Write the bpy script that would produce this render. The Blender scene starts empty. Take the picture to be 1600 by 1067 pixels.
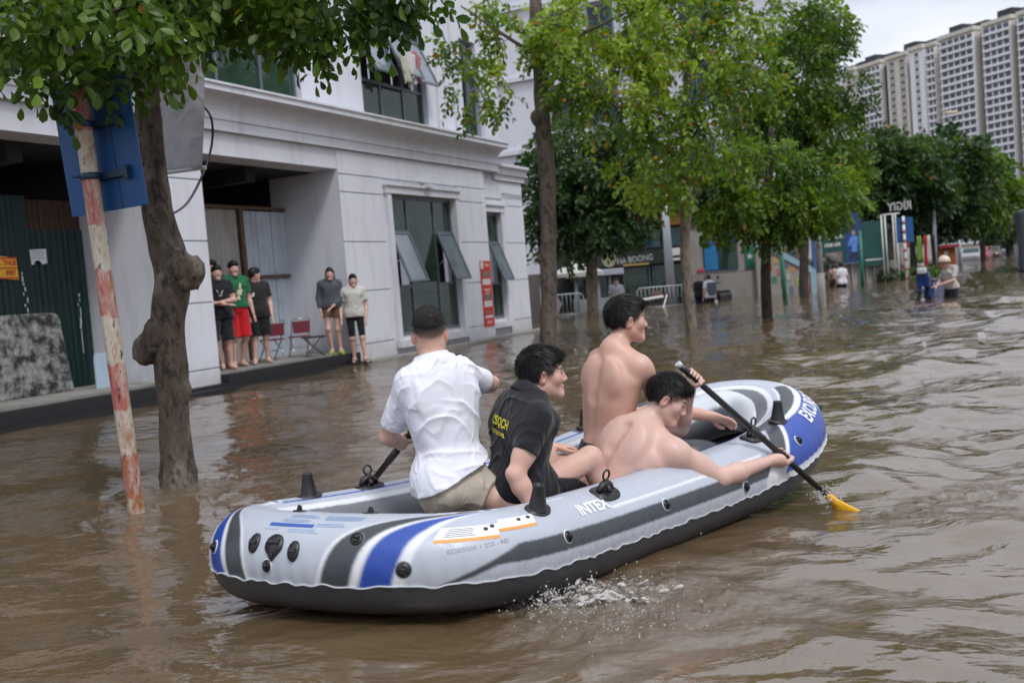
import bpy, bmesh, math, random
import numpy as np
from mathutils import Vector, Matrix
sc = bpy.context.scene
COL = sc.collection
RNG = np.random.default_rng(7)
random.seed(7)
# ------------------------------------------------------------------ camera
H = 1.27
roll = math.atan(.08); pitch = math.atan(91 * math.cos(roll) / 1560.)
fv = Vector((0, math.cos(pitch), -math.sin(pitch)))
rv = Vector((1, 0, 0)); uv = rv.cross(fv)
Rv = math.cos(roll) * rv - math.sin(roll) * uv
Uv = math.sin(roll) * rv + math.cos(roll) * uv
cam = bpy.data.cameras.new('camera'); cam.sensor_width = 36; cam.lens = 36 * 1560 / 1600.
cam.clip_start = .05; cam.clip_end = 3000
cam.dof.use_dof = True; cam.dof.focus_distance = 4.7; cam.dof.aperture_fstop = 3.2
co = bpy.data.objects.new('camera', cam); COL.objects.link(co)
co.matrix_world = Matrix(((Rv.x, Uv.x, -fv.x, 0), (Rv.y, Uv.y, -fv.y, 0), (Rv.z, Uv.z, -fv.z, H), (0, 0, 0, 1)))
sc.camera = co
# ------------------------------------------------------------------ sky and sun (bright overcast)
SUN_EL, SUN_AZ = 56, 150          # azimuth clockwise from +Y: behind the camera, to the right
world = bpy.data.worlds.new('World'); sc.world = world; world.use_nodes = True
nt = world.node_tree; nt.nodes.clear()
def wn(t, **k):
    n = nt.nodes.new(t)
    for a, v in k.items(): setattr(n, a, v)
    return n
out = wn('ShaderNodeOutputWorld'); bg = wn('ShaderNodeBackground'); bg.inputs['Strength'].default_value = .1
sky = wn('ShaderNodeTexSky', sky_type='NISHITA', sun_disc=False, sun_elevation=math.radians(SUN_EL), sun_rotation=math.radians(SUN_AZ))
tc = wn('ShaderNodeTexCoord'); sep = wn('ShaderNodeSeparateXYZ')
mp = wn('ShaderNodeMapping'); mp.inputs['Scale'].default_value = (1.6, 1.6, 5.0)
no = wn('ShaderNodeTexNoise'); no.inputs['Scale'].default_value = 2.2; no.inputs['Detail'].default_value = 7; no.inputs['Roughness'].default_value = .55
rmp = wn('ShaderNodeValToRGB'); rmp.color_ramp.elements[0].position = .32; rmp.color_ramp.elements[1].position = .66
rmp.color_ramp.elements[0].color = (.58, .62, .73, 1); rmp.color_ramp.elements[1].color = (.94, .97, 1.06, 1)
grad = wn('ShaderNodeMath', operation='MULTIPLY_ADD'); grad.inputs[1].default_value = 9.0; grad.inputs[2].default_value = 8.0
clampz = wn('ShaderNodeMath', operation='MAXIMUM'); clampz.inputs[1].default_value = 0
mulc = wn('ShaderNodeMixRGB', blend_type='MULTIPLY'); mulc.inputs['Fac'].default_value = 1
mixs = wn('ShaderNodeMixRGB', blend_type='MIX'); mixs.inputs['Fac'].default_value = .9
L = nt.links.new
L(tc.outputs['Generated'], sep.inputs[0]); L(sep.outputs['Z'], clampz.inputs[0]); L(clampz.outputs[0], grad.inputs[0])
L(tc.outputs['Generated'], mp.inputs[0]); L(mp.outputs[0], no.inputs['Vector']); L(no.outputs['Fac'], rmp.inputs[0])
L(rmp.outputs[0], mulc.inputs[1]); L(grad.outputs[0], mulc.inputs[2])
L(sky.outputs[0], mixs.inputs[1]); L(mulc.outputs[0], mixs.inputs[2])
L(mixs.outputs[0], bg.inputs['Color']); L(bg.outputs[0], out.inputs['Surface'])
sun = bpy.data.lights.new('sun', 'SUN'); sun.energy = 1.5; sun.angle = math.radians(12); sun.color = (1, .97, .93)
so = bpy.data.objects.new('sun', sun); COL.objects.link(so)
el, az = math.radians(SUN_EL), math.radians(SUN_AZ)
sd = Vector((math.sin(az) * math.cos(el), math.cos(az) * math.cos(el), math.sin(el)))
so.rotation_euler = (-sd).to_track_quat('-Z', 'Y').to_euler(); so.location = (0, 0, 60)
vs = sc.view_settings
vs.view_transform = 'Standard'; vs.look = 'None'; vs.exposure = 0.16; vs.gamma = 1; vs.use_curve_mapping = False
sc.cycles.max_bounces = 6; sc.cycles.transparent_max_bounces = 8
sc.cycles.caustics_reflective = False; sc.cycles.caustics_refractive = False
# ------------------------------------------------------------------ tagging helpers
def tag(o, label=None, cat=None, group=None, kind=None):
    if label: o['label'] = label
    if cat: o['category'] = cat
    if group: o['group'] = group
    if kind: o['kind'] = kind
    return o
def empty(name, loc, rotz=0, label=None, cat=None, group=None, parent=None):
    o = bpy.data.objects.new(name, None); COL.objects.link(o)
    o.location = loc; o.rotation_euler = (0, 0, rotz); o.empty_display_size = .2
    if parent: o.parent = parent
    return tag(o, label, cat, group)
def mesh_obj(name, me, m, parent=None, smooth=False):
    o = bpy.data.objects.new(name, me); COL.objects.link(o)
    if m is not None:
        for mm in (m if isinstance(m, (list, tuple)) else [m]): me.materials.append(mm)
    if parent: o.parent = parent
    if smooth: me.polygons.foreach_set('use_smooth', np.ones(len(me.polygons), bool))
    return o
def np_mesh(name, V, Fc, smooth=True):
    """mesh from numpy vertices and equal-sized faces"""
    V = np.asarray(V, np.float32); Fc = np.asarray(Fc, np.int32)
    me = bpy.data.meshes.new(name); k = Fc.shape[1]
    me.vertices.add(len(V)); me.vertices.foreach_set('co', V.ravel())
    me.loops.add(Fc.size); me.loops.foreach_set('vertex_index', Fc.ravel())
    me.polygons.add(len(Fc)); me.polygons.foreach_set('loop_start', np.arange(len(Fc), dtype=np.int32) * k)
    me.polygons.foreach_set('use_smooth', np.full(len(Fc), smooth))
    me.update(calc_edges=True); me.validate(clean_customdata=False)
    return me
def set_attr(me, name, vals, typ='FLOAT_COLOR'):
    vals = np.asarray(vals, np.float32)
    if typ == 'FLOAT_COLOR':
        a = me.color_attributes.new(name, 'FLOAT_COLOR', 'POINT')
        if vals.shape[1] == 3: vals = np.concatenate([vals, np.ones((len(vals), 1), np.float32)], 1)
        a.data.foreach_set('color', vals.ravel())
    else:
        a = me.attributes.new(name, 'FLOAT', 'POINT'); a.data.foreach_set('value', vals.ravel())
class MB:
    """collects boxes, tubes, prisms into one mesh"""
    def __init__(s): s.v = []; s.f = []; s.mi = []; s.sm = []
    def add(s, V, F, mi=0, smooth=False):
        b = len(s.v); s.v += [tuple(map(float, p)) for p in V]
        for f in F: s.f.append([b + int(i) for i in f]); s.mi.append(mi); s.sm.append(smooth)
        return s
    def box(s, x0, x1, y0, y1, z0, z1, mi=0, M=None):
        V = [(x, y, z) for z in (z0, z1) for y in (y0, y1) for x in (x0, x1)]
        if M is not None: V = [M @ Vector(p) for p in V]
        return s.add(V, [(0, 2, 3, 1), (4, 5, 7, 6), (0, 1, 5, 4), (2, 6, 7, 3), (0, 4, 6, 2), (1, 3, 7, 5)], mi)
    def tube(s, pts, rad, n=10, mi=0, caps=True, smooth=True):
        pts = [Vector(p) for p in pts]; R = rad if hasattr(rad, '__len__') else [rad] * len(pts)
        V = []; up = None
        for i, p in enumerate(pts):
            d = (pts[min(i + 1, len(pts) - 1)] - pts[max(i - 1, 0)]).normalized()
            if up is None: up = Vector((0, 0, 1)) if abs(d.z) < .9 else Vector((1, 0, 0))
            a = d.cross(up).normalized(); b = a.cross(d); up = b
            for k in range(n):
                t = 2 * math.pi * k / n; V.append(p + (a * math.cos(t) + b * math.sin(t)) * R[i])
        Fc = []
        for i in range(len(pts) - 1):
            for k in range(n):
                k2 = (k + 1) % n; Fc.append((i * n + k, i * n + k2, (i + 1) * n + k2, (i + 1) * n + k))
        s.add(V, Fc, mi, smooth)
        if caps:
            b = len(s.v) - len(V)
            s.f.append([b + k for k in range(n)][::-1]); s.f.append([b + (len(pts) - 1) * n + k for k in range(n)])
            s.mi += [mi, mi]; s.sm += [False, False]
        return s
    def prism(s, poly, y0, y1, mi=0, M=None):
        """polygon in xz extruded along y"""
        n = len(poly); V = [(p[0], y0, p[1]) for p in poly] + [(p[0], y1, p[1]) for p in poly]
        if M is not None: V = [M @ Vector(p) for p in V]
        F = [list(range(n)), list(range(2 * n - 1, n - 1, -1))] + [(i, i + n, (i + 1) % n + n, (i + 1) % n) for i in range(n)]
        return s.add(V, F, mi)
    def build(s, name, mats, parent=None, label=None):
        me = bpy.data.meshes.new(name); me.from_pydata(s.v, [], s.f)
        me.polygons.foreach_set('material_index', s.mi); me.polygons.foreach_set('use_smooth', s.sm)
        bm = bmesh.new(); bm.from_mesh(me); bmesh.ops.recalc_face_normals(bm, faces=bm.faces); bm.to_mesh(me); bm.free()
        o = mesh_obj(name, me, mats, parent)
        if label: o['label'] = label
        return o
def bevel(o, w=.01, seg=2):
    m = o.modifiers.new('bevel', 'BEVEL'); m.width = w; m.segments = seg; m.limit_method = 'ANGLE'; return o
def rotM(loc, ez=0, ex=0, ey=0):
    return Matrix.Translation(loc) @ Matrix.Rotation(ez, 4, 'Z') @ Matrix.Rotation(ey, 4, 'Y') @ Matrix.Rotation(ex, 4, 'X')
# ------------------------------------------------------------------ numpy value noise
_perm = np.random.default_rng(3).random((64, 64, 64)).astype(np.float32)
def vnoise(P):
    P = np.asarray(P, np.float32); i = np.floor(P).astype(np.int32); f = P - i; f = f * f * (3 - 2 * f); r = 0
    for dx in (0, 1):
        wx = f[..., 0] if dx else 1 - f[..., 0]
        for dy in (0, 1):
            wy = f[..., 1] if dy else 1 - f[..., 1]
            for dz in (0, 1):
                wz = f[..., 2] if dz else 1 - f[..., 2]
                r = r + wx * wy * wz * _perm[(i[..., 0] + dx) & 63, (i[..., 1] + dy) & 63, (i[..., 2] + dz) & 63]
    return r * 2 - 1
def fbm(P, oct=3, g=.5):
    P = np.asarray(P, np.float32); r = 0; a = 1; s = 0
    for k in range(oct): r = r + a * vnoise(P * (2.03 ** k) + 7.3 * k); s += a; a *= g
    return r / s
# ------------------------------------------------------------------ materials
MATS = {}
class NT:
    def __init__(s, name):
        m = bpy.data.materials.new(name); m.use_nodes = True; s.m = m; s.t = m.node_tree
        s.b = s.t.nodes['Principled BSDF']; s.out = s.t.nodes['Material Output']
    def n(s, t, ins=None, **k):
        n = s.t.nodes.new(t)
        for a, v in k.items(): setattr(n, a, v)
        for a, v in (ins or {}).items(): s.set(n.inputs[a], v)
        return n
    def set(s, sock, v):
        if hasattr(v, 'is_linked') or isinstance(v, bpy.types.NodeSocket): s.t.links.new(v, sock)
        else: sock.default_value = v
    def inp(s, **k):
        for a, v in k.items(): s.set(s.b.inputs[a.replace('_', ' ')], v)
    def noise(s, scale, detail=4, rough=.55, vec=None, dist=0):
        n = s.n('ShaderNodeTexNoise', {'Scale': scale, 'Detail': detail, 'Roughness': rough, 'Distortion': dist})
        s.set(n.inputs['Vector'], vec or s.obj()); return n.outputs['Fac']
    def obj(s, sc=None):
        t = s.n('ShaderNodeTexCoord').outputs['Object']
        if sc: 
            m = s.n('ShaderNodeMapping'); m.inputs['Scale'].default_value = sc; s.set(m.inputs[0], t); return m.outputs[0]
        return t
    def pos(s, sc=None):
        t = s.n('ShaderNodeNewGeometry').outputs['Position']
        if sc:
            m = s.n('ShaderNodeMapping'); m.inputs['Scale'].default_value = sc; s.set(m.inputs[0], t); return m.outputs[0]
        return t
    def ramp(s, fac, stops):
        r = s.n('ShaderNodeValToRGB'); e = r.color_ramp.elements
        while len(e) < len(stops): e.new(.5)
        for i, (p, c) in enumerate(stops):
            e[i].position = p; e[i].color = (c, c, c, 1) if not hasattr(c, '__len__') else (*c[:3], 1)
        s.set(r.inputs[0], fac); return r.outputs[0]
    def mix(s, fac, a, b, mode='MIX'):
        n = s.n('ShaderNodeMixRGB', blend_type=mode)
        for k, v in ((0, fac), (1, a), (2, b)):
            if isinstance(v, tuple) and len(v) == 3: v = (*v, 1)
            s.set(n.inputs[k], v)
        return n.outputs[0]
    def math(s, op, a, b=0):
        n = s.n('ShaderNodeMath', operation=op); s.set(n.inputs[0], a); s.set(n.inputs[1], b); return n.outputs[0]
    def bump(s, h, strength=.3, dist=.01):
        n = s.n('ShaderNodeBump', {'Strength': strength, 'Distance': dist}); s.set(n.inputs['Height'], h)
        s.set(s.b.inputs['Normal'], n.outputs[0]); return n
    def attr(s, name):
        n = s.n('ShaderNodeAttribute', attribute_name=name); return n
def mat(name, col, rough=.6, var=.12, vscale=6, bump=0, bscale=60, spec=.5, metal=0, dirt=None, coat=0, osc=None):
    """plain material with mottled colour, roughness variation and fine relief"""
    if name in MATS: return MATS[name]
    s = NT(name); c = tuple(col)
    n1 = s.noise(vscale, 5, .6, s.obj(osc) if osc else None)
    lo = tuple(x * (1 - var) for x in c); hi = tuple(min(1, x * (1 + var)) for x in c)
    colr = s.ramp(n1, [(.3, lo), (.7, hi)])
    if dirt:
        dcol, amt, dsc = dirt
        n2 = s.noise(dsc, 6, .65, s.obj((1, 1, .35)))
        colr = s.mix(s.ramp(n2, [(.5, 0), (.75, amt)]), colr, dcol)
    s.inp(Base_Color=colr, Roughness=s.ramp(n1, [(.2, max(0, rough - .08)), (.8, min(1, rough + .08))]), Metallic=metal)
    s.b.inputs['Specular IOR Level'].default_value = spec
    s.b.inputs['Coat Weight'].default_value = coat
    if bump: s.bump(s.noise(bscale, 4, .6), bump, .004)
    MATS[name] = s.m; return s.m
def flat(name, col, rough=.5):
    return mat(name, col, rough, .04, 8)
# ================================================================== signed-distance modelling of bodies, hair and clothes
def A3(*p): return np.array(p, np.float32)
def unit(v): v = np.asarray(v, np.float32); return v / (np.linalg.norm(v) + 1e-9)
class Field:
    def __init__(s, lo, hi, h):
        s.lo = np.asarray(lo, np.float32); s.h = h
        s.n = np.maximum(np.ceil((np.asarray(hi) - s.lo) / h).astype(int) + 1, 4)
        s.a = np.ones(s.n, np.float32)
    def sub(s, lo, hi):
        i0 = np.clip(np.floor((lo - s.lo) / s.h).astype(int), 0, s.n); i1 = np.clip(np.ceil((hi - s.lo) / s.h).astype(int) + 1, 0, s.n)
        if (i1 <= i0).any(): return None, None
        ax = [(np.arange(i0[k], i1[k], dtype=np.float32) * s.h + s.lo[k]) for k in range(3)]
        return tuple(slice(i0[k], i1[k]) for k in range(3)), (ax[0][:, None, None], ax[1][None, :, None], ax[2][None, None, :])
    @staticmethod
    def dist(op, P):
        kd = op[0]
        if kd in ('c', 'cc'):
            _, a, b, ra, rb, k, fl = op
            pa = [P[i] - a[i] for i in range(3)]; ba = b - a
            if fl is not None:
                f, c = fl; g = 1 / c - 1
                m = pa[0] * f[0] + pa[1] * f[1] + pa[2] * f[2]; pa = [pa[i] + f[i] * m * g for i in range(3)]
                ba = ba + f * float(ba @ f) * g
            t = np.clip((pa[0] * ba[0] + pa[1] * ba[1] + pa[2] * ba[2]) / float(ba @ ba + 1e-9), 0, 1)
            d = np.sqrt((pa[0] - t * ba[0]) ** 2 + (pa[1] - t * ba[1]) ** 2 + (pa[2] - t * ba[2]) ** 2) - (ra + (rb - ra) * t)
            if kd == 'cc':
                ax = unit(b - a); d = np.maximum(d, (P[0] - b[0]) * ax[0] + (P[1] - b[1]) * ax[1] + (P[2] - b[2]) * ax[2])
            return d
        _, c, axes, r, k = op
        p = [P[i] - c[i] for i in range(3)]
        q = [p[0] * axes[j][0] + p[1] * axes[j][1] + p[2] * axes[j][2] for j in range(3)]
        k0 = np.sqrt(sum((q[j] / r[j]) ** 2 for j in range(3))); k1 = np.sqrt(sum((q[j] / r[j] ** 2) ** 2 for j in range(3))) + 1e-6
        return k0 * (k0 - 1) / k1
    def apply(s, op, inf=0., sub=False, k=None):
        if op[0] in ('c', 'cc'):
            a, b, ra, rb = op[1:5]; m = max(ra, rb) * 1.25
            lo = np.minimum(a, b) - m; hi = np.maximum(a, b) + m; kk = op[5]
        else:
            m = max(op[3]); lo = op[1] - m; hi = op[1] + m; kk = op[4]
        kk = k if k is not None else kk
        g = inf + kk + 4 * s.h
        sl, P = s.sub(lo - g, hi + g)
        if sl is None: return
        d = s.dist(op, P) - inf; A = s.a[sl]
        if sub:
            d = -d; hh = np.maximum(kk - np.abs(A - d), 0) / max(kk, 1e-6); s.a[sl] = np.maximum(A, d) + hh * hh * kk * .25
        else:
            hh = np.maximum(kk - np.abs(A - d), 0) / max(kk, 1e-6); s.a[sl] = np.minimum(A, d) - hh * hh * kk * .25
    def cut(s, p, nrm, wob=None):
        """remove everything on the +nrm side of a plane"""
        ax = [(np.arange(s.n[k], dtype=np.float32) * s.h + s.lo[k]) for k in range(3)]
        d = (ax[0][:, None, None] - p[0]) * nrm[0] + (ax[1][None, :, None] - p[1]) * nrm[1] + (ax[2][None, None, :] - p[2]) * nrm[2]
        s.a = np.maximum(s.a, d)
    def displace(s, fn, band=.03):
        idx = np.nonzero(np.abs(s.a) < band); P = np.stack([idx[k] * s.h + s.lo[k] for k in range(3)], 1).astype(np.float32)
        s.a[idx] += fn(P)
    def mesh(s):
        a = s.a; ins = (a < 0)
        nx, ny, nz = [m - 1 for m in s.n]
        c = np.zeros((nx, ny, nz), np.int8)
        for dx in (0, 1):
            for dy in (0, 1):
                for dz in (0, 1): c += ins[dx:dx + nx, dy:dy + ny, dz:dz + nz]
        I, J, K = np.nonzero((c > 0) & (c < 8)); n = len(I)
        idx = np.full((nx, ny, nz), -1, np.int32); idx[I, J, K] = np.arange(n)
        acc = np.zeros((n, 3), np.float32); cnt = np.zeros(n, np.float32)
        for ax in range(3):
            for u in (0, 1):
                for v in (0, 1):
                    o = [0, 0, 0]; oth = [q for q in range(3) if q != ax]; o[oth[0]] = u; o[oth[1]] = v
                    e = list(o); e[ax] = 1
                    A = a[I + o[0], J + o[1], K + o[2]]; B = a[I + e[0], J + e[1], K + e[2]]
                    m = (A < 0) != (B < 0); t = np.where(m, A / np.where(m, A - B, 1), 0)
                    w = m.astype(np.float32)
                    for q in range(3): acc[:, q] += w * (t if q == ax else o[q])
                    cnt += w
        V = (np.stack([I, J, K], 1) + acc / cnt[:, None]) * s.h + s.lo
        Fs = []
        for ax in range(3):
            o1, o2 = [q for q in range(3) if q != ax]
            sl0 = [slice(None)] * 3; sl1 = [slice(None)] * 3
            sl0[ax] = slice(0, -1); sl1[ax] = slice(1, None)
            ch = ins[tuple(sl0)] != ins[tuple(sl1)]
            E = np.stack(np.nonzero(ch), 1)
            E = E[(E[:, o1] > 0) & (E[:, o2] > 0) & (E[:, o1] < s.n[o1] - 1) & (E[:, o2] < s.n[o2] - 1)]
            if not len(E): continue
            def cell(d1, d2):
                q = E.copy(); q[:, o1] += d1; q[:, o2] += d2; return idx[q[:, 0], q[:, 1], q[:, 2]]
            Q = np.stack([cell(-1, -1), cell(0, -1), cell(0, 0), cell(-1, 0)], 1)
            inside0 = ins[E[:, 0], E[:, 1], E[:, 2]]
            if ax == 1: inside0 = ~inside0
            Q[~inside0] = Q[~inside0][:, ::-1]
            Fs.append(Q)
        Fq = np.concatenate(Fs); Fq = Fq[(Fq >= 0).all(1)]
        return V, Fq
def laplace(V, Fq, it=2, lam=.5):
    n = len(V); src = np.concatenate([Fq[:, i] for i in range(4)]); dst = np.concatenate([Fq[:, (i + 1) % 4] for i in range(4)])
    deg = np.bincount(src, minlength=n) + np.bincount(dst, minlength=n) + 1e-9
    for _ in range(it):
        acc = np.zeros_like(V)
        for q in range(3): acc[:, q] = (np.bincount(src, V[dst, q], n) + np.bincount(dst, V[src, q], n)) / deg
        V = V + lam * (acc - V)
    return V
EYE3 = np.eye(3, dtype=np.float32)
def cone(a, b, ra, rb, k=.03, fl=None, cap=False): return ('cc' if cap else 'c', np.asarray(a, np.float32), np.asarray(b, np.float32), ra, rb, k, fl)
def ell(c, axes, r, k=.03): return ('e', np.asarray(c, np.float32), np.asarray(axes, np.float32), A3(*r), k)
def hand_open(W, d, nrm, sd, curl=.5, S=1., spread=0.1):
    d = unit(d); nrm = unit(nrm - d * float(np.dot(nrm, d))); th = np.cross(d, nrm) * sd
    o = [cone(W, W + d * .03 * S, .027 * S, .031 * S, .02, (nrm, .7)), cone(W + d * .03 * S, W + d * .078 * S, .032 * S, .037 * S, .02, (nrm, .42))]
    for j, (off, ln) in enumerate(zip((.029, .0095, -.0095, -.028), (.070, .080, .073, .056))):
        p = W + (d * .085 + th * off) * S; dd = unit(d + th * (off * spread * 20)); ang = 0
        for f, rr, bend in ((.45, .0092, .5), (.32, .0084, .8), (.23, .0076, .5)):
            ang += curl * bend * (1 + .12 * j); v = dd * math.cos(ang) + nrm * math.sin(ang)
            q = p + v * ln * f * S; o.append(cone(p, q, rr * S, rr * .93 * S, .005)); p = q
    t0 = W + (d * .025 + th * .024) * S; t1 = t0 + (d * .032 + th * .024 + nrm * .012) * S; t2 = t1 + (d * .030 + th * .008 + nrm * .008) * S; t3 = t2 + (d * .024 - th * .003) * S
    o += [cone(t0, t1, .017 * S, .013 * S, .015), cone(t1, t2, .0115 * S, .0105 * S, .006), cone(t2, t3, .0105 * S, .0085 * S, .006)]
    return o
def hand_grip(W, Cp, ax, rs, sd, S=1., q_hint=None):
    ax = unit(ax); v = W - Cp; p = unit(v - ax * float(v @ ax)); q = np.cross(ax, p)
    if q_hint is not None and float(q @ q_hint) < 0: q = -q
    pc = Cp + p * (rs + .016) + ax * float(v @ ax) * .15
    o = [cone(W, pc, .027 * S, .033 * S, .02, None), ell(pc, [ax, p, q], (.044 * S, .019, .036 * S), .018)]
    for j in range(4):
        c0 = Cp + ax * (j - 1.5) * .0205 * S * sd; rf = rs + .0095; pts = []
        for k, tdeg in enumerate((2, 55, 112, 165, 215)):
            t = math.radians(tdeg); rr = rf + (.014 if k == 0 else .005 if k == 1 else 0)
            pts.append(c0 + (p * math.cos(t) + q * math.sin(t)) * rr)
        pts[0] = pts[0] + q * .012
        for k in range(4): o.append(cone(pts[k], pts[k + 1], (.0105, .0100, .0094, .0088)[k] * S, (.0100, .0094, .0088, .0080)[k] * S, .004))
    tp = []
    for k, tdeg in enumerate((-25, -75, -125, -175)):
        t = math.radians(tdeg); tp.append(Cp - ax * sd * (.030 + .006 * k) * S + (p * math.cos(t) + q * math.sin(t)) * (rs + .012))
    for k in range(3): o.append(cone(tp[k], tp[k + 1], (.015, .012, .0105)[k] * S, (.012, .0105, .009)[k] * S, .006))
    return o
SKIN = A3(.60, .405, .342)
def skin_mat():
    if 'skin' in MATS: return MATS['skin']
    s = NT('skin'); a = s.attr('col').outputs['Color']
    n = s.noise(14, 5, .6); n2 = s.noise(65, 4, .65)
    mo = s.n('ShaderNodeTexVoronoi', {'Scale': 8.}); s.set(mo.inputs['Vector'], s.obj()); a = s.mix(s.ramp(mo.outputs[0], [(.018, .55), (.026, 0)]), a, s.mix(1.0, a, (.35, .25, .2), 'MULTIPLY'))
    c = s.mix(s.ramp(n, [(.35, 0), (.7, .45)]), a, s.mix(1.0, a, (.93, .70, .64), 'MULTIPLY'))
    s.inp(Base_Color=c, Roughness=s.ramp(n2, [(.2, .40), (.8, .58)]))
    s.b.inputs['Subsurface Weight'].default_value = .06; s.b.inputs['Subsurface Radius'].default_value = (.02, .008, .004); s.b.inputs['Subsurface Scale'].default_value = .6
    s.b.inputs['Specular IOR Level'].default_value = .5; s.b.inputs['Coat Weight'].default_value = .12; s.b.inputs['Coat Roughness'].default_value = .35
    s.bump(s.math('ADD', n2, s.math('MULTIPLY', s.noise(22, 4, .6), 1.5)), .30, .003); MATS['skin'] = s.m; return s.m
def hair_mat():
    if 'hair' in MATS: return MATS['hair']
    s = NT('hair'); n = s.noise(60, 3, .6)
    s.inp(Base_Color=s.ramp(n, [(.3, (.006, .0055, .0055)), (.75, (.014, .012, .012))]), Roughness=.5)
    s.b.inputs['Specular IOR Level'].default_value = .28
    s.bump(s.noise(170, 2, .5), .12, .003); MATS['hair'] = s.m; return s.m
def cloth_mat(name, col, rough=.85, weave=420, wear=.1, crease=.30):
    if name in MATS: return MATS[name]
    s = NT(name); n = s.noise(9, 4, .6); c = tuple(col)
    s.inp(Base_Color=s.ramp(n, [(.3, tuple(x * (1 - wear) for x in c)), (.7, tuple(min(1, x * (1 + wear)) for x in c))]), Roughness=rough)
    s.b.inputs['Sheen Weight'].default_value = .15; s.b.inputs['Specular IOR Level'].default_value = .25
    cr1 = s.noise(4.5, 2, .45, s.obj((1.4, 1.4, .8)), .9); rdg = s.math('ABSOLUTE', s.math('SUBTRACT', cr1, .5))
    bb = s.n('ShaderNodeBump', {'Strength': crease, 'Distance': .035}); s.set(bb.inputs['Height'], s.ramp(rdg, [(.0, 1), (.09, .35), (.3, 0)]))
    b2 = s.bump(s.noise(weave, 2, .5), .2, .0015); s.set(b2.inputs['Normal'], bb.outputs[0]); MATS[name] = s.m; return s.m
def wrinkles(P, lat, up, fwd, org, amp, ang=35, freq=16, seed=0):
    """cloth folds: warped ridges across the body plus finer creases, as a distance offset"""
    q = P - org; x = q @ lat; z = q @ up; y = q @ fwd
    w = fbm(np.stack([x * 5 + seed, y * 5, z * 4 + seed], 1), 2); w2 = fbm(np.stack([x * 3 - seed, y * 3, z * 3], 1), 2)
    ca, sa = math.cos(math.radians(ang)), math.sin(math.radians(ang))
    ph = (z * ca - x * sa) * freq + w * 5.5
    r1 = 1 - np.abs(np.sin(ph)); r1 = r1 ** 3
    ph2 = (z * ca + x * sa * .4 + y * .5) * freq * 1.7 + w2 * 4
    r2 = (1 - np.abs(np.sin(ph2))) ** 2.5
    return -amp * (r1 * np.clip(.10 + 2.6 * w2, 0, 1) + .6 * r2 * np.clip(.1 - 2.2 * w, 0, 1)) + amp * .45
def torso_ops(J, S, build=1.0):
    pel, neck = J['pel'], J['neck']; up = unit(neck - pel); lat = J['shR'] - J['shL']; lat = unit(lat - up * float(lat @ up)); fw = unit(np.cross(up, lat))
    hl = J['hipR'] - J['hipL']; hl = unit(hl); T = float(np.linalg.norm(neck - pel)); B = build
    hu = unit(unit(up) + 0); hf = unit(np.cross(hu, hl)); hu = unit(np.cross(hl, hf))
    o = [ell(pel + up * .03 * S, [hl, hf, hu], (.158 * S * B, .112 * S * B, .125 * S), .05)]
    for h in ('hipL', 'hipR'): o.append(ell(J[h] - hf * .045 * S, EYE3, (.088 * S * B,) * 3, .05))
    o.append(cone(pel + up * .10 * S, pel + up * T * .5, .132 * S * B, .148 * S * B, .06, (fw, .74)))
    o.append(ell(pel + up * T * .62, [lat, fw, up], (.162 * S * B, .116 * S * B, .205 * S), .06))
    m = (J['shL'] + J['shR']) / 2
    o.append(cone(m + (J['shL'] - m) * .62 - up * .02 * S, m + (J['shR'] - m) * .62 - up * .02 * S, .078 * S, .078 * S, .06, (fw, .9)))
    for sd, sh in ((-1, J['shL']), (1, J['shR'])):
        o.append(cone(neck - up * .004 * S - fw * .004, sh + up * .012 * S - (sh - m) * .18, .052 * S, .045 * S, .065))
        o.append(cone(sh - up * .09 * S - fw * .03 * S - (sh - m) * .15, pel + up * .17 * S + lat * sd * .085 * S - fw * .02, .058 * S * B, .05 * S * B, .05))
        o.append(ell(pel + up * T * .77 + lat * sd * .085 * S - fw * .079 * S, [unit(lat + up * .25 * sd), fw, up], (.055 * S, .028 * S, .080 * S), .06))
        o.append(ell(pel + up * T * .76 + lat * sd * .075 * S + fw * .078 * S, [lat, fw, up], (.085 * S, .042 * S, .06 * S), .035))
    return o, up, lat, fw, hf
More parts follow.
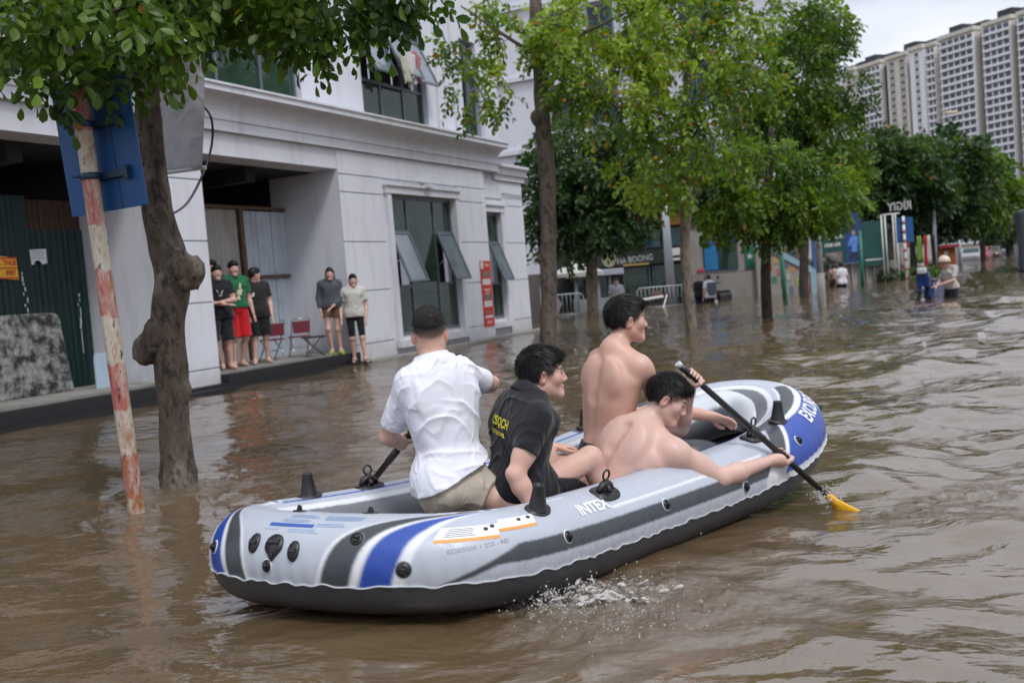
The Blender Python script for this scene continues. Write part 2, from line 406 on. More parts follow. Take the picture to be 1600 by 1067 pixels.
def human(label, J, base=(0, 0, 0), h=.005, S=1.0, build=1., group=None, skin=SKIN, hair='short', hands=None, shirt=None, shorts=None, feet=True,
          paint=None, bare_torso=False, cat='person', groove=True, extra=None, sleeve=.55, hem=None, face_extra=None, hairt=.014, armb=1., smile=False, smooth=1, fade=0):
    J = {k: np.asarray(v, np.float32) for k, v in J.items()}
    base = np.asarray(base, np.float32)
    for k in J:
        if k not in ('hf', 'hu', 'toeL', 'toeR'): J[k] = J[k] - base
    root = empty('person', tuple(map(float, base)), 0, label, cat, group)
    tors, up, lat, fw, hf_ = torso_ops(J, S, build)
    ops = list(tors); hc = J['head']; hf = unit(J['hf']); hr = unit(np.cross(hf, J['hu'])); hu = np.cross(hr, hf)
    HM = np.stack([hr, hf, hu])                       # rows: right, forward, up
    def hp(x, y, z): return hc + (hr * x + hf * y + hu * z) * S
    ops.append(cone(J['neck'] - up * .03 * S, hp(0, -.022, -.050), .058 * S, .054 * S, .03))
    # arms
    for sd in 'LR':
        sh, el_, wr = J['sh' + sd], J['el' + sd], J['wr' + sd]; ua = unit(el_ - sh); fa = unit(wr - el_)
        ops.append(ell(sh + ua * .03 * S, EYE3, (.062 * S * build * armb,) * 3, .045))
        ops.append(cone(sh, el_, .052 * S * build * armb, .040 * S * armb, .035))
        bd = unit(fa - ua * float(fa @ ua) + 1e-4)
        ops.append(ell(sh + (el_ - sh) * .5 + bd * .012, [ua, bd, np.cross(ua, bd)], (.095 * S, .046 * S * build * armb, .046 * S * armb), .03))
        ops.append(ell(el_ - bd * .030 * S, EYE3, (.020 * S,) * 3, .018)); ops.append(ell(sh + (el_ - sh) * .62 - bd * .014, [ua, bd, np.cross(ua, bd)], (.08 * S, .040 * S * armb, .038 * S * armb), .025))
        ops.append(cone(el_, el_ + (wr - el_) * .32, .0385 * S * armb, .0435 * S * build * armb, .025)); ops.append(cone(el_ + (wr - el_) * .3, wr, .043 * S * build, .0265 * S, .02))
    # legs
    for sd in 'LR':
        hp_, kn, an = J['hip' + sd], J['kn' + sd], J['an' + sd]; sh_ = unit(an - kn)
        ops.append(cone(hp_, kn, .086 * S * build, .056 * S, .045)); ops.append(ell(kn, EYE3, (.055 * S,) * 3, .03))
        toe = unit(J['toe' + sd]) if 'toe' + sd in J else unit(hf_ * A3(1, 1, 0))
        cb = unit(toe - sh_ * float(toe @ sh_) + 1e-4)
        ops.append(cone(kn, an, .050 * S, .035 * S, .03)); ops.append(ell(kn + (an - kn) * .32 - cb * .018 * S, [sh_, cb, np.cross(sh_, cb)], (.11 * S, .048 * S * build, .048 * S), .03))
        if feet:
            dn = unit(sh_ - toe * float(sh_ @ toe))
            ops.append(cone(an + dn * .035 * S - toe * .03 * S, an + dn * .042 * S + toe * .13 * S, .034 * S, .026 * S, .025, (dn, .75)))
            ops.append(cone(an, an + dn * .03 * S, .035 * S, .036 * S, .02)); ops.append(cone(an, an + toe * .09 * S + dn * .04 * S, .034 * S, .026 * S, .03))
    # head and face
    E = [ell(hp(0, -.012, .032), HM, (.074 * S, .096 * S, .084 * S), .02), ell(hp(0, .026, -.028), HM, (.062 * S, .066 * S, .088 * S), .035)]
    for sx in (-1, 1):
        E += [cone(hp(sx * .05, -.006, -.055), hp(sx * .014, .066, -.103), .021 * S, .018 * S, .03), ell(hp(sx * .043, .058, -.028), HM, (.026 * S, .024 * S, .026 * S), .025)]
    E += [ell(hp(0, .074, -.104), HM, (.022 * S, .019 * S, .017 * S), .02), cone(hp(-.034, .080, .020), hp(.034, .080, .020), .012 * S, .012 * S, .022)]
    for op in E: ops.append(op)
    fine = h < .008
    hl = hands or {}
    for sd in 'LR':
        sgn = -1 if sd == 'L' else 1
        if sd in hl: ops += hl[sd](J['wr' + sd], sgn)
        else:
            d = unit(J['wr' + sd] - J['el' + sd]); ops += hand_open(J['wr' + sd], d, unit(-lat * sgn + fw * .2), sgn, .45, S) if fine else [cone(J['wr' + sd], J['wr' + sd] + d * .09 * S, .026 * S, .03 * S, .02, (unit(np.cross(d, fw)), .6)), cone(J['wr' + sd] + d * .09 * S, J['wr' + sd] + d * .16 * S, .026 * S, .016 * S, .015)]
    allp = np.concatenate([np.stack([o[1], o[2]]) if o[0] != 'e' else np.stack([o[1] - o[3].max(), o[1] + o[3].max()]) for o in ops])
    lo = allp.min(0) - .13; hi = allp.max(0) + .13
    Fd = Field(lo, hi, h)
    for o in ops: Fd.apply(o)
    if groove and fine:
        pel, neck = J['pel'], J['neck']; T = float(np.linalg.norm(neck - pel))
        Fd.apply(cone(pel + up * .06 * S - fw * .128 * S, pel + up * T * .55 - fw * .142 * S, .022 * S, .022 * S, .035), sub=True)
        Fd.apply(cone(pel + up * T * .55 - fw * .142 * S, neck - up * .07 * S - fw * .125 * S, .022 * S, .018 * S, .04), sub=True)
    if fine:
        for sx in (-1, 1):
            Fd.apply(ell(hp(sx * .033, .094, -.004), HM, (.017 * S, .016 * S, .011 * S), .012), sub=True)
            Fd.apply(ell(hp(sx * .032, .078, -.004), HM, (.015 * S, .012 * S, .009 * S), .006))
        Fd.apply(cone(hp(0, .090, .004), hp(0, .108, -.034), .008 * S, .0105 * S, .016))
        for sx in (-1, 1): Fd.apply(ell(hp(sx * .011, .097, -.040), HM, (.009 * S, .011 * S, .008 * S), .008))
        Fd.apply(ell(hp(0, .088, -.066), HM, (.023 * S, .012 * S, .0065 * S), .008)); Fd.apply(ell(hp(0, .086, -.079), HM, (.020 * S, .012 * S, .0075 * S), .008))
        Fd.apply(cone(hp(-.022, .098, -.0725), hp(.022, .098, -.0725), .004, .004, .006), sub=True)
    else:
        Fd.apply(cone(hp(0, .088, 0), hp(0, .106, -.034), .010 * S, .013 * S, .016))
    for sx in (-1, 1):
        eax = np.stack([unit(hr * sx * 1 - hf * .35), unit(hf + hr * sx * .35 - hu * .1), unit(hu + hf * -.15)])
        Fd.apply(ell(hp(sx * .081, -.012, -.012), eax, (.013 * S, .021 * S, .034 * S), .008))
        if fine: Fd.apply(ell(hp(sx * .093, -.004, -.010), eax, (.008 * S, .011 * S, .020 * S), .005), sub=True)
    if extra: 
        for o in extra(J, up, lat, fw): Fd.apply(o)
    V, Fq = Fd.mesh(); V = laplace(V, Fq, smooth, .4)
    me = np_mesh('body', V, Fq)
    # pigment: lips, brows, eyes, cropped hair, flushed ears and knuckles
    C = np.tile(np.asarray(skin, np.float32), (len(V), 1)); q = ((V - hc) @ HM.T) / S
    def blob(c, r, col, amt, sym=True, soft=.35):
        qq = q.copy()
        if sym: qq[:, 0] = np.abs(qq[:, 0])
        d = np.sqrt((((qq - A3(*c)) / A3(*r)) ** 2).sum(1)); f = np.clip((1 + soft - d) / (2 * soft), 0, 1)[:, None] * amt
        C[:] = C * (1 - f) + A3(*col) * f
    nearh = (((q - A3(0, -.012, .02)) / A3(.084, .110, .115)) ** 2).sum(1) < 1.14
    blob((.078, -.01, -.012), (.02, .026, .036), (.50, .235, .18), .6); blob((.04, .07, -.03), (.03, .03, .025), (.52, .27, .21), .5)
    blob((0, .105, -.036), (.018, .02, .014), (.50, .27, .20), .5, False)
    if hair != 'none':
        top = np.clip((q[:, 2] - (-.045 + (q[:, 1] + .1) * .52)) / .02, 0, 1) * nearh * (np.abs(q[:, 0]) < .1) * (q[:, 1] < .085)
        sb = 0
        f = (np.clip(top, 0, 1) * (.97 if fade else .92))[:, None]
        ramp_ = (np.clip((q[:, 2] + .072) / .085, .04, 1) ** .9)[:, None] if fade else 1
        C[:] = C * (1 - f * ramp_) + A3(.018, .015, .014) * f * ramp_
    if face_extra is None and not fine: blob((.034, .088, .010), (.018, .03, .009), (.16, .11, .09), .22); blob((0, .095, -.072), (.022, .03, .013), (.36, .17, .15), .22, False)
    elif face_extra is None:
        blob((.034, .088, .021), (.023, .03, .0062), (.03, .022, .02), .9); blob((.032, .088, -.004), (.016, .03, .0055), (.02, .015, .013), .95)
        blob((0, .095, -.072), (.024, .03, .013), (.42, .17, .15), .75, False)
        if smile: blob((0, .095, -.0725), (.018, .03, .004), (.75, .70, .66), .9, False, .5)
    else: face_extra(blob)
    if paint: paint(V, C, J)
    set_attr(me, 'col', C)
    body = mesh_obj('body', me, skin_mat(), root)
    # ---- hair
    if hair not in ('none',):
        hs = min(h, .0045) if fine else .010
        Hf = Field(hc - .19 * S, hc + .19 * S, hs); t = hairt
        hz = {'short': (.0, .0), 'fade': (.050, .02), 'bowl': (-.016, .0), 'long': (-.02, 0), 'tail': (-.016, 0)}.get(hair, (0, 0))
        Hf.apply(ell(hp(0, -.014, .036), HM, ((.0745 + t * (.35 if hair != 'fade' else .05)) * S, (.096 + t * (.8 if hair != 'fade' else .3)) * S, (.084 + t * 1.2) * S), .02))
        if hair != 'long': Hf.apply(ell(hp(0, .045, .083), HM, (.062 * S, (.045 + t) * S, (.030 + t * .6) * S), .03))
        nrm = unit(-hu + hf * (.25 if hair == 'fade' else .70 if fine else .56))
        Hf.cut(hp(0, -.09, -.052 + hz[0]) if hair != 'fade' else hp(0, -.05, .034), nrm)
        Hf.cut(hp(0, .088 + t * .9, .0), unit(hf * .9 - hu * .25 + 0))
        if hair != 'fade': Hf.apply(ell(hp(0, .115, -.018), HM, (.066 * S, .075 * S, .068 * S), .012), sub=True)
        if hair != 'long':
            for sx in ((-1, 1) if fine else ()): Hf.apply(ell(hp(sx * .094, -.004, -.010), HM, (.032 * S, .028 * S, .040 * S), .008), sub=True)
        if hair in ('bowl',): Hf.apply(ell(hp(0, .066, .074), HM, (.060 * S, .032 * S, .030 * S), .02))
        if hair == 'long':
            for sx in (-1, 1): Hf.apply(cone(hp(sx * .06, -.03, .02), hp(sx * .075, -.02, -.14), .035 * S, .022 * S, .03))
            Hf.apply(cone(hp(0, -.08, .0), hp(0, -.085, -.13), .05 * S, .04 * S, .03))
        if hair == 'tail':
            Hf.apply(cone(hp(0, -.10, .02), hp(.0, -.15, -.03), .025 * S, .02 * S, .02)); Hf.apply(cone(hp(0, -.15, -.03), hp(0, -.145, -.12), .02 * S, .01 * S, .015))
        if fine:
            def strands(P):
                u = ((P - hc) @ HM.T) / S; sw = fbm(u * 12, 2) * .02
                st = vnoise(np.stack([(u[:, 0] + sw) * 130, (u[:, 1] + sw) * 16, u[:, 2] * 22], 1)) * .0022 + fbm(u * 16 + 9, 2) * .0045
                return st.astype(np.float32)
            Hf.displace(strands)
        HV, HF = Hf.mesh(); HV = laplace(HV, HF, 1, .25)
        if fine:   # separate locks that break the outline
            V2 = []; F2 = []; b0 = len(HV)
            q2 = ((HV - hc) @ HM.T) / S; r = RNG
            cand = np.nonzero(q2[:, 2] > (-.02 if hair != 'fade' else .045))[0]
            pick = r.choice(cand, min(3600, len(cand)), replace=False)
            for i in pick:
                p = HV[i]; nn = unit(p - hp(0, -.01, .01)); f0 = hf * (.85 if q2[i][2] > .06 else .35) - hu * (.10 if q2[i][1] > .0 and q2[i][2] > .05 else .75) + hr * r.normal(0, .12) + hr * .45 * vnoise(q2[i] * 16); f0 = unit(f0 - nn * float(f0 @ nn)); flow = unit(f0 + nn * r.uniform(-.02, .14) * (1.3 if hair != 'fade' else 5))
                ln = (r.uniform(.020, .042) if hair != 'fade' else r.uniform(.01, .016)) * S; sdv = unit(np.cross(flow, nn)) * .0015
                a0 = p - nn * .004; a1 = p + flow * ln * .55 + nn * .003; a2 = p + flow * ln - hu * .003
                k = b0 + len(V2); V2 += [a0 - sdv, a0 + sdv, a1 + sdv * .7, a1 - sdv * .7, a2]
                F2 += [(k, k + 1, k + 2, k + 3), (k + 3, k + 2, k + 4, k + 4)]
            HV = np.concatenate([HV, np.array(V2, np.float32)]); F2 = np.array(F2)
            tri = F2[1::2][:, :3]; quads = F2[0::2]
            me2 = bpy.data.meshes.new('hair'); me2.from_pydata(HV.tolist(), [], HF.tolist() + quads.tolist() + tri.tolist()); me2.update()
            mesh_obj('hair', me2, hair_mat(), root, True)
        else: mesh_obj('hair', np_mesh('hair', HV, HF), hair_mat(), root)
    # ---- clothes
    ch = h * (1.0 if fine else .9)
    if shirt:
        sm, opt = shirt; inf = opt.get('inf', .013 * S)
        Sf = Field(lo, hi, ch)
        for o in tors: Sf.apply(o, inf)
        for sd in 'LR':
            sh, el_ = J['sh' + sd], J['el' + sd]; ua = unit(el_ - sh); e = sh + (el_ - sh) * opt.get('sleeve', .58)
            Sf.apply(ell(sh + ua * .02, EYE3, (.072 * S * build,) * 3, .04)); Sf.apply(cone(sh + ua * .0, e, .070 * S * build, opt.get('slr', .066) * S, .03, None, True))
            if opt.get('sleeve', .58) > .98: 
                wr = J['wr' + sd]; Sf.apply(cone(el_, el_ + (wr - el_) * .8, .058 * S, .05 * S, .03, None, True))
        if opt.get('loose'):
            Sf.apply(cone(J['pel'] + up * .05, J['pel'] + up * .30, opt['loose'], opt['loose'] * .98, .05, (fw, .78)))
        for o in tors[:3]: Sf.apply(o, inf + opt.get('skirt', .022))
        for sd in 'LR': Sf.apply(cone(J['hip' + sd] + up * .06, J['hip' + sd] + (J['kn' + sd] - J['hip' + sd]) * .22, .092 * S * build, .092 * S * build, .05), inf + opt.get('skirt', .022))
        Sf.apply(cone(J['neck'] - up * .02 * S, J['neck'] + up * opt.get('collar', .02) * S + fw * .005, .070 * S, .064 * S, .02, None, True))
        hemp, hemn = opt['hem'](J, up, lat, fw)
        amp = opt.get('amp', .007)
        def band(P):
            org = J['pel']; w = wrinkles(P, lat, up, fw, org, amp, opt.get('ang', 35), opt.get('freq', 16), opt.get('seed', 0))
            return w.astype(np.float32)
        Sf.displace(band)
        Sf.cut(hemp, unit(hemn))
        if opt.get('stand'): Sf.cut(J['neck'] + up * .034 * S, unit(up - fw * .15))
        for o in ops:  # keep the neck and lower arms free: hollow the openings a little
            pass
        SV, SF = Sf.mesh(); SV = laplace(SV, SF, smooth + 1, .4)
        mesh_obj('shirt', np_mesh('shirt', SV, SF), sm, root)
        if opt.get('stand'):
            nd = unit(unit(hp(0, -.02, -.05) - J['neck']) + up); rx = unit(lat - nd * float(lat @ nd)); ry = np.cross(nd, rx); CVv = []; nS = 40
            for i in range(nS):
                a = math.pi * (-1.42 + 2.84 * i / (nS - 1)) - math.pi / 2; dirv = rx * math.cos(a) + ry * math.sin(a); dip = -.030 * (1 + math.sin(a)) * .5
                for rr, zz in ((.078, -.01), (.073, .050), (.079, .057), (.101, .014), (.105, -.004)): CVv.append(J['neck'] + dirv * (rr * S + .004) + nd * ((zz + dip - .002) * S) + ry * .006)
            mesh_obj('collar', np_mesh('collar', CVv, [(i * 5 + k, i * 5 + k + 1, (i + 1) * 5 + k + 1, (i + 1) * 5 + k) for i in range(nS - 1) for k in range(4)]), sm, root)
    if shorts:
        sm, opt = shorts; inf = opt.get('inf', .012 * S); Sf = Field(lo, hi, ch)
        for o in tors[:3]: Sf.apply(o, inf)
        Sf.apply(cone(J['pel'] + up * .06, J['pel'] + up * .13, .135 * S * build, .128 * S * build, .05, (fw, .8)), inf)
        for sd in 'LR':
            hp_, kn = J['hip' + sd], J['kn' + sd]; e = hp_ + (kn - hp_) * opt.get('len', .6)
            Sf.apply(cone(hp_, e, .092 * S * build + inf, opt.get('legr', .088) * S * build + inf * .5, .03, None, True))
            if opt.get('len', .6) > 1.0:
                an = J['an' + sd]; Sf.apply(cone(hp_, kn, .092 * S + inf, .065 * S + inf, .03)); Sf.apply(cone(kn, kn + (an - kn) * (opt['len'] - 1), .06 * S + inf, .055 * S + inf, .03, None, True))
        Sf.displace(lambda P: wrinkles(P, lat, up, fw, J['pel'], opt.get('amp', .006), opt.get('ang', 60), opt.get('freq', 22), opt.get('seed', 3)).astype(np.float32))
        Sf.cut(J['pel'] + up * opt.get('top', .12) * S, up)
        SV, SF = Sf.mesh(); SV = laplace(SV, SF, smooth, .35)
        mesh_obj('shorts' if opt.get('len', .6) <= 1.0 else 'trousers', np_mesh('shorts', SV, SF), sm, root)
    root_frames[root.name] = (J, up, lat, fw, HM, hc, base)
    return root
root_frames = {}
# ================================================================== helpers: image ray -> world point at a known depth (all later code works in metres)
def ray(px, py):
    d = fv * 1560. + Rv * (px - 800.) - Uv * (py - 533.5); return d / d.y
def PX(px, py, Y): return np.array(Vector((0, 0, H)) + ray(px, py) * Y, np.float32)
def PZ(px, py, z):
    d = ray(px, py); return np.array(Vector((0, 0, H)) + d * ((z - H) / d.z), np.float32)
# ================================================================== inflatable boat
BCX, BCY, BTH, BR = .2527, 5.2337, .7225, .2013
def sgnp(x, e): return np.sign(x) * np.abs(x) ** e
def boat_plan(N):
    a, b, ls, lb, ns, nb = 1.5759, .6245, .5692, 1.052, 2.3428, 2.1067
    t = np.linspace(0, np.pi / 2, 200)
    s = np.concatenate([-(a - ls) - ls * sgnp(np.cos(t), 2 / ns), np.linspace(-(a - ls), a - lb, 60)[1:-1], (a - lb) + lb * sgnp(np.cos(t[::-1]), 2 / nb)])
    w = np.concatenate([-b * sgnp(np.sin(t), 2 / ns), np.full(58, -b), -b * sgnp(np.sin(t[::-1]), 2 / nb)])
    Ls = np.concatenate([[0], np.cumsum(np.hypot(np.diff(s), np.diff(w)))])
    A = np.linspace(0, Ls[-1], N + 1); s2 = np.interp(A, Ls, s); w2 = np.interp(A, Ls, w)
    Sx = np.concatenate([s2[::-1], s2[1:-1]]); Wx = np.concatenate([-w2[::-1], w2[1:-1]]); AA = np.concatenate([-A[::-1], A[1:-1]])
    # AA runs -LH .. LH ; stern at 0; negative = far side
    Sx2, Wx2 = Sx, Wx * (1 - .0125 * Sx / a - .1986 * np.clip(1 - (Sx / a) ** 2, 0, 1)); S2 = Sx2 - .3726 * Wx2
    ker = np.ones(9) / 9
    def smo(v): return np.convolve(np.concatenate([v[-4:], v, v[:4]]), ker, 'valid')
    S2, W2 = smo(S2), smo(Wx2)
    ds = np.roll(S2, -1) - np.roll(S2, 1); dw = np.roll(W2, -1) - np.roll(W2, 1); l = np.hypot(ds, dw); nx, ny = dw / l, -ds / l
    sg = np.sign((nx * S2 + ny * W2).mean()); nx, ny = smo(nx * sg), smo(ny * sg)
    Z = .1003 + .0186 * Sx + np.where(Sx < 0, .0973, .2155) * np.abs(Sx / a) ** 2.5
    return AA, S2, W2, nx, ny, Z, Ls[-1]
bA, bS, bW, bNX, bNY, bZ, LH = boat_plan(600)
def _per(A): return (np.asarray(A) + LH) % (2 * LH) - LH
def bi(arr, A): return np.interp(_per(A), np.append(bA, LH), np.append(arr, arr[0]))
def tube_pt(A, q, off=0., r=BR):
    """point on the hull tube: A = metres along the perimeter from mid stern (near side positive), q = angle round the tube in degrees (0 out, 90 up)"""
    A, q = np.broadcast_arrays(np.asarray(A, float), np.radians(np.asarray(q, float))); rr = r + off
    nx, ny = bi(bNX, A), bi(bNY, A)
    return np.stack([bi(bS, A) + nx * rr * np.cos(q), bi(bW, A) + ny * rr * np.cos(q), bi(bZ, A) + rr * np.sin(q)], -1)
def tube_frame(A, q, off=0.):
    """matrix: X along the perimeter, Y up round the tube, Z outward normal"""
    p = tube_pt(A, q, off); nrm = unit(tube_pt(A, q, .1) - p); tx = tube_pt(A + .02, q, off) - tube_pt(A - .02, q, off); tx = unit(tx - nrm * float(tx @ nrm)); ty = np.cross(nrm, tx)
    return Matrix(((tx[0], ty[0], nrm[0], p[0]), (tx[1], ty[1], nrm[1], p[1]), (tx[2], ty[2], nrm[2], p[2]), (0, 0, 0, 1)))
boat = empty('inflatable_boat', (BCX, BCY, 0), BTH, 'grey white and blue inflatable rowing boat carrying four men through the flood', 'boat')
def vinyl(name, attr=None, col=None, rough=.36, mud=.5):
    s = NT(name)
    n = s.noise(5, 5, .6); w = s.noise(55, 3, .6)
    base = s.attr(attr).outputs['Color'] if attr else (*col, 1)
    drops = s.noise(240, 2, .5); zz = s.n('ShaderNodeSeparateXYZ'); s.set(zz.inputs[0], s.obj()); zn = s.math('ADD', zz.outputs[2], s.math('MULTIPLY', s.noise(30, 5, .7), .22))
    c = s.mix(s.ramp(n, [(.35, 0), (.75, .16)]), base, s.mix(1, base, (.62, .56, .50), 'MULTIPLY'))
    c = s.mix(s.ramp(w, [(.60, 0), (.72, .12)]), c, s.mix(1, c, (.55, .52, .48), 'MULTIPLY'))
    c = s.mix(s.math('MULTIPLY', s.ramp(zn, [(.12, mud), (.26, 0)]), s.ramp(s.noise(85, 4, .7), [(.45, .2), (.6, 1)])), c, (.16, .11, .07))
    s.inp(Base_Color=c, Roughness=s.ramp(w, [(.3, rough - .1), (.7, rough + .08)])); s.b.inputs['Specular IOR Level'].default_value = .5
    h = s.math('ADD', s.ramp(drops, [(.60, 0), (.70, .5)]), s.math('MULTIPLY', s.noise(9, 3, .5), 1.2))
    s.bump(h, .16, .006); return s.m
M_PRINT = vinyl('printed_vinyl', 'col'); M_DARKV = vinyl('charcoal_vinyl', None, (.036, .040, .048), .40, .12); M_GREYV = vinyl('grey_vinyl', None, (.15, .16, .18), .42)
M_LIGHTV = vinyl('light_vinyl', None, (.55, .58, .62), .40)
M_RUB = mat('black_rubber', (.014, .014, .016), .42, .2, 30, .15, 200)
LIGHT, WHITE, GREY, BLUE = A3(.42, .455, .515), A3(.68, .70, .73), A3(.044, .050, .058), A3(.018, .062, .33)
def hull_col(A, q):
    C = np.empty(A.shape + (3,), np.float32); C[:] = LIGHT; a = np.abs(A)
    def put(m, c): C[m] = c
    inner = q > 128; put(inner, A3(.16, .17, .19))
    put((q > 118) & (q <= 128) & (a > .62), WHITE)
    put((q > 101) & (q < 106) & (a > .75) & (a < 2.75), BLUE)
    x = np.clip((q + 18) / 108, 0, 1); a2 = a - (.09 * x + .36 * x ** 5); up_ok = q < 104
    stern = up_ok & (a < 1.4)
    put(stern & (a2 > .135) & (a2 < .275 + .095 * np.clip((102 - q) / 45, 0, 1) + .035) & (a < .98), WHITE)
    put(stern & (a2 > .15) & (a2 < .245) & (q < 95), GREY)
    nar = .01 + .085 * np.clip((102 - q) / 45, 0, 1)
    put(stern & (a2 > .275) & (a2 < .275 + nar), BLUE)
    # dark stripe low on the side, rising from the seam near the stern
    lo = np.clip(-22 + (a - .46) * 130, -22, 6); hi = np.clip(-18 + (a - .46) * 150, -18, 27)
    ends = a < 2.60 + (q - 6) * .0016
    put((a > .46) & ends & (q > lo) & (q < hi), GREY)
    put((a > 1.36) & (a < 2.55) & (q > 39) & (q < 43), WHITE)
    put((a > .95) & (a < 1.16) & (q > 80) & (q < 84), WHITE)
    # bow
    e0 = 2.52 + np.clip(q, 0, 95) * .0030
    bow = (a > e0)
    put(bow & (q < 108), WHITE)
    put(bow & (a < e0 + .13) & (q > 20) & (q < 100), GREY)
    put((a > 2.72) & (q > 81) & (q < 104) & (a < 3.55), GREY)
    bl = (a > e0 + .165) & (q > -2) & (q < 70 + 6 * np.clip((3.1 - a) / .3, 0, 1))
    put(bl, BLUE)
    put((a > 3.55) & (q > 84) & (q < 112), LIGHT)
    return C
NA, NQ = 1400, 200
Ag = np.linspace(-LH, LH, NA, endpoint=False)
seam = -10 + 1.3 * np.sin(Ag * 38 + 1.5 * np.sin(Ag * 9)) + .8 * np.sin(Ag * 71 + 2 * np.sin(Ag * 5))
def ring_faces(na, nq):
    i = np.arange(na)[:, None]; j = np.arange(nq - 1)[None, :]; i2 = (i + 1) % na
    return np.stack([i * nq + j, i * nq + j + 1, i2 * nq + j + 1, i2 * nq + j], -1).reshape(-1, 4)
qg = np.linspace(0, 1, NQ)[None, :]; Q = seam[:, None] * (1 - qg) + 206 * qg
AA_ = np.repeat(Ag[:, None], NQ, 1)
puck = .0026 * np.clip(1 - np.abs(Q - seam[:, None]) / 30, 0, 1) * np.sin(AA_ * 95 + 2 * np.sin(AA_ * 11))
puck = puck + .0025 * fbm(np.stack([AA_ * 7, Q * .03, AA_ * 0], -1), 3)
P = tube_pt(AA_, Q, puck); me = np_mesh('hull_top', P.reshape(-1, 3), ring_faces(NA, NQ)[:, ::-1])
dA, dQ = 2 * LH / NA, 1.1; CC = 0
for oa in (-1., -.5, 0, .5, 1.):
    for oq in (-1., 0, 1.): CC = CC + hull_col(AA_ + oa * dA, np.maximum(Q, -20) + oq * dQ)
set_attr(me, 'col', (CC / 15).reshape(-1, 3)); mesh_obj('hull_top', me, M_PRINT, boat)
# welded lip along the seam and the dark lower half of the tube
lipq = np.stack([seam - 1.6, seam + .5, seam - .3, seam - 2.0], 1)
lipo = np.stack([np.full(NA, .005), np.full(NA, .006), np.full(NA, -.002), np.full(NA, -.002)], 1) + .003 * np.sin(Ag * 95 + 2 * np.sin(Ag * 11))[:, None]
me = np_mesh('seam_lip', tube_pt(np.repeat(Ag[:, None], 4, 1), lipq, lipo).reshape(-1, 3), ring_faces(NA, 4)[:, ::-1]); mesh_obj('seam_lip', me, M_LIGHTV, boat)
NB = 40; qb = np.linspace(0, 1, NB)[None, :]; Qb = (-154) * (1 - qb) + (seam[:, None] - .4) * qb
A2_ = np.repeat(Ag[:, None], NB, 1)
bul = .006 * np.sin(np.clip((Qb + 14) / -60, 0, 1) * np.pi) + .002 * fbm(np.stack([A2_ * 5, Qb * .02, A2_ * 0], -1), 3)
me = np_mesh('hull_bottom', tube_pt(A2_, Qb, bul).reshape(-1, 3), ring_faces(NA, NB)[:, ::-1]); mesh_obj('hull_bottom', me, M_DARKV, boat)
# inflated floor with air-beam ribs
nf = 60; u_ = np.linspace(0, 1, nf)
fa = np.linspace(0.02, LH - .02, 160); near_in = tube_pt(fa, 200); far_in = tube_pt(-fa, 200)
FV = near_in[:, None, :] * (1 - u_[None, :, None]) + far_in[:, None, :] * u_[None, :, None]
FV[..., 2] = FV[..., 2] * .35 + .012 + .028 * np.abs(np.sin(u_[None, :] * np.pi * 7)) ** .6
i = np.arange(159)[:, None]; j = np.arange(nf - 1)[None, :]
me = np_mesh('floor', FV.reshape(-1, 3), np.stack([i * nf + j, (i + 1) * nf + j, (i + 1) * nf + j + 1, i * nf + j + 1], -1).reshape(-1, 4)); mesh_obj('floor', me, M_GREYV, boat)
# bow seat cushion: a second, lower tube tucked inside the bow
na, nq = 160, 28
ac = np.linspace(3.25, 2 * LH - 2.15, na); qq = np.linspace(0, 2 * np.pi, nq)
xx = (ac - 3.25) / (2 * LH - 5.4); wgt = np.clip(np.minimum(xx * 1.1, 1 - xx) / .38, 0, 1); wgt = wgt * wgt * (3 - 2 * wgt); ce = tube_pt(ac, 180, -.03 + .13 * wgt)
cr = (.05 + .10 * wgt)[:, None]
nx, ny = bi(bNX, ac)[:, None], bi(bNY, ac)[:, None]
cz = ce[:, 2:3] + .045 * wgt[:, None]
CV = np.stack([ce[:, 0:1] + nx * cr * 1.25 * np.cos(qq), ce[:, 1:2] + ny * cr * 1.25 * np.cos(qq), cz + cr * .95 * np.sin(qq)], -1)
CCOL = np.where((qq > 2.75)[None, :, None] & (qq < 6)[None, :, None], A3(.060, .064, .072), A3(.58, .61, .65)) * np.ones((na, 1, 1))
i = np.arange(na - 1)[:, None]; j = np.arange(nq - 1)[None, :]
me = np_mesh('bow_cushion', CV.reshape(-1, 3), np.stack([i * nq + j, i * nq + j + 1, (i + 1) * nq + j + 1, (i + 1) * nq + j], -1).reshape(-1, 4)); set_attr(me, 'col', CCOL.reshape(-1, 3)); mesh_obj('bow_cushion', me, M_PRINT, boat)
# inflated dark seat across the bow
sb = MB(); 
me_s = None
ax_ = np.linspace(-1, 1, 40); nq = 24; SV = []
for t in ax_:
    c0 = tube_pt(2.62 + .05, 175, .06) * (1 - (t + 1) / 2) + tube_pt(-(2.62 + .05), 175, .06) * ((t + 1) / 2)
    rr = .135 * (1 - abs(t) ** 6) + .01; c0[0] += .10
    for k in range(nq):
        a = 2 * np.pi * k / nq; SV.append((c0[0] + rr * 1.15 * np.cos(a), c0[1], c0[2] - .02 + rr * np.sin(a)))
i = np.arange(39)[:, None]; j = np.arange(nq)[None, :]; j2 = (j + 1) % nq
mesh_obj('bow_seat', np_mesh('bow_seat', SV, np.stack([i * nq + j, i * nq + j2, (i + 1) * nq + j2, (i + 1) * nq + j], -1).reshape(-1, 4)), M_DARKV, boat)
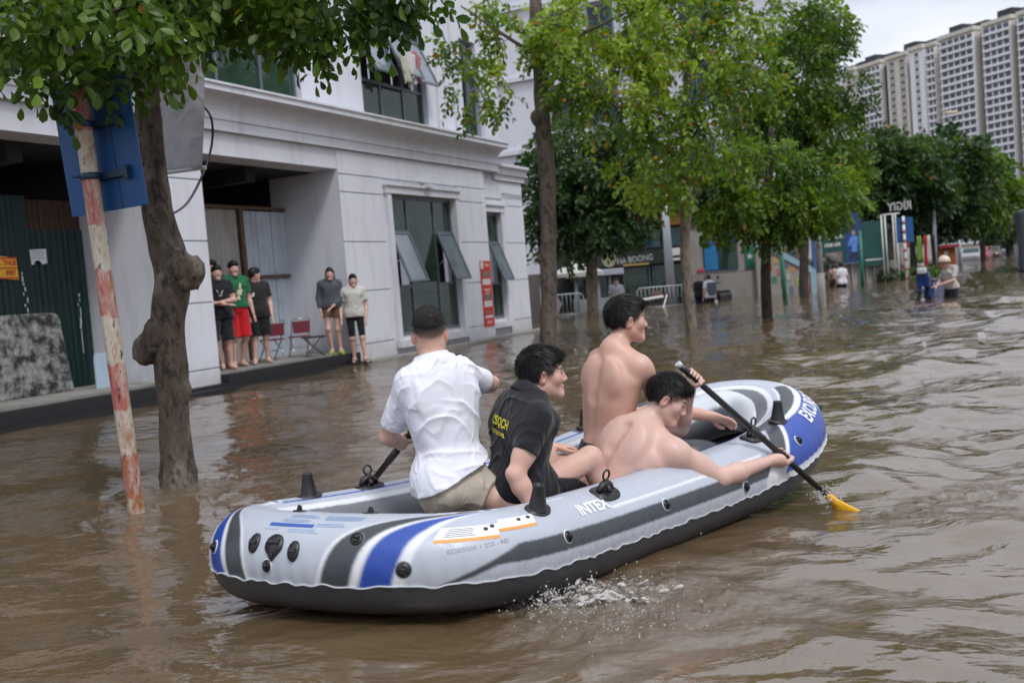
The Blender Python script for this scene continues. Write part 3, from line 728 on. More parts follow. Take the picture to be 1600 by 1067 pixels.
# ---- fittings
def patch(mb, M, outline, h=.006, rise=None, A0=None):
    """a flat moulded patch with thickness, outline in the tube tangent plane"""
    n = len(outline); V = []
    for (x, y) in outline: V.append(M @ Vector((x, y, -(x * 0 + y * y) / (2 * BR) - .002)))
    for (x, y) in outline: V.append(M @ Vector((x * .96, y * .96, -(y * y) / (2 * BR) + h)))
    c = M @ Vector((0, 0, h * 1.1)); V.append(c)
    F = [(i, (i + 1) % n, n + (i + 1) % n, n + i) for i in range(n)] + [(n + i, n + (i + 1) % n, 2 * n) for i in range(n)]
    mb.add(V, F, 0, True)
def oval(rx, ry, n=28, p=2.): return [(rx * sgnp(math.cos(t), 2 / p), ry * sgnp(math.sin(t), 2 / p)) for t in np.linspace(0, 2 * math.pi, n, endpoint=False)]
def upM(A, q, off=0):
    """frame standing upright on the tube with Z up"""
    M = tube_frame(A, q, off); z = Vector((0, 0, 1)); nrm = M.col[2].xyz; zz = (z * .55 + nrm * .45).normalized(); x = M.col[0].xyz; x = (x - zz * x.dot(zz)).normalized(); y = zz.cross(x)
    return Matrix(((x.x, y.x, zz.x, M[0][3]), (x.y, y.y, zz.y, M[1][3]), (x.z, y.z, zz.z, M[2][3]), (0, 0, 0, 1)))
for A, q in ((.93, 68), (2.93, 82), (-.94, 90), (-2.82, 90)):
    mb = MB(); patch(mb, tube_frame(A, q), oval(.066, .052), .008); o = mb.build('oar_lock', M_RUB, boat)
    M = upM(A, q); t = MB(); prof = [(0, .046), (.012, .040), (.06, .031), (.105, .0235), (.112, .0245), (.112, .016), (.05, .016)]
    V = []; n = 24
    for z, r in prof: V += [M @ Vector((r * math.cos(2 * math.pi * k / n), r * math.sin(2 * math.pi * k / n), z)) for k in range(n)]
    t.add(V, [(i * n + k, i * n + (k + 1) % n, (i + 1) * n + (k + 1) % n, (i + 1) * n + k) for i in range(len(prof) - 1) for k in range(n)], 0, True); t.build('oar_lock_cone', M_RUB, o)
for A, q in ((1.40, 66), (2.64, 78), (-1.26, 88)):
    mb = MB(); patch(mb, tube_frame(A, q), [(x, y) for x, y in oval(.078, .060, 30, 2.8)], .008); o = mb.build('oar_ring_mount', M_RUB, boat)
    M = upM(A, q); t = MB(); t.tube([M @ Vector((x, 0, .012 + .030 * (1 - (x / .048) ** 2))) for x in np.linspace(-.048, .048, 9)], [.012, .016, .018, .019, .019, .019, .018, .016, .012], 10)
    t.tube([M @ Vector((0, y, .010 + .026 * (1 - (y / .036) ** 2))) for y in np.linspace(-.036, .036, 7)], .011, 8)
    t.tube([M @ Vector((0, 0, .03)), M @ Vector((0, 0, .062))], [.014, .010], 10); t.build('ring_base', M_RUB, o)
    t = MB(); rr = .0215; t.tube([M @ Vector((rr * math.sin(a), 0, .060 + rr * 1.08 - rr * 1.08 * math.cos(a))) for a in np.linspace(0, 2 * math.pi, 25)], .0052, 8); t.build('ring', M_RUB, o)
def clip(A, q, rx=.022, ry=.026, ring=True):
    M = tube_frame(A, q); mb = MB(); patch(mb, M, oval(rx * 1.22, ry * 1.22), .003); w = mb.build('clip_border', M_LIGHTV, boat)
    mb = MB(); patch(mb, M, oval(rx, ry), .0075); o = mb.build('rope_clip', M_RUB, boat); t = MB()
    t.tube([M @ Vector((0, y, .006 + .014 * (1 - (y / .016) ** 2))) for y in np.linspace(-.016, .016, 7)], .0055, 8); t.tube([M @ Vector((x, .002, .006 + .010 * (1 - (x / .012) ** 2))) for x in np.linspace(-.012, .012, 5)], .005, 8); t.build('clip_loop', M_RUB, o)
for A, q in ((.985, 21), (1.72, 21), (2.35, 6), (2.88, 33), (3.44, 24), (-.05, 8), (-.36, 20)): clip(A, q)
def valve(A, q, r):
    M = tube_frame(A, q); mb = MB(); patch(mb, M, oval(r * 1.15, r * 1.15), .003); mb.build('valve_border', M_GREYV, boat)
    mb = MB(); patch(mb, M, oval(r, r), .007); o = mb.build('air_valve', M_RUB, boat); t = MB()
    t.tube([M @ Vector((0, 0, .006)), M @ Vector((0, 0, .013))], [r * .55, r * .5], 16); t.tube([M @ Vector((-r * .5, r * .2, .016)), M @ Vector((r * .4, -r * .1, .018))], .005, 8); t.build('valve_cap', M_RUB, o)
valve(.415, 9, .030); valve(.275, 44, .030)
# stern: motor-mount pads (pear shape between two ovals)
for A, q, pear in ((-.125, 33, 0), (.06, 27, 0), (-.03, 32, 1)):
    M = tube_frame(A, q); mb = MB()
    if pear: ol = [(x * (1 if y > -.02 else max(.25, 1 - (abs(y) - .02) / .06)), y) for x, y in [(.046 * math.cos(t), .050 * math.sin(t) if math.sin(t) > 0 else .066 * math.sin(t)) for t in np.linspace(0, 2 * math.pi, 32, endpoint=False)]]
    else: ol = oval(.027, .044)
    patch(mb, M, ol, .009); o = mb.build('motor_mount_pad', M_RUB, boat); t = MB()
    wv = .030 if pear else .019
    t.box(-wv, wv, -.006 + (.012 if pear else 0), .010 + (.012 if pear else 0), .006, .018, 0, M); 
    if pear: t.tube([M @ Vector((.008 * math.cos(a), -.045 + .008 * math.sin(a), .010)) for a in np.linspace(0, 2 * math.pi, 13)], .004, 6)
    t.build('pad_bar', M_RUB, o)
for A, q in ((-.05, 96), (.27, 100)):
    M = tube_frame(A, q); mb = MB(); patch(mb, M, oval(.036, .017), .006); o = mb.build('grab_tab', M_RUB, boat); t = MB()
    t.prism([(-.016, .004), (.016, .004), (.010, .026), (-.006, .030)], -.003, .003, 0, M); t.build('tab_fin', M_RUB, o)
M = tube_frame(.50, 101); mb = MB(); patch(mb, M, oval(.030, .014), .006); mb.build('grab_tab', M_RUB, boat)
# ---- printed matter, lying 2 mm off the vinyl
def text_mesh(txt, size, bold=0., shear=0., sp=1., aspect=1.):
    cu = bpy.data.curves.new('t', 'FONT'); cu.body = txt; cu.size = size; cu.offset = bold; cu.shear = shear; cu.space_character = sp; cu.resolution_u = 3
    ob = bpy.data.objects.new('t', cu); COL.objects.link(ob); dg = bpy.context.evaluated_depsgraph_get(); me = bpy.data.meshes.new_from_object(ob.evaluated_get(dg))
    bpy.data.objects.remove(ob); bpy.data.curves.remove(cu)
    bm = bmesh.new(); bm.from_mesh(me); bmesh.ops.triangulate(bm, faces=bm.faces)
    for _ in range(2):
        lg = [e for e in bm.edges if e.calc_length() > size * .35]
        if lg: bmesh.ops.subdivide_edges(bm, edges=lg, cuts=1); bmesh.ops.triangulate(bm, faces=[f for f in bm.faces if len(f.verts) > 3])
    V = np.array([v.co[:] for v in bm.verts], float); V[:, 0] *= aspect; bm.verts.index_update(); Fc = [[v.index for v in f.verts] for f in bm.faces]; bm.free(); bpy.data.meshes.remove(me)
    V[:, :2] -= (V[:, :2].min(0) + V[:, :2].max(0)) / 2
    return V, Fc
def lay(V, A0, q0, rot=0, off=.003):
    c, s = math.cos(rot), math.sin(rot); x = V[:, 0] * c - V[:, 1] * s; y = V[:, 0] * s + V[:, 1] * c
    return tube_pt(A0 + x, q0 + np.degrees(y / BR), off)
def letter(name, txt, size, A0, q0, m, rot=0, **k):
    V, Fc = text_mesh(txt, size, **k); me = bpy.data.meshes.new(name); me.from_pydata(lay(V, A0, q0, rot).tolist(), [], Fc); return mesh_obj(name, me, m, boat)
def panel(name, A0, A1, q0, q1, m, off=.0018, par=boat, shr=0.):
    n, k = 14, 8; aa = np.linspace(A0, A1, n)[:, None]; qq = np.linspace(q0, q1, k)[None, :]; V = tube_pt(aa + shr * (qq - q0) / 90., qq + 0 * aa, off).reshape(-1, 3)
    i = np.arange(n - 1)[:, None]; j = np.arange(k - 1)[None, :]
    return mesh_obj(name, np_mesh(name, V, np.stack([i * k + j, i * k + j + 1, (i + 1) * k + j + 1, (i + 1) * k + j], -1).reshape(-1, 4)), m, par)
M_INKW = mat('white_ink', (.80, .81, .82), .45, .05); M_INKB = mat('blue_ink', (.03, .09, .36), .45, .08); M_INKP = mat('pale_blue_ink', (.36, .46, .62), .5, .1)
M_INKO = mat('orange_ink', (.80, .30, .06), .5, .08); M_INKK = mat('black_ink', (.02, .02, .025), .5, .1); M_INKG = mat('grey_ink', (.30, .31, .33), .5, .1)
letter('lettering', 'INTEX', .082, 1.245, 49, M_INKW, bold=.0022, aspect=.95, sp=.95)
letter('lettering', 'EXCURSION', .125, 3.33, 53, M_INKW, bold=.0034, aspect=.66, sp=1.02)
# owner's table printed on the stern
panel('print_panel', -.10, .10, 58, 63, M_INKB)
for (a0, a1, q0, q1) in ((-.12, -.02, 53, 57), (.0, .14, 50, 57), (-.06, .08, 66, 73), (.10, .24, 60, 68), (-.04, .10, 75, 84), (.12, .28, 72, 85)):
    for rrow in range(int((q1 - q0) / 2.2)): panel('print_line', a0 + RNG.uniform(0, .012), a1 - RNG.uniform(0, .03), q0 + rrow * 2.2, q0 + rrow * 2.2 + 1.3, M_INKP)
# warning label with pictograms on the near stern quarter
panel('warning_label', .50, .70, 40, 56, M_INKW, .0016, boat, .16); panel('warning_label', .705, .86, 48, 62, M_INKW, .0016, boat, .10)
panel('label_band', .50, .70, 36.5, 40.5, M_INKO, .0022, boat, .02); panel('label_band', .705, .86, 44, 48, M_INKO, .0022, boat, .02)
for k in range(5): panel('print_line', .53 + k * .005, .62 + .01 * RNG.random(), 43 + k * 2.4, 44 + k * 2.4, M_INKG, .003)
for (A0, q0) in ((.665, 50), (.69, 53), (.80, 57), (.845, 58)):
    mb = MB(); patch(mb, tube_frame(A0, q0, .002), oval(.011, .009, 12), .001); mb.build('pictogram', M_INKK, boat)
letter('lettering', 'E2203500 1 223 - RD', .022, .63, 29, M_INKG, rot=.12)
# ================================================================== the four men in the boat
M_WSHIRT = cloth_mat('white_cotton', (.74, .75, .82), .85, 500, .04); M_KHAKI = cloth_mat('khaki_cotton', (.46, .41, .33), .9, 420, .08)
M_BPOLO = cloth_mat('black_pique', (.014, .014, .017), .85, 520, .2); M_BSHORT = cloth_mat('black_nylon', (.012, .012, .014), .6, 300, .2)
# ---- paddles first: hands close on their shafts
def paddle(top, low, label, blade=True, bl=.42, bmat=None, tail=0.):
    top, low = np.asarray(top, float), np.asarray(low, float); ax = unit(low - top)
    root = empty('paddle', tuple(map(float, (top + low) / 2)), 0, label, 'paddle'); c = (top + low) / 2
    q = lambda p: tuple(map(float, p - c)); t = MB()
    t.tube([q(top), q(top + ax * .05), q(low)], .0165, 18); t.build('shaft', mat('black_alloy', (.016, .016, .018), .33, .15, 20, .05, 300), root)
    t = MB(); t.tube([q(top - ax * .012), q(top + ax * .012)], .0175, 18); t.build('end_cap', mat('silver_plastic', (.55, .56, .58), .4), root)
    L_ = np.linalg.norm(low - top); t = MB(); m0 = top + ax * L_ * .50; t.tube([q(m0 - ax * .05), q(m0 - ax * .048), q(m0 + ax * .048), q(m0 + ax * .05)], [.017, .0195, .0195, .017], 18); t.build('ferrule', mat('black_plastic', (.02, .02, .022), .45), root)
    if blade:
        side = unit(np.cross(ax, A3(.3, .9, .2))); nn = np.cross(ax, side); n = 22; V = []; Fc = []
        for i in range(n):
            u = i / (n - 1); w = .022 + .062 * math.sin(min(1, u * 1.5) * math.pi / 2) ** 1.2 * (1 - max(0, (u - .82) / .18) ** 2 * .75); p = low + ax * bl * u + nn * .02 * math.sin(u * 3)
            for s_ in np.linspace(-1, 1, 9): V.append(q(p + side * w * s_ + nn * (.010 * (1 - s_ * s_) * (1 - u * .7) + .006)))
            for s_ in np.linspace(1, -1, 9): V.append(q(p + side * w * s_ - nn * .004))
        for i in range(n - 1):
            for k in range(18): Fc.append((i * 18 + k, i * 18 + (k + 1) % 18, (i + 1) * 18 + (k + 1) % 18, (i + 1) * 18 + k))
        Fc += [list(range(18))[::-1], [(n - 1) * 18 + k for k in range(18)]]
        t = MB(); t.add(V, Fc, 0, True); t.build('blade', bmat or mat('yellow_plastic', (.80, .42, .02), .4, .06), root)
        t = MB(); t.tube([q(low - ax * .05), q(low - ax * .045), q(low + ax * .03), q(low + ax * .05)], [.018, .021, .024, .018], 16); t.build('blade_socket', mat('yellow_plastic', (.80, .42, .02), .4, .06), root)
    return root
p4t, p4b = PX(1061, 570, 5.16), PX(1301, 781, 5.31)
ax4 = unit(p4b - p4t); paddle(p4t, p4b + ax4 * .0, 'black paddle with yellow blade held over the near side by the leaning shirtless man')
p1t, p1m = PX(702, 601, 4.87), PX(585, 748, 5.19); ax1 = unit(p1m - p1t); p1b = p1m + ax1 * .36
paddle(p1t, p1b, 'black paddle held over the far side by the man in the white shirt')
def onaxis(P, a, ax): P = np.asarray(P, float); return a + ax * float((P - a) @ ax)
def hemplane(off, tilt=0., wob=0.):
    def f(J, up, lat, fw): return J['pel'] + up * off, unit(-up + lat * tilt)
    return f

def grip(P, base, ax, rs, thumb, S=1., hint=None):
    C = np.asarray(P, np.float32) - np.asarray(base, np.float32)
    return lambda W, sg: hand_grip(W, C, ax, rs, thumb, S, hint)
def back(hand, el, d=.080): return np.asarray(hand) + unit(np.asarray(el) - np.asarray(hand)) * d
# man kneeling at the stern, white shirt
B1 = (-.35, 4.65, 0)
J1 = dict(pel=PX(708, 750, 4.69), neck=PX(676, 566, 4.72), head=PX(671, 521, 4.74), hf=(-.12, 1, -.05), hu=(-.02, .05, 1),
          shL=PX(640, 600, 4.63), shR=PX(720, 582, 4.80), elL=PX(606, 682, 4.77), elR=PX(766, 600, 4.98),
          hipL=PX(688, 768, 4.64), hipR=PX(734, 760, 4.70), knL=(-.40, 4.95, .13), anL=(-.46, 4.55, .10), anR=(-.02, 4.48, .10), toeL=(0, -1, -.1), toeR=(-.2, -1, -.1))
J1['knR'] = J1['hipR'] + unit(PX(846, 812, 4.60) - J1['hipR']) * .41
h1L = onaxis(PX(632, 690, 5.06), p1t, ax1); h1R = onaxis(PX(704, 604, 4.88), p1t, ax1)
J1['wrL'] = back(h1L, J1['elL']); J1['wrR'] = back(h1R, J1['elR'])
GM = 'men in the inflatable boat'
human('kneeling man in white shirt and khaki shorts at the stern, back turned', J1, B1, .0042, .98, 1.0, GM, SKIN * A3(.98, .94, .90), 'fade',
      {'L': grip(h1L, B1, ax1, .0165, 1), 'R': grip(h1R, B1, ax1, .0165, -1)},
      shirt=(M_WSHIRT, dict(hem=hemplane(.035, .34), sleeve=.80, slr=.070, amp=.017, ang=48, freq=26, loose=.134, collar=.0, inf=.018, stand=1)),
      shorts=(M_KHAKI, dict(len=.27, legr=.100, amp=.006, ang=70, freq=22, inf=.014)), fade=1, hairt=.012)
# man sitting amidships, black polo shirt
B2 = (.05, 4.72, 0)
J2 = dict(pel=PX(802, 768, 4.78), neck=PX(829, 616, 4.77), head=PX(848, 584, 4.79), hf=(1, .10, .02), hu=(-.02, 0, 1),
          shR=PX(841, 653, 4.60), shL=PX(796, 634, 4.92), elR=PX(806, 742, 4.50), wrR=PX(834, 798, 4.50), elL=PX(852, 720, 5.05), wrL=PX(862, 698, 5.16),
          hipR=PX(818, 772, 4.70), hipL=PX(810, 765, 4.86), knR=PX(922, 716, 4.90), knL=PX(884, 728, 5.16), toeR=(1, .1, 0), toeL=(1, .2, 0))
J2['anR'] = J2['knR'] + unit(A3(.16, .05, -.36)) * .38; J2['anL'] = J2['knL'] + unit(A3(.20, .05, -.36)) * .38
man2 = human('man sitting in mid boat in black polo shirt with yellow lettering, face in profile', J2, B2, .0042, 1.0, 1.02, GM, SKIN * A3(1.0, .93, .88), 'short',
      {'L': lambda W, sg: hand_open(W, A3(.9, .25, -.12), A3(-.1, -.1, -1), sg, .5), 'R': lambda W, sg: hand_open(W, A3(.5, .3, -.75), A3(.3, .9, 0), sg, .4)},
      shirt=(M_BPOLO, dict(hem=hemplane(-.02), sleeve=.62, slr=.068, amp=.010, ang=35, freq=26, seed=5, skirt=.008, loose=.158, collar=.0, stand=1)),
      shorts=(M_BSHORT, dict(len=.66, legr=.080, amp=.004)), hairt=.024)
# shirtless man kneeling on the far side
B3 = (.46, 5.38, 0)
J3 = dict(pel=PX(944, 716, 5.36), neck=PX(960, 543, 5.34), head=PX(979, 500, 5.38), hf=(1, .22, 0), hu=(-.04, 0, 1),
          shL=PX(935, 562, 5.50), shR=PX(1000, 573, 5.24), elR=PX(1040, 640, 5.40), wrR=PX(1112, 650, 5.40), elL=PX(990, 650, 5.66), wrL=PX(1052, 640, 5.62),
          hipR=PX(955, 728, 5.30), hipL=PX(936, 726, 5.44), toeR=(-1, -.2, 0), toeL=(-1, -.2, 0))
J3['knR'] = J3['hipR'] + unit(A3(.25, .06, -.30)) * .40; J3['knL'] = J3['hipL'] + unit(A3(.27, .12, -.28)) * .40
J3['anR'] = J3['knR'] + A3(-.36, -.06, -.01); J3['anL'] = J3['knL'] + A3(-.36, -.06, -.01)
human('smiling shirtless man kneeling upright at the far side, reaching towards the bow', J3, B3, .0042, 1.0, .98, GM, SKIN * A3(.98, .90, .84), 'short',
      {'R': lambda W, sg: hand_open(W, A3(.86, .25, -.36), A3(.0, -.5, -.9), sg, .3, spread=.16), 'L': lambda W, sg: hand_open(W, A3(.9, .3, -.2), A3(0, -.2, -1), sg, .4)},
      shorts=(M_BSHORT, dict(len=.55, legr=.085, amp=.004, top=.085)), hairt=.018, smile=True, fade=1)
# shirtless man leaning over the near side with the yellow-bladed paddle
B4 = (.40, 5.05, 0)
J4 = dict(pel=PX(938, 780, 5.06), neck=PX(1008, 662, 5.12), head=PX(1043, 624, 5.13), hf=(.86, -.18, -.46), hu=(.42, .05, .9),
          shL=PX(982, 664, 5.26), shR=PX(1048, 706, 4.98), elR=PX(1126, 747, 5.02), elL=PX(1062, 668, 5.42),
          hipL=PX(930, 784, 5.16), hipR=PX(950, 790, 5.00), toeR=(-1, -.2, 0), toeL=(-1, -.2, 0))
J4['knR'] = J4['hipR'] + unit(A3(.36, .12, -.14)) * .40; J4['knL'] = J4['hipL'] + unit(A3(.36, .2, -.14)) * .40
J4['anR'] = J4['knR'] + A3(-.35, .08, -.03); J4['anL'] = J4['knL'] + A3(-.35, .08, -.03)
h4R = onaxis(PX(1222, 716, 5.25), p4t, ax4); h4L = onaxis(PX(1083, 590, 5.17), p4t, ax4)
J4['wrR'] = back(h4R, J4['elR']); J4['wrL'] = back(h4L, J4['elL'])
human('shirtless man leaning over the near side, both hands on the yellow bladed paddle', J4, B4, .0042, 1.0, 1.06, GM, SKIN, 'short',
      {'R': grip(h4R, B4, ax4, .0165, -1), 'L': grip(h4L, B4, ax4, .0165, -1, 1., None)},
      shorts=(M_BSHORT, dict(len=.55, legr=.085, amp=.004, top=.03)), hairt=.020, armb=1.18)
# yellow print on the back of the polo shirt
J, up, lat, fw, HM, hc, base = root_frames[man2.name]
M_YEL = mat('yellow_print', (.68, .58, .03), .6, .05)
bpy.context.view_layer.update()
sh2 = [c for c in man2.children if c.name.startswith('shirt')][0]
from mathutils.bvhtree import BVHTree
bv = BVHTree.FromPolygons([v.co for v in sh2.data.vertices], [tuple(p.vertices) for p in sh2.data.polygons])
for txt, size, hz, bold in (('CSQCH', .060, .335, .0016), ('CITY PATROL', .026, .285, .0008)):
    V, Fc = text_mesh(txt, size, bold=bold, aspect=.9); out_ = []
    for x, y, z in V:
        o_ = J['pel'] + up * (hz + y) + lat * (x + .03) - fw * .4; hit = bv.ray_cast(Vector(map(float, o_)), Vector(map(float, fw)))
        out_.append(tuple(hit[0] - Vector(map(float, fw)) * .011) if hit[0] else tuple(map(float, J['pel'] + up * (hz + y) + lat * x - fw * .13)))
    me = bpy.data.meshes.new('lettering'); me.from_pydata(out_, [], Fc); mesh_obj('lettering', me, M_YEL, man2)
# ================================================================== setting: flood water, ground
boatM = Matrix.Translation((BCX, BCY, 0)) @ Matrix.Rotation(BTH, 4, 'Z')
def smooth(x, a, b): t = np.clip((x - a) / (b - a), 0, 1); return t * t * (3 - 2 * t)
def boat_local(X, Y):
    c, s = math.cos(BTH), math.sin(BTH); x = (X - BCX) * c + (Y - BCY) * s; y = -(X - BCX) * s + (Y - BCY) * c
    return x + .3726 * y, y
rw = np.random.default_rng(11); WAVES = []
for k in range(60):
    lam = .22 * (2.9 / .22) ** rw.random(); dr = math.radians(78 + rw.normal(0, 42)); WAVES.append((2 * math.pi / lam * math.cos(dr), 2 * math.pi / lam * math.sin(dr), rw.random() * 6.28, lam))
S1 = PZ(880, 925, -.06); S2 = PZ(985, 955, -.06)
def water_z(X, Y):
    r = np.hypot(X, Y); base = -.075 * (1 - smooth(r, 7, 14))
    wx = X + .25 * fbm(np.stack([X * .5, Y * .5, X * 0], -1), 2); wy = Y + .25 * fbm(np.stack([X * .5 + 9, Y * .5, X * 0 + 3], -1), 2)
    z = 0
    for kx, ky, ph, lam in WAVES: z = z + .0040 * lam ** .96 * np.sin(kx * wx + ky * wy + ph)
    chop = .48 + .55 * smooth(X - .35 * Y, -3.5, 1.5)          # calmer in the lee of the building on the left
    z = z * chop * (1 + .35 * smooth(r, 7, 12))
    z = z + .0035 * chop * (1 - np.abs(fbm(np.stack([wx * 1.6, wy * 4.2, X * 0 + 2], -1), 3)) * 2)
    s, w = boat_local(X, Y)
    # turbulent wash along the near side of the boat and behind the paddle
    d1 = np.maximum(np.exp(-(((X - S1[0]) / .55) ** 2 + ((Y - S1[1]) / .30) ** 2)), .45 * np.exp(-(((X - S2[0]) / .7) ** 2 + ((Y - S2[1]) / .35) ** 2))); d2 = np.exp(-(((s - 1.2) / .8) ** 2 + ((w + 1.35) / .45) ** 2)) * .6
    tur = fbm(np.stack([X * 9, Y * 9, X * 0 + 5], -1), 4, .62)
    z = z + (d1 * .075 + d2 * .030) * (tur + .15)
    for px_, py_, rr, am in ((-2.53, 6.40, .10, .010), (-2.59, 7.42, .30, .011)):
        q = np.hypot(X - px_, Y - py_); z = z + am * np.exp(-np.maximum(q - rr, 0) / .28) * np.sin((q - rr) * 26 + 3 * tur) + .02 * np.exp(-np.maximum(q - rr, 0) / .07)
    ins = smooth(1 - (np.abs((s + .22) / 1.30) ** 3 + np.abs(w / .56) ** 3), 0, .25)
    z = base + z * (1 - ins) - .16 * ins
    return z, d1, d2, tur
# polar sheet, finer towards the middle of the street, out to the horizon
dep = np.linspace(1 / .95, 1 / 520., 560); rad = 1 / dep; rad = np.concatenate([1.27 / np.tan(np.linspace(math.radians(50), math.radians(.16), 600))])
ang = np.radians(np.concatenate([np.linspace(-75, -33, 40, endpoint=False), np.linspace(-33, 33, 760), np.linspace(33.5, 75, 40)]))
RR, TT = np.meshgrid(rad, ang, indexing='ij'); X = RR * np.sin(TT); Y = RR * np.cos(TT)
Z, D1, D2, TU = water_z(X, Y); fade_ = 1 - smooth(RR, 60, 160); Z = np.where(RR > 60, Z * fade_, Z)
nr, na = RR.shape; i = np.arange(nr - 1)[:, None]; j = np.arange(na - 1)[None, :]
me = np_mesh('water', np.stack([X, Y, Z], -1).reshape(-1, 3), np.stack([i * na + j, i * na + j + 1, (i + 1) * na + j + 1, (i + 1) * na + j], -1).reshape(-1, 4)[:, ::-1])
fn = fbm(np.stack([X * 14, Y * 14, X * 0], -1), 4, .6); fs_ = fbm(np.stack([X * 1.3, Y * 3.2, X * 0 + 8], -1), 3)
foam = D1 * 1.05 + D2 * (.28 + .5 * np.clip(fn * 2, -.3, .5))
s_, w_ = boat_local(X, Y); 
foam = foam + np.clip(1 - np.abs(fs_) * 13, 0, 1) * .40 * smooth(fbm(np.stack([X * .6, Y * .9, X * 0 + 1], -1), 2), -.05, .3) * (RR < 10)
for px_, py_, rr in ((-2.53, 6.40, .09), (-2.59, 7.42, .26)):
    q = np.hypot(X - px_, Y - py_); foam = foam + np.clip(1.3 - (q - rr) / .10 + fn * 1.5, 0, 1) * np.clip(1.4 - (q - rr) / .2, 0, 1) * .55
foam = foam + np.clip(fn * 2.4 - .62 + .5 * smooth(fbm(np.stack([X * .35, Y * .6, X * 0 + 4], -1), 2), .1, .5), 0, 1) * .55 * smooth(RR, 14, 20) * (1 - smooth(RR, 45, 70)) * (X < .28 * Y)
set_attr(me, 'foam', np.clip(foam, 0, 1).reshape(-1), 'FLOAT')
s = NT('flood_water'); fa_ = s.attr('foam').outputs['Fac']
fh = s.n('ShaderNodeTexVoronoi', {'Scale': 34.}, feature='DISTANCE_TO_EDGE'); s.set(fh.inputs['Vector'], s.pos()); fnz = s.noise(26, 6, .72, s.pos((1, 1.5, 1)), .8); fbig = s.noise(7, 4, .6, s.pos((1, 1.6, 1)), 1.)
lace = s.math('ADD', s.math('MULTIPLY', fnz, .75), s.math('MULTIPLY', fbig, .55)); lace = s.math('ADD', lace, s.math('MULTIPLY', s.math('SUBTRACT', .10, fh.outputs[0]), .25))
fo = s.n('ShaderNodeMapRange', {'From Min': .90, 'From Max': 1.22, 'To Min': 0., 'To Max': .8}); s.set(fo.inputs[0], s.math('ADD', lace, s.math('MULTIPLY', fa_, .42))); fo = s.math('MULTIPLY', fo.outputs[0], s.ramp(fa_, [(.03, 0), (.2, 1)]))
big = s.noise(.55, 4, .6, s.pos()); mud = s.ramp(big, [(.3, (.096, .065, .034)), (.7, (.126, .087, .048))])
s.inp(Base_Color=s.mix(fo, mud, (.54, .49, .43)), Roughness=s.math('ADD', s.math('MULTIPLY', fo, .16), .03)); s.b.inputs['IOR'].default_value = 1.95
r1 = s.noise(3.2, 4, .6, s.pos((1, 1.9, 1)), .6); r2 = s.noise(15, 3, .55, s.pos((1, 1.7, 1)), .4)
r0 = s.noise(2.1, 3, .5, s.pos((.9, 1.5, 1)), .25); b0 = s.n('ShaderNodeBump', {'Strength': .40, 'Distance': .10}); s.set(b0.inputs['Height'], r0)
b1 = s.n('ShaderNodeBump', {'Strength': .24, 'Distance': .030}); s.set(b1.inputs['Height'], r1); s.set(b1.inputs['Normal'], b0.outputs[0])
b2 = s.n('ShaderNodeBump', {'Strength': .17, 'Distance': .010}); s.set(b2.inputs['Height'], r2); s.set(b2.inputs['Normal'], b1.outputs[0]); 
b3 = s.n('ShaderNodeBump', {'Distance': .02}); s.set(b3.inputs['Strength'], s.math('MULTIPLY', fa_, 1.3)); s.set(b3.inputs['Height'], s.math('ADD', fnz, fbig)); s.set(b3.inputs['Normal'], b2.outputs[0]); s.set(s.b.inputs['Normal'], b3.outputs[0])
tag(mesh_obj('water', me, s.m), kind='structure')
gm = MB(); gm.add([(-900, -60, -.75), (900, -60, -.75), (900, 1500, -.75), (-900, 1500, -.75)], [(0, 1, 2, 3)]); tag(gm.build('ground', mat('mud', (.10, .075, .05), .9)), kind='structure')
# splash: droplets and torn water thrown up by the near side
dv, dfc = [], []; ico = bmesh.new(); bmesh.ops.create_icosphere(ico, subdivisions=1, radius=1); iv = np.array([v.co[:] for v in ico.verts]); ico.faces.ensure_lookup_table(); ifc = np.array([[v.index for v in f.verts] for f in ico.faces]); ico.free()
cb, sb_ = math.cos(BTH), math.sin(BTH); rs = np.random.default_rng(5)
for k in range(1100):
    if k < 620: q = PZ(rs.normal(855, 38), rs.normal(915, 22), -.06); hz, rr = abs(rs.normal(0, .055)) * rs.random(), rs.uniform(.0012, .0052)
    elif k < 900: q = PZ(rs.normal(950, 75), rs.normal(945, 34), -.06); hz, rr = abs(rs.normal(0, .022)), rs.uniform(.001, .0042)
    elif k < 960: q = PZ(rs.normal(800, 60), rs.normal(900, 22), -.06) + A3(0, .02, 0); hz, rr = abs(rs.normal(0, .08)), rs.uniform(.001, .003)
    else: q = PZ(1296 + rs.normal(0, 14), 778 + rs.normal(0, 8), 0); hz, rr = abs(rs.normal(0, .03)), rs.uniform(.0015, .005)
    dv.append(iv * rr * np.array([1, 1, rs.uniform(.8, 1.6)]) + np.array([q[0], q[1], q[2] + .01 + hz])); dfc.append(ifc)
nv = len(iv); dfc = [ifc + nv * k for k in range(len(dv))]
s = NT('splash_water'); s.inp(Base_Color=(.74, .71, .67, 1), Roughness=.08); s.b.inputs['IOR'].default_value = 1.33; s.b.inputs['Transmission Weight'].default_value = .42
SFl = Field(PZ(855, 915, -.06) - A3(.55, .30, .08), PZ(930, 945, -.06) + A3(.55, .32, .20), .0055)
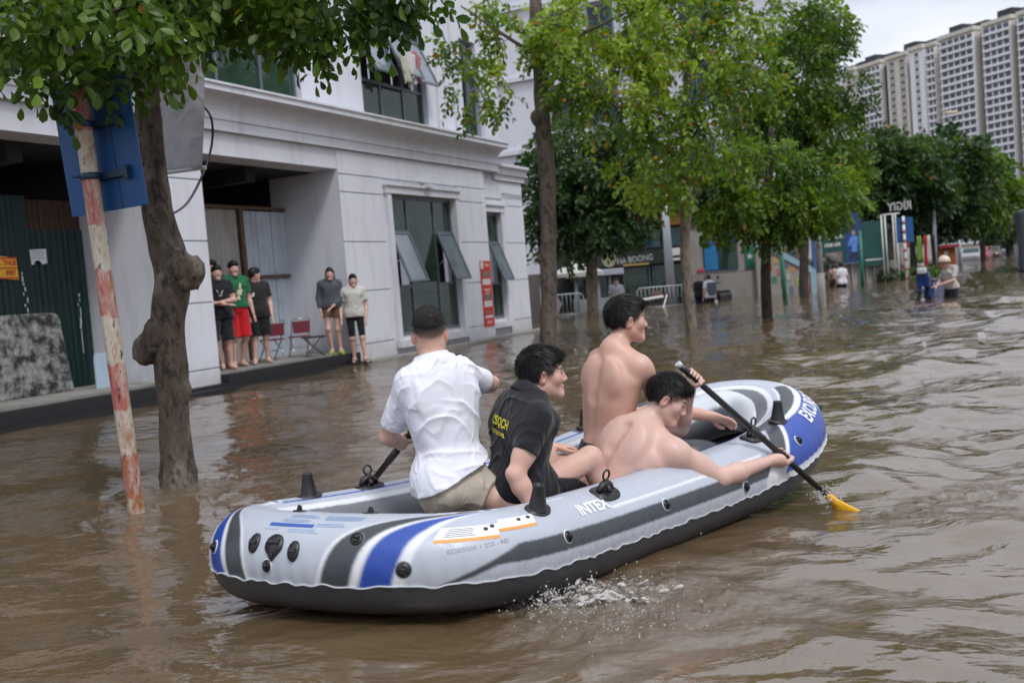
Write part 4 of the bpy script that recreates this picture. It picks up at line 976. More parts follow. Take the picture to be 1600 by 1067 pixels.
for k in range(300):
    q = PZ(rs.normal(850, 34), rs.normal(912, 17), -.06) if k < 190 else PZ(rs.normal(935, 50), rs.normal(936, 20), -.06)
    hz = abs(rs.normal(0, .024 if k < 190 else .004)) - (.0 if k < 190 else .004); th_ = rs.uniform(0, math.pi); R_ = np.array([[math.cos(th_), math.sin(th_), .3 * rs.normal()], [-math.sin(th_), math.cos(th_), 0], [0, 0, 1]], np.float32); R_ = np.stack([unit(R_[0]), unit(R_[1]), unit(np.cross(R_[0], R_[1]))])
    SFl.apply(ell(q + A3(0, 0, hz), R_, (rs.uniform(.008, .034), rs.uniform(.004, .012), rs.uniform(.004, .009)), .010))
SFl.displace(lambda P: (fbm(P * 45, 3) * .010).astype(np.float32), .025)
wv, wf = SFl.mesh(); me_w = np_mesh('torn_water', wv, wf)
tag(mesh_obj('splash', np_mesh('splash', np.concatenate(dv), np.concatenate(dfc)), s.m), kind='stuff')
tag(mesh_obj('torn_water', me_w, s.m), kind='stuff')
# ================================================================== the white corner building (local frame: x along the street, y into the building)
BU = (.43489, .90048); BROT = math.atan2(BU[1], BU[0]); BO = (.65485, 25.98115, 0)
bld = empty('corner_building', BO, BROT, 'white corner building with grooved walls, tilted open windows and two dark open bays', 'building')
def plaster(name, col, stain):
    s = NT(name); n = s.noise(1.1, 6, .6); st = s.noise(1.8, 6, .68, s.obj((2.2, 2.2, .35)))
    c = s.ramp(n, [(.3, tuple(x * .93 for x in col)), (.7, col)]); c = s.mix(s.ramp(st, [(.50, 0), (.80, stain)]), c, (.34, .33, .33))
    z = s.n('ShaderNodeSeparateXYZ'); s.set(z.inputs[0], s.obj()); low = s.ramp(s.math('ADD', z.outputs[2], s.math('MULTIPLY', s.noise(5, 4, .6), .5)), [(.25, 1), (.75, 0)])
    c = s.mix(s.math('MULTIPLY', low, .55), c, (.30, .27, .23)); s.inp(Base_Color=c, Roughness=.82); s.b.inputs['Specular IOR Level'].default_value = .3
    s.bump(s.noise(45, 4, .6), .12, .006); return s.m
M_PL = plaster('white_plaster', (.69, .70, .76), .45); M_PL2 = plaster('white_plaster_side', (.62, .63, .70), .6)
M_ALU = mat('grey_aluminium', (.13, .15, .17), .42, .1, 9, 0, 60, .5, .4); M_DARK = mat('interior_shade', (.018, .018, .02), .9, .2)  # near-black base puts the shade of unlit rooms into the colour
s = NT('window_glass'); s.inp(Base_Color=s.ramp(s.noise(1.3, 4, .6), [(.3, (.008, .026, .018)), (.7, (.03, .06, .042))]), Roughness=.04); s.b.inputs['IOR'].default_value = 1.5; M_GLASS = s.m  # green tones in the base colour stand in for mirrored trees
s = NT('sash_glass'); s.inp(Base_Color=s.ramp(s.noise(1.3, 4, .6), [(.3, (.10, .13, .15)), (.7, (.20, .23, .26))]), Roughness=.05); s.b.inputs['IOR'].default_value = 1.6; M_SASH = s.m
M_BLK = mat('black_granite', (.009, .009, .010), .5, .3, 14, .08, 80, .5); M_CONC = mat('stained_concrete', (.24, .23, .21), .85, .25, 3, .3, 40)
M_RUST = mat('rusty_steel', (.11, .062, .040), .8, .45, 12, .2, 90)
def bbox(name, x0, x1, y0, y1, z0, z1, m, par=bld, bv=0):
    o = MB().box(x0, x1, y0, y1, z0, z1).build(name, m, par); 
    if bv: bevel(o, bv, 2)
    return o
# --- walls of the ground floor
MB().box(-8.27, -6.60, .035, .30, -.6, 4.0).build('wall', M_PL, bld); MB().box(-3.90, -2.35, .035, .30, -.6, 4.0).build('wall', M_PL, bld); MB().box(-6.598, -3.902, .035, .30, 3.24, 4.0).build('wall', M_PL, bld); MB().box(-6.598, -3.902, .035, .30, -.6, .36).build('wall', M_PL, bld);
MB().box(-8.27, -8.05, .302, 1.6, -.6, 4.0).build('wall', M_PL, bld);
MB().box(-12.96, -11.86, .035, 1.55, -.6, 4.0).build('wall', M_PL, bld);
MB().box(-2.348, -2.32, .15, .5, -.6, 4.0).build('wall', M_PL, bld); MB().box(-1.38, 0, .15, .5, -.6, 4.0).build('wall', M_PL, bld); MB().box(-2.318, -1.382, .15, .5, 3.02, 4.0).build('wall', M_PL, bld); MB().box(-2.318, -1.382, .15, .5, -.6, .42).build('wall', M_PL, bld); MB().box(-.25, 0, .502, 9, -.6, 4.0).build('wall', M_PL, bld);

def panels(x0, x1, y0, rows):
    for z0, z1 in rows: bbox('wall_panel', x0, x1, y0, y0 + .034, z0, z1, M_PL, bld, .006)
ROWS = [(-.4, .33), (.352, 1.335), (1.357, 2.265), (2.287, 3.19), (3.212, 3.52)]
panels(-8.27, -6.80, 0, ROWS); panels(-3.72, -2.35, 0, ROWS); panels(-8.27, -2.35, 0, [(3.542, 3.97)])
panels(-12.96, -11.86, 0, ROWS); panels(-12.96, -11.86, 0, [(3.542, 3.97)])
panels(-1.22, 0, .115, ROWS); panels(-2.348, 0, .115, [(3.37, 3.80)])
# --- window surrounds
def surround(x0, x1, z0, z1, y):
    t = MB(); w = .14; t.box(x0 - w, x0, y - .05, y + .1, z0 - .1, z1 + .02); t.box(x1, x1 + w, y - .05, y + .1, z0 - .1, z1 + .02); t.box(x0 - w - .04, x1 + w + .04, y - .07, y + .1, z1 + .022, z1 + .17); t.box(x0 - w - .07, x1 + w + .07, y - .11, y + .1, z1 + .172, z1 + .23)
    t.box(x0 - w - .03, x1 + w + .03, y - .10, y + .1, z0 - .24, z0 - .102); return t.build('window_surround', M_PL, bld)
surround(-6.58, -3.92, .40, 3.22, 0.0); surround(-2.30, -1.40, .46, 3.0, .115)
def window(x0, x1, z0, z1, y, cols, sash, tilt=20, mid=None):
    """cols: mullion x positions; sash: dict column -> (z_bottom, z_top) opened outwards on a top hinge"""
    xs = [x0] + cols + [x1]; f = MB(); w = .03
    f.box(x0, x1, y, y + .07, z1 - .05, z1); f.box(x0, x1, y, y + .07, z0, z0 + .05)
    for x in xs: 
        xx = min(max(x, x0 + w), x1 - w); f.box(xx - w, xx + w, y + .002, y + .068, z0 + .052, z1 - .052)
    o = None; pan = []
    for c in range(len(xs) - 1):
        a, b = xs[c] + w, xs[c + 1] - w
        segs = [(z0 + .05, z1 - .05)]
        if c in sash:
            sb, st = sash[c]; segs = [(z0 + .05, sb - .03), (st + .03, z1 - .05)]
            for zz in (sb, st): f.box(a, b, y + .004, y + .066, zz - .03, zz + .03)
        elif mid: f.box(a, b, y + .004, y + .066, mid - .02, mid + .02)
        pan.append((a, b, segs, sash.get(c)))
    o = f.build('window', M_ALU, bld)
    for a, b, segs, sh in pan:
        for s0, s1 in segs:
            if s1 - s0 > .1: bbox('pane', a - .004, b + .004, y + .028, y + .040, s0 - .004, s1 + .004, M_GLASS, o)
        if sh:
            bbox('opening_shade', a, b, y + .25, y + .26, sh[0], sh[1], M_DARK, o)  # black sheet behind the open sash stands in for the room's shade
            M = rotM((0, y - .01, sh[1] - .02), 0, math.radians(-tilt)); hgt = sh[1] - sh[0] - .02; t = MB(); q = .045
            for bx in ((a - .01, b + .01, -.025, .02, -q, 0), (a - .01, b + .01, -.025, .02, -hgt, -hgt + q), (a - .01, a + q, -.024, .019, -hgt + q, -q), (b - q, b + .01, -.024, .019, -hgt + q, -q)): t.box(*bx, 0, M)
            so2 = t.build('sash', M_ALU, o)
            t = MB().box(a + q - .004, b - q + .004, -.006, .006, -hgt + q - .004, -q + .004, 0, M); t.build('sash_pane', M_SASH, o)
            t = MB(); 
            for xx in (a + .02, b - .02): t.tube([(xx, y + .03, sh[0] + hgt * .36), tuple(M @ Vector((xx, 0, -hgt * .52)))], .009, 6)
            t.build('stay', mat('steel_stay', (.55, .55, .54), .4, .1, 9, 0, 60, .5, .6), o)
    return o
window(-6.57, -3.93, .40, 3.21, .10, [-5.80, -4.68], {0: (1.38, 2.50), 2: (1.38, 2.50)}, 21)
window(-2.29, -1.41, .46, 2.99, .20, [-2.02], {1: (1.30, 2.30)}, 21)
# --- entablature and cornice, profile run along the street
def profile(name, x0, x1, prof, m=M_PL, y=0):
    n = len(prof); V = [(x0, y + p[0], p[1]) for p in prof] + [(x1, y + p[0], p[1]) for p in prof]
    t = MB(); t.add(V, [list(range(n)), list(range(n, 2 * n))[::-1]] + [(i, (i + 1) % n, n + (i + 1) % n, n + i) for i in range(n)]); return t.build(name, m, bld)
cove = [(-.06 - .26 * (1 - math.cos(a)), 4.24 + .26 * math.sin(a)) for a in np.linspace(0, math.pi / 2, 8)]
profile('cornice', -22, -1.62, [(.4, 3.99), (-.06, 3.99), (-.06, 4.15), (-.085, 4.16), (-.085, 4.22)] + cove + [(-.37, 4.52), (-.37, 4.60), (-.40, 4.615), (-.40, 4.65), (.4, 4.65)])
profile('cornice', -1.618, .10, [(.4, 3.82), (.06, 3.82), (.06, 3.94), (.0, 3.96), (-.03, 4.08), (-.10, 4.14), (-.10, 4.20), (.4, 4.20)])
profile('lintel_band', -22, -8.27, [(.6, 3.62), (.03, 3.62), (.03, 3.985), (.6, 3.985)])
# --- upper storey
wins = [(-16.6, -13.8), (-11.71, -8.94), (-6.98, -4.45), (-2.75, -1.93)]; xs = [-22] + [v for w in wins for v in w] + [-.9]
for k in range(0, len(xs), 2): MB().box(xs[k], xs[k + 1], .16, .5, 4.652, 10).build('upper_wall', M_PL, bld)
for a, b in wins:
    for z0_, z1_ in ((7.05, 10), (4.652, 4.70)): MB().box(a + .002, b - .002, .16, .5, z0_, z1_).build('upper_wall', M_PL, bld)
MB().box(-1.2, -.902, .502, 9, 4.2, 10).build('upper_wall', M_PL, bld)
for x in (-8.5, -7.4, -4.0, -3.2): bbox('pilaster', x - .02, x + .30, .12, .158, 4.66, 10, M_PL)
window(-16.58, -13.82, 4.72, 7.04, .26, [-15.7, -14.7], {}, 20, 5.6)
window(-11.69, -8.96, 4.72, 7.04, .26, [-11.0, -9.9], {}, 20, 6.2)
window(-6.96, -4.47, 4.72, 7.04, .26, [-6.15, -5.28], {0: (5.52, 6.6), 1: (5.52, 6.9), 2: (5.52, 6.6)}, 24)
window(-2.73, -1.95, 4.72, 7.04, .26, [-2.35], {1: (5.35, 6.6)}, 24)
# --- open bays: ceilings, side walls, back rooms; their shade is painted in near-black
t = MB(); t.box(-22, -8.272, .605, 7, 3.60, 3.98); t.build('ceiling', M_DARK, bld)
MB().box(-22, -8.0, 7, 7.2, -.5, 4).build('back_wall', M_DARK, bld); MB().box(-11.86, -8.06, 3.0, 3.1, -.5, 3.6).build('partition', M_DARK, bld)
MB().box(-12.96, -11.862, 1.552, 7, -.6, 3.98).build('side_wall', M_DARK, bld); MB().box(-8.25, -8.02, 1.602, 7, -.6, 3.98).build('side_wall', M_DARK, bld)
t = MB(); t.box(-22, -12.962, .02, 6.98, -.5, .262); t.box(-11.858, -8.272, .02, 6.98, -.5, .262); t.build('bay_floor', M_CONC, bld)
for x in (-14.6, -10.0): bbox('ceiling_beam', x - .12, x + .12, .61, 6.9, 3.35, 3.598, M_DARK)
t = MB(); t.box(-22, -12.962, -.16, .018, -.5, .225); t.box(-12.96, -11.862, -.16, -.002, -.5, .10); t.box(-11.86, -8.30, -.16, .018, -.5, .225); t.build('granite_step', M_BLK, bld)
t = MB(); t.box(-22, -8.30, -.34, -.162, -.5, .055); t.build('lower_step', M_BLK, bld)
bbox('pavement_edge', -8.298, .2, -.40, -.002, -.5, .045, M_CONC)
bbox('wall_lamp', -5.32, -5.18, -.02, .0, 3.42, 3.50, M_ALU); lampb = MB(); lampb.tube([(-5.25, -.02, 3.46), (-5.25, -.16, 3.46)], .02, 8); lampb.box(-5.34, -5.16, -.24, -.12, 3.40, 3.47); lampb.build('wall_lamp_head', mat('lamp_white', (.7, .7, .72), .4), bld)
def corrugated(name, x0, x1, y, z0, z1, m, par, pitch=.075, amp=.014, label=None):
    n = int((x1 - x0) / pitch * 6); xs = np.linspace(x0, x1, n); ys = y + amp * np.clip(np.sin((xs - x0) / pitch * 2 * np.pi) * 1.6, -1, 1)
    V = np.concatenate([np.stack([xs, ys, np.full(n, z0)], 1), np.stack([xs, ys, np.full(n, z1)], 1), np.stack([xs, ys + .004, np.full(n, z0)], 1), np.stack([xs, ys + .004, np.full(n, z1)], 1)])
    i = np.arange(n - 1); F = np.concatenate([np.stack([i, i + 1, n + i + 1, n + i], 1), np.stack([2 * n + i + 1, 2 * n + i, 3 * n + i, 3 * n + i + 1], 1)])
    o = mesh_obj(name, np_mesh(name, V, F, False), m, par)
    if label: o['label'] = label
    return o
M_SHB = mat('beige_sheet', (.36, .34, .32), .55, .1, 2, 0, 60, .5, 0, ((.16, .12, .09), .6, 3)); M_SHG = mat('grey_sheet', (.42, .47, .54), .5, .08, 2, 0, 60, .5, 0, ((.20, .19, .18), .5, 3))
M_TEAL = mat('teal_sheet', (.004, .024, .023), .5, .25, 3, 0, 60, .4, 0, ((.05, .06, .055), .5, 4)); M_RSH = mat('rusty_sheet', (.055, .028, .018), .8, .5, 6, .1, 60)
# hoarding in the right bay
h2 = empty('sheet_metal_hoarding', (0, 0, 0), 0, 'hoarding of beige and grey corrugated sheets closing the bay behind the standing group', 'hoarding')
h2.location = BO; h2.rotation_euler = (0, 0, BROT)
for x in (-11.85, -11.10, -10.35): corrugated('corrugated_sheet', x, x + .74, 1.34 + .004 * (x > -11), .263, 2.97, M_SHB, h2, .11, .012)
for x in (-9.48, -9.07, -8.66): corrugated('corrugated_sheet', x, x + .40, 1.34, .263, 2.95, M_SHG, h2, .10, .012)
t = MB(); t.box(-11.85, -8.28, 1.285, 1.318, 1.72, 1.78); t.build('rail', M_RUST, h2); MB().box(-11.85, -8.28, 1.27, 1.31, 2.972, 3.03).build('rail', M_RUST, h2); MB().box(-9.60, -9.50, 1.26, 1.32, .263, 2.969).build('post', M_RUST, h2)
# teal hoarding in the left bay
h1 = empty('teal_hoarding', BO, BROT, 'dark teal sheet metal hoarding with paper notices behind the blue sign', 'hoarding')
for k, x in enumerate((-20.9, -19.9, -18.9, -17.9, -16.9, -15.9, -14.9, -13.9)):
    corrugated('corrugated_sheet', x, min(x + .99, -12.97), 1.36 + .012 * (k % 2), .263, 3.02 - (.44 if k == 7 else 0.0) - .02 * (k % 3), M_TEAL, h1, .09, .016)
corrugated('corrugated_sheet', -13.9, -12.97, 1.40, 2.54, 2.98, M_RSH, h1, .09, .016, 'rusty brown sheet')
t = MB(); t.box(-22, -12.97, 1.42, 1.47, 1.5, 1.56); t.box(-22, -12.97, 1.42, 1.47, 2.60, 2.66); t.build('rail', M_RUST, h1)
for k, (x, z, hh) in enumerate(((-13.20, .75, .75), (-14.10, 1.35, .4), (-14.6, 1.5, .3))):
    t = MB(); zz = z
    for q in range(9):
        w = RNG.uniform(.008, .03); l = RNG.uniform(.03, hh * .2); xo = RNG.normal(0, .02); t.box(x + xo, x + xo + w, 1.337, 1.340, zz, zz + l); zz += l + RNG.uniform(0, .03)
    t.build('paint_peel', mat('peeled_white', (.5, .52, .52), .8), h1)
def bl(x, y, z): return np.array([BO[0] + BU[0] * x - BU[1] * y, BO[1] + BU[1] * x + BU[0] * y, z])
def wallsheet(name, label, cat, x0, x1, z0, z1, y, m, poly=None, group=None):
    o = empty(name, tuple(bl((x0 + x1) / 2, y, z0)), BROT, label, cat, group); w = (x1 - x0) / 2; t = MB()
    t.prism(poly or [(-w, 0), (w, 0), (w, z1 - z0), (-w, z1 - z0)], -.004, .0); t.build('sheet', m, o); return o
M_PAPER = mat('paper', (.66, .67, .72), .8, .06, 20); M_YEL2 = mat('yellow_sheet', (.78, .44, .03), .7, .15, 20); M_RED = mat('red_print', (.55, .02, .015), .6, .15, 9)
n1 = wallsheet('paper_notice', 'torn white paper notice stuck on the teal hoarding', 'notice', -13.95, -13.66, 2.06, 2.28, 1.330, M_PAPER, [(-.13, 0), (-.09, 0), (-.07, .05), (.0, .06), (.05, .0), (.13, .02), (.13, .22), (-.14, .21)])
for r, zz in enumerate((.085, .12, .155, .185)): MB().box(-.11, .10 - .02 * (r % 2), -.006, -.0042, zz, zz + .012).build('printed_line', M_INKG, n1)
n2 = wallsheet('yellow_poster', 'yellow and red torn poster on the teal hoarding, left edge', 'poster', -14.66, -14.14, 1.86, 2.18, 1.330, M_YEL2, [(-.24, .03), (.24, 0), (.23, .28), (.05, .32), (-.1, .33), (-.24, .26)])
for zz in (.015, .15, .285): MB().box(-.235, .235, -.007, -.0042, zz, zz + .02).build('red_line', M_RED, n2)
for c, ch in enumerate(('CHO', 'THUE')):
    for r in (0, 1):
        V, Fc = text_mesh(ch if r == 0 else ('LH', '0987')[c], .10, bold=.004); me = bpy.data.meshes.new('lettering'); me.from_pydata([(x * .8 - .12 + .24 * c, -.0065, .23 - .135 * r + y) for x, y, z in V], [], Fc); mesh_obj('lettering', me, M_RED, n2)
# leaning mouldy slab
s = NT('mouldy_board'); n = s.noise(5, 8, .7); n2_ = s.noise(14, 6, .7)
s.inp(Base_Color=s.mix(s.ramp(n, [(.40, 0), (.58, 1)]), s.ramp(n2_, [(.3, (.20, .20, .19)), (.7, (.34, .34, .33))]), (.018, .018, .018)), Roughness=.9); s.bump(n2_, .3, .01); M_MOULD = s.m
sl = empty('mouldy_board', tuple(bl(-14.72, 1.0, .262)), BROT, 'grey board blotched with black mould leaning on the teal hoarding', 'board')
M = rotM((0, 0, 0), 0, math.radians(-8)); rc = [(.86 + .12 * math.cos(a), 1.0 + .12 * math.sin(a)) for a in np.linspace(0, math.pi / 2, 6)]
t = MB(); t.prism([(-1.0, 0), (.98, 0)] + rc + [(-1.0, 1.14)], -.03, .03, 0, M); bevel(t.build('slab', M_MOULD, sl), .012)
lp = empty('pale_blue_board', tuple(bl(-13.45, .62, .262)), BROT + .1, 'pale blue board leaning at the foot of the pillar behind the striped pole', 'board')
M = rotM((0, 0, 0), 0, math.radians(-12)); t = MB(); t.prism([(-.24, 0), (.26, 0), (.18, .42), (.10, .50), (-.10, .50), (-.14, .42)], -.012, .012, 0, M); t.build('panel', mat('pale_blue', (.34, .44, .52), .5, .08), lp)
# red banner
bn = wallsheet('red_banner', 'narrow red vertical banner with photos between the two ground floor windows', 'banner', -2.92, -2.40, .30, 1.84, -.012, M_RED)
M_BW = mat('banner_white', (.62, .60, .58), .6, .15, 30); M_BD = mat('banner_photo', (.20, .13, .11), .6, .6, 18)
MB().box(-.25, -.10, -.007, -.0042, 1.36, 1.52).build('logo_patch', M_BW, bn)
for k, zz in enumerate((1.16, .98, .62, .46, .30, .20)): MB().box(-.20, .20, -.0075, -.0042, zz, zz + (.14 if k not in (4, 5) else .06)).build('photo', M_BD if k % 2 == 0 else M_BW, bn)
for k, (tx, zz, sz) in enumerate((('THUE', 1.44, .10), ('THANH LY', .86, .085), ('GIA RE', .78, .07), ('LIEN HE', .10, .09))):
    V, Fc = text_mesh(tx, sz, bold=.002); me = bpy.data.meshes.new('lettering'); me.from_pydata([(x * .85 + (.06 if k == 0 else 0), -.0085, zz + y) for x, y, z in V], [], Fc); mesh_obj('lettering', me, mat('banner_ink', (.75, .72, .55), .6), bn)
# laundry hanging from the open upper window
ld = empty('laundry', tuple(bl(-5.75, -.25, 6.15)), BROT, 'pale washing hung out of the open upper window', 'laundry')
for k, (x, w, l, c) in enumerate(((-.30, .30, .75, (.42, .41, .33)), (.02, .34, .62, (.60, .58, .57)), (.30, .26, .55, (.48, .20, .22)))):
    nx_, nz_ = 10, 14; V = []
    for iz in range(nz_):
        for ix in range(nx_):
            u, v = ix / (nx_ - 1), iz / (nz_ - 1); V.append((x + (u - .5) * w * (1 - .25 * v), .05 * math.sin(u * 9 + k) * (.4 + v) + .12 * v * (k - 1), -l * v + .05 * math.sin(u * 5)))
    F = [(a * nx_ + b, a * nx_ + b + 1, (a + 1) * nx_ + b + 1, (a + 1) * nx_ + b) for a in range(nz_ - 1) for b in range(nx_ - 1)]
    o = mesh_obj('garment', np_mesh('garment', V, F), cloth_mat('laundry_%d' % k, c), ld); sm_ = o.modifiers.new('solid', 'SOLIDIFY'); sm_.thickness = .006
# hanging cable from the canopy to the pillar
cb_ = MB(); pts = [PX(312, 160, 9.0), PX(330, 185, 9.4), PX(331, 225, 9.6), PX(318, 270, 9.5), PX(292, 318, 9.2), PX(255, 342, 7.75)]
P_ = []; 
for k in range(len(pts) - 1):
    p0, p1, p2, p3 = pts[max(k - 1, 0)], pts[k], pts[k + 1], pts[min(k + 2, len(pts) - 1)]
    for t_ in np.linspace(0, 1, 8, endpoint=False): P_.append(.5 * ((2 * p1) + (-p0 + p2) * t_ + (2 * p0 - 5 * p1 + 4 * p2 - p3) * t_ ** 2 + (-p0 + 3 * p1 - 3 * p2 + p3) * t_ ** 3))
P_.append(pts[-1]); cb_.tube(P_, .011, 6); tag(cb_.build('cable', M_RUB), 'loose black cable looping from the canopy to the gnarled trunk', 'cable')
t = MB(); t.tube([tuple(bl(-11.4, .7, 3.6)), tuple(bl(-11.37, .68, 3.1)), tuple(bl(-11.36, .7, 2.75))], .010, 6); tag(t.build('cable', M_RUST), 'thin brown wire hanging in the dark bay above the hoarding', 'cable')
# ================================================================== striped sign pole with the back of a blue sign
pb, pt_ = PZ(213, 795, -.06), PX(119, 118, 6.62); pole = empty('sign_pole', tuple(map(float, (pb[0], pb[1], -.06))), 0, 'leaning rusty red and white striped pole carrying a blue sign', 'sign pole')
axp = unit(pt_ - pb); top = pb + axp * (np.linalg.norm(pt_ - pb) + .25); low = pb - axp * .5
s = NT('striped_pole_paint'); z = s.attr('band').outputs['Fac']; ed = s.noise(9, 5, .65); rustn = s.noise(16, 7, .7, s.obj((1, 1, .4))); rust2 = s.noise(38, 5, .65, s.obj((1, 1, .28)))
st = s.math('PINGPONG', s.math('ADD', z, s.math('MULTIPLY', ed, .16)), .31); red = s.ramp(st, [(.150, 0), (.162, 1)]); worn = s.ramp(s.noise(7, 6, .7, s.obj((2.4, 2.4, .5))), [(.42, 0), (.60, .8)])
paint = s.mix(s.math('MULTIPLY', red, s.math('SUBTRACT', 1., worn)), s.ramp(rust2, [(.3, (.40, .34, .25)), (.62, (.56, .53, .47))]), (.38, .07, .075))
c = s.mix(s.ramp(rustn, [(.50, 0), (.64, .8)]), paint, (.33, .16, .055)); c = s.mix(s.ramp(rust2, [(.58, 0), (.64, .95)]), c, (.045, .022, .012))
lowr = s.ramp(z, [(.10, .95), (.85, 0)]); c = s.mix(s.math('MULTIPLY', lowr, s.ramp(rustn, [(.42, 0), (.6, 1)])), c, (.30, .11, .03))
s.inp(Base_Color=c, Roughness=.6); s.bump(rust2, .3, .006); M_POLE = s.m
n = 60; pts = [low + (top - low) * k / (n - 1) for k in range(n)]; off = np.array([pb[0], pb[1], -.06]); mb = MB(); mb.tube([tuple(p - off) for p in pts], .056, 20); o = mb.build('post', M_POLE, pole)
set_attr(o.data, 'band', np.array([float((np.array(v.co[:]) + off - pb) @ axp) for v in o.data.vertices]), 'FLOAT')
# the sign plate seen from behind, its plane nearly facing the camera
cS = PX(160, 228, 6.72); ex = unit(PX(232, 312, 6.62) - PX(105, 334, 6.85)); ez = unit(axp - ex * float(axp @ ex)); ey = np.cross(ez, ex)
MS = Matrix(((ex[0], ey[0], ez[0], cS[0] - off[0]), (ex[1], ey[1], ez[1], cS[1] - off[1]), (ex[2], ey[2], ez[2], cS[2] - off[2]), (0, 0, 0, 1)))
M_SIGNB = mat('blue_sign_back', (.008, .075, .24), .42, .12, 5, 0, 60, .5, .1, ((.10, .09, .08), .35, 4)); M_BRK = mat('blue_bracket', (.012, .035, .075), .5, .2)
bevel(MB().box(-.345, .290, -.006, .006, -.43, .45, 0, MS).build('sign_plate', M_SIGNB, pole), .003, 1)
c2 = PX(170, 98, 6.75); M2 = MS.copy(); M2.translation = Vector((c2[0] - off[0], c2[1] - off[1], c2[2] - off[2])); MB().box(-.24, .24, -.006, .006, -.13, .13, 0, M2).build('upper_plate', M_SIGNB, pole)
MB().box(-.0, .13, -.012, .008, -.145, -.115, 0, M2).build('plate_trim', mat('white_strip', (.55, .57, .62), .5), pole)
for zz in (-.20, .14):
    t = MB(); t.box(-.12, .20, -.045, -.008, zz - .022, zz + .022, 0, MS); t.box(.17, .20, -.05, -.008, zz - .045, zz + .045, 0, MS); t.build('bracket', M_BRK, pole)
    q = (MS @ Vector((0, 0, zz))); tt = float((np.array(q[:]) + off - pb) @ axp); cp = pb + axp * tt - off; t = MB(); t.tube([tuple(cp - axp * .022), tuple(cp + axp * .022)], .061, 20); 
    t.tube([tuple(cp + unit(A3(-1, -.4, 0)) * .05), tuple(cp + unit(A3(-1, -.4, 0)) * .11)], .010, 6); t.build('clamp', M_BRK, pole)
MB().box(.085, .093, -.009, -.0062, -.43, .43, 0, MS).build('plate_rib', M_BRK, pole)
# white banner hanging behind the gnarled tree
bn = empty('hanging_banner', tuple(map(float, PX(275, 268, 8.1))), .12, 'blank off white banner hanging behind the gnarled tree trunk', 'banner'); V = []; nx_, nz_ = 14, 22
for iz in range(nz_):
    for ix in range(nx_):
        u, v = ix / (nx_ - 1), iz / (nz_ - 1); P0 = PX(242 + 76 * u, 272 - 8 * u, 8.1) * (1 - v) + PX(228 + 82 * u + 6 * math.sin(v * 3), 62 + 4 * u, 8.1) * v; V.append(P0 + A3(0, .035 * math.sin(u * 5 + v * 2.5) + .05 * math.sin(v * 3), 0) - np.array(bn.location))
me = np_mesh('cloth', V, [(a * nx_ + b, a * nx_ + b + 1, (a + 1) * nx_ + b + 1, (a + 1) * nx_ + b) for a in range(nz_ - 1) for b in range(nx_ - 1)])
bn.rotation_euler = (0, 0, 0); o = mesh_obj('cloth', me, cloth_mat('banner_cloth', (.42, .41, .46), .7, 200, .12), bn); o.modifiers.new('solid', 'SOLIDIFY').thickness = .004
t = MB(); t.tube([tuple(PX(238, 273, 8.09) - np.array(bn.location)), tuple(PX(322, 262, 8.09) - np.array(bn.location))], .016, 8); t.build('bottom_rod', mat('banner_rod', (.5, .5, .55), .5), bn)
# ================================================================== trees
def bark(name, c1, c2, c3, sc_=9, strength=.8):
    s = NT(name); n = s.noise(sc_, 7, .68, s.obj((1, 1, .35))); n2 = s.noise(sc_ * .28, 5, .6, s.obj((1, 1, .6))); ck = s.n('ShaderNodeTexVoronoi', {'Scale': sc_ * 2.2}, feature='DISTANCE_TO_EDGE'); s.set(ck.inputs['Vector'], s.obj((1, 1, .3)))
    c = s.ramp(n, [(.3, c1), (.7, c2)]); c = s.mix(s.ramp(n2, [(.52, 0), (.62, .85)]), c, c3); c = s.mix(s.ramp(s.noise(sc_ * 1.7, 6, .75, s.obj((1, 1, .5))), [(.50, 0), (.60, .85)]), c, tuple(x * .35 for x in c1))
    s.inp(Base_Color=c, Roughness=.92); s.bump(s.math('ADD', n, s.math('MULTIPLY', ck.outputs[0], .25)), strength, .03); return s.m
M_BARK1 = bark('gnarled_bark', (.050, .036, .027), (.125, .098, .075), (.215, .180, .145), 9, 1.); M_BARK2 = bark('smooth_bark', (.09, .07, .055), (.17, .135, .11), (.13, .105, .085), 7, .5); M_BARK3 = bark('pale_bark', (.14, .115, .085), (.25, .21, .165), (.19, .16, .12), 6, .5)
M_BARK4 = bark('dark_bark', (.035, .028, .022), (.075, .06, .048), (.05, .04, .03), 6, .5)
def leaf_mat(name, rough=.42):
    s = NT(name); a = s.attr('col').outputs['Color']; n = s.noise(25, 2, .5)
    c = s.mix(s.ramp(n, [(.3, 0), (.8, .3)]), a, s.mix(1, a, (.7, .8, .6), 'MULTIPLY')); s.inp(Base_Color=c, Roughness=rough); s.b.inputs['Specular IOR Level'].default_value = .4
    tr = s.n('ShaderNodeBsdfTranslucent'); s.set(tr.inputs[0], s.mix(1, c, (1.5, 1.6, .7), 'MULTIPLY')); mx = s.n('ShaderNodeMixShader'); mx.inputs[0].default_value = .40
    s.t.links.new(s.b.outputs[0], mx.inputs[1]); s.t.links.new(tr.outputs[0], mx.inputs[2]); s.t.links.new(mx.outputs[0], s.out.inputs[0]); return s.m
M_LEAF = leaf_mat('leaves')
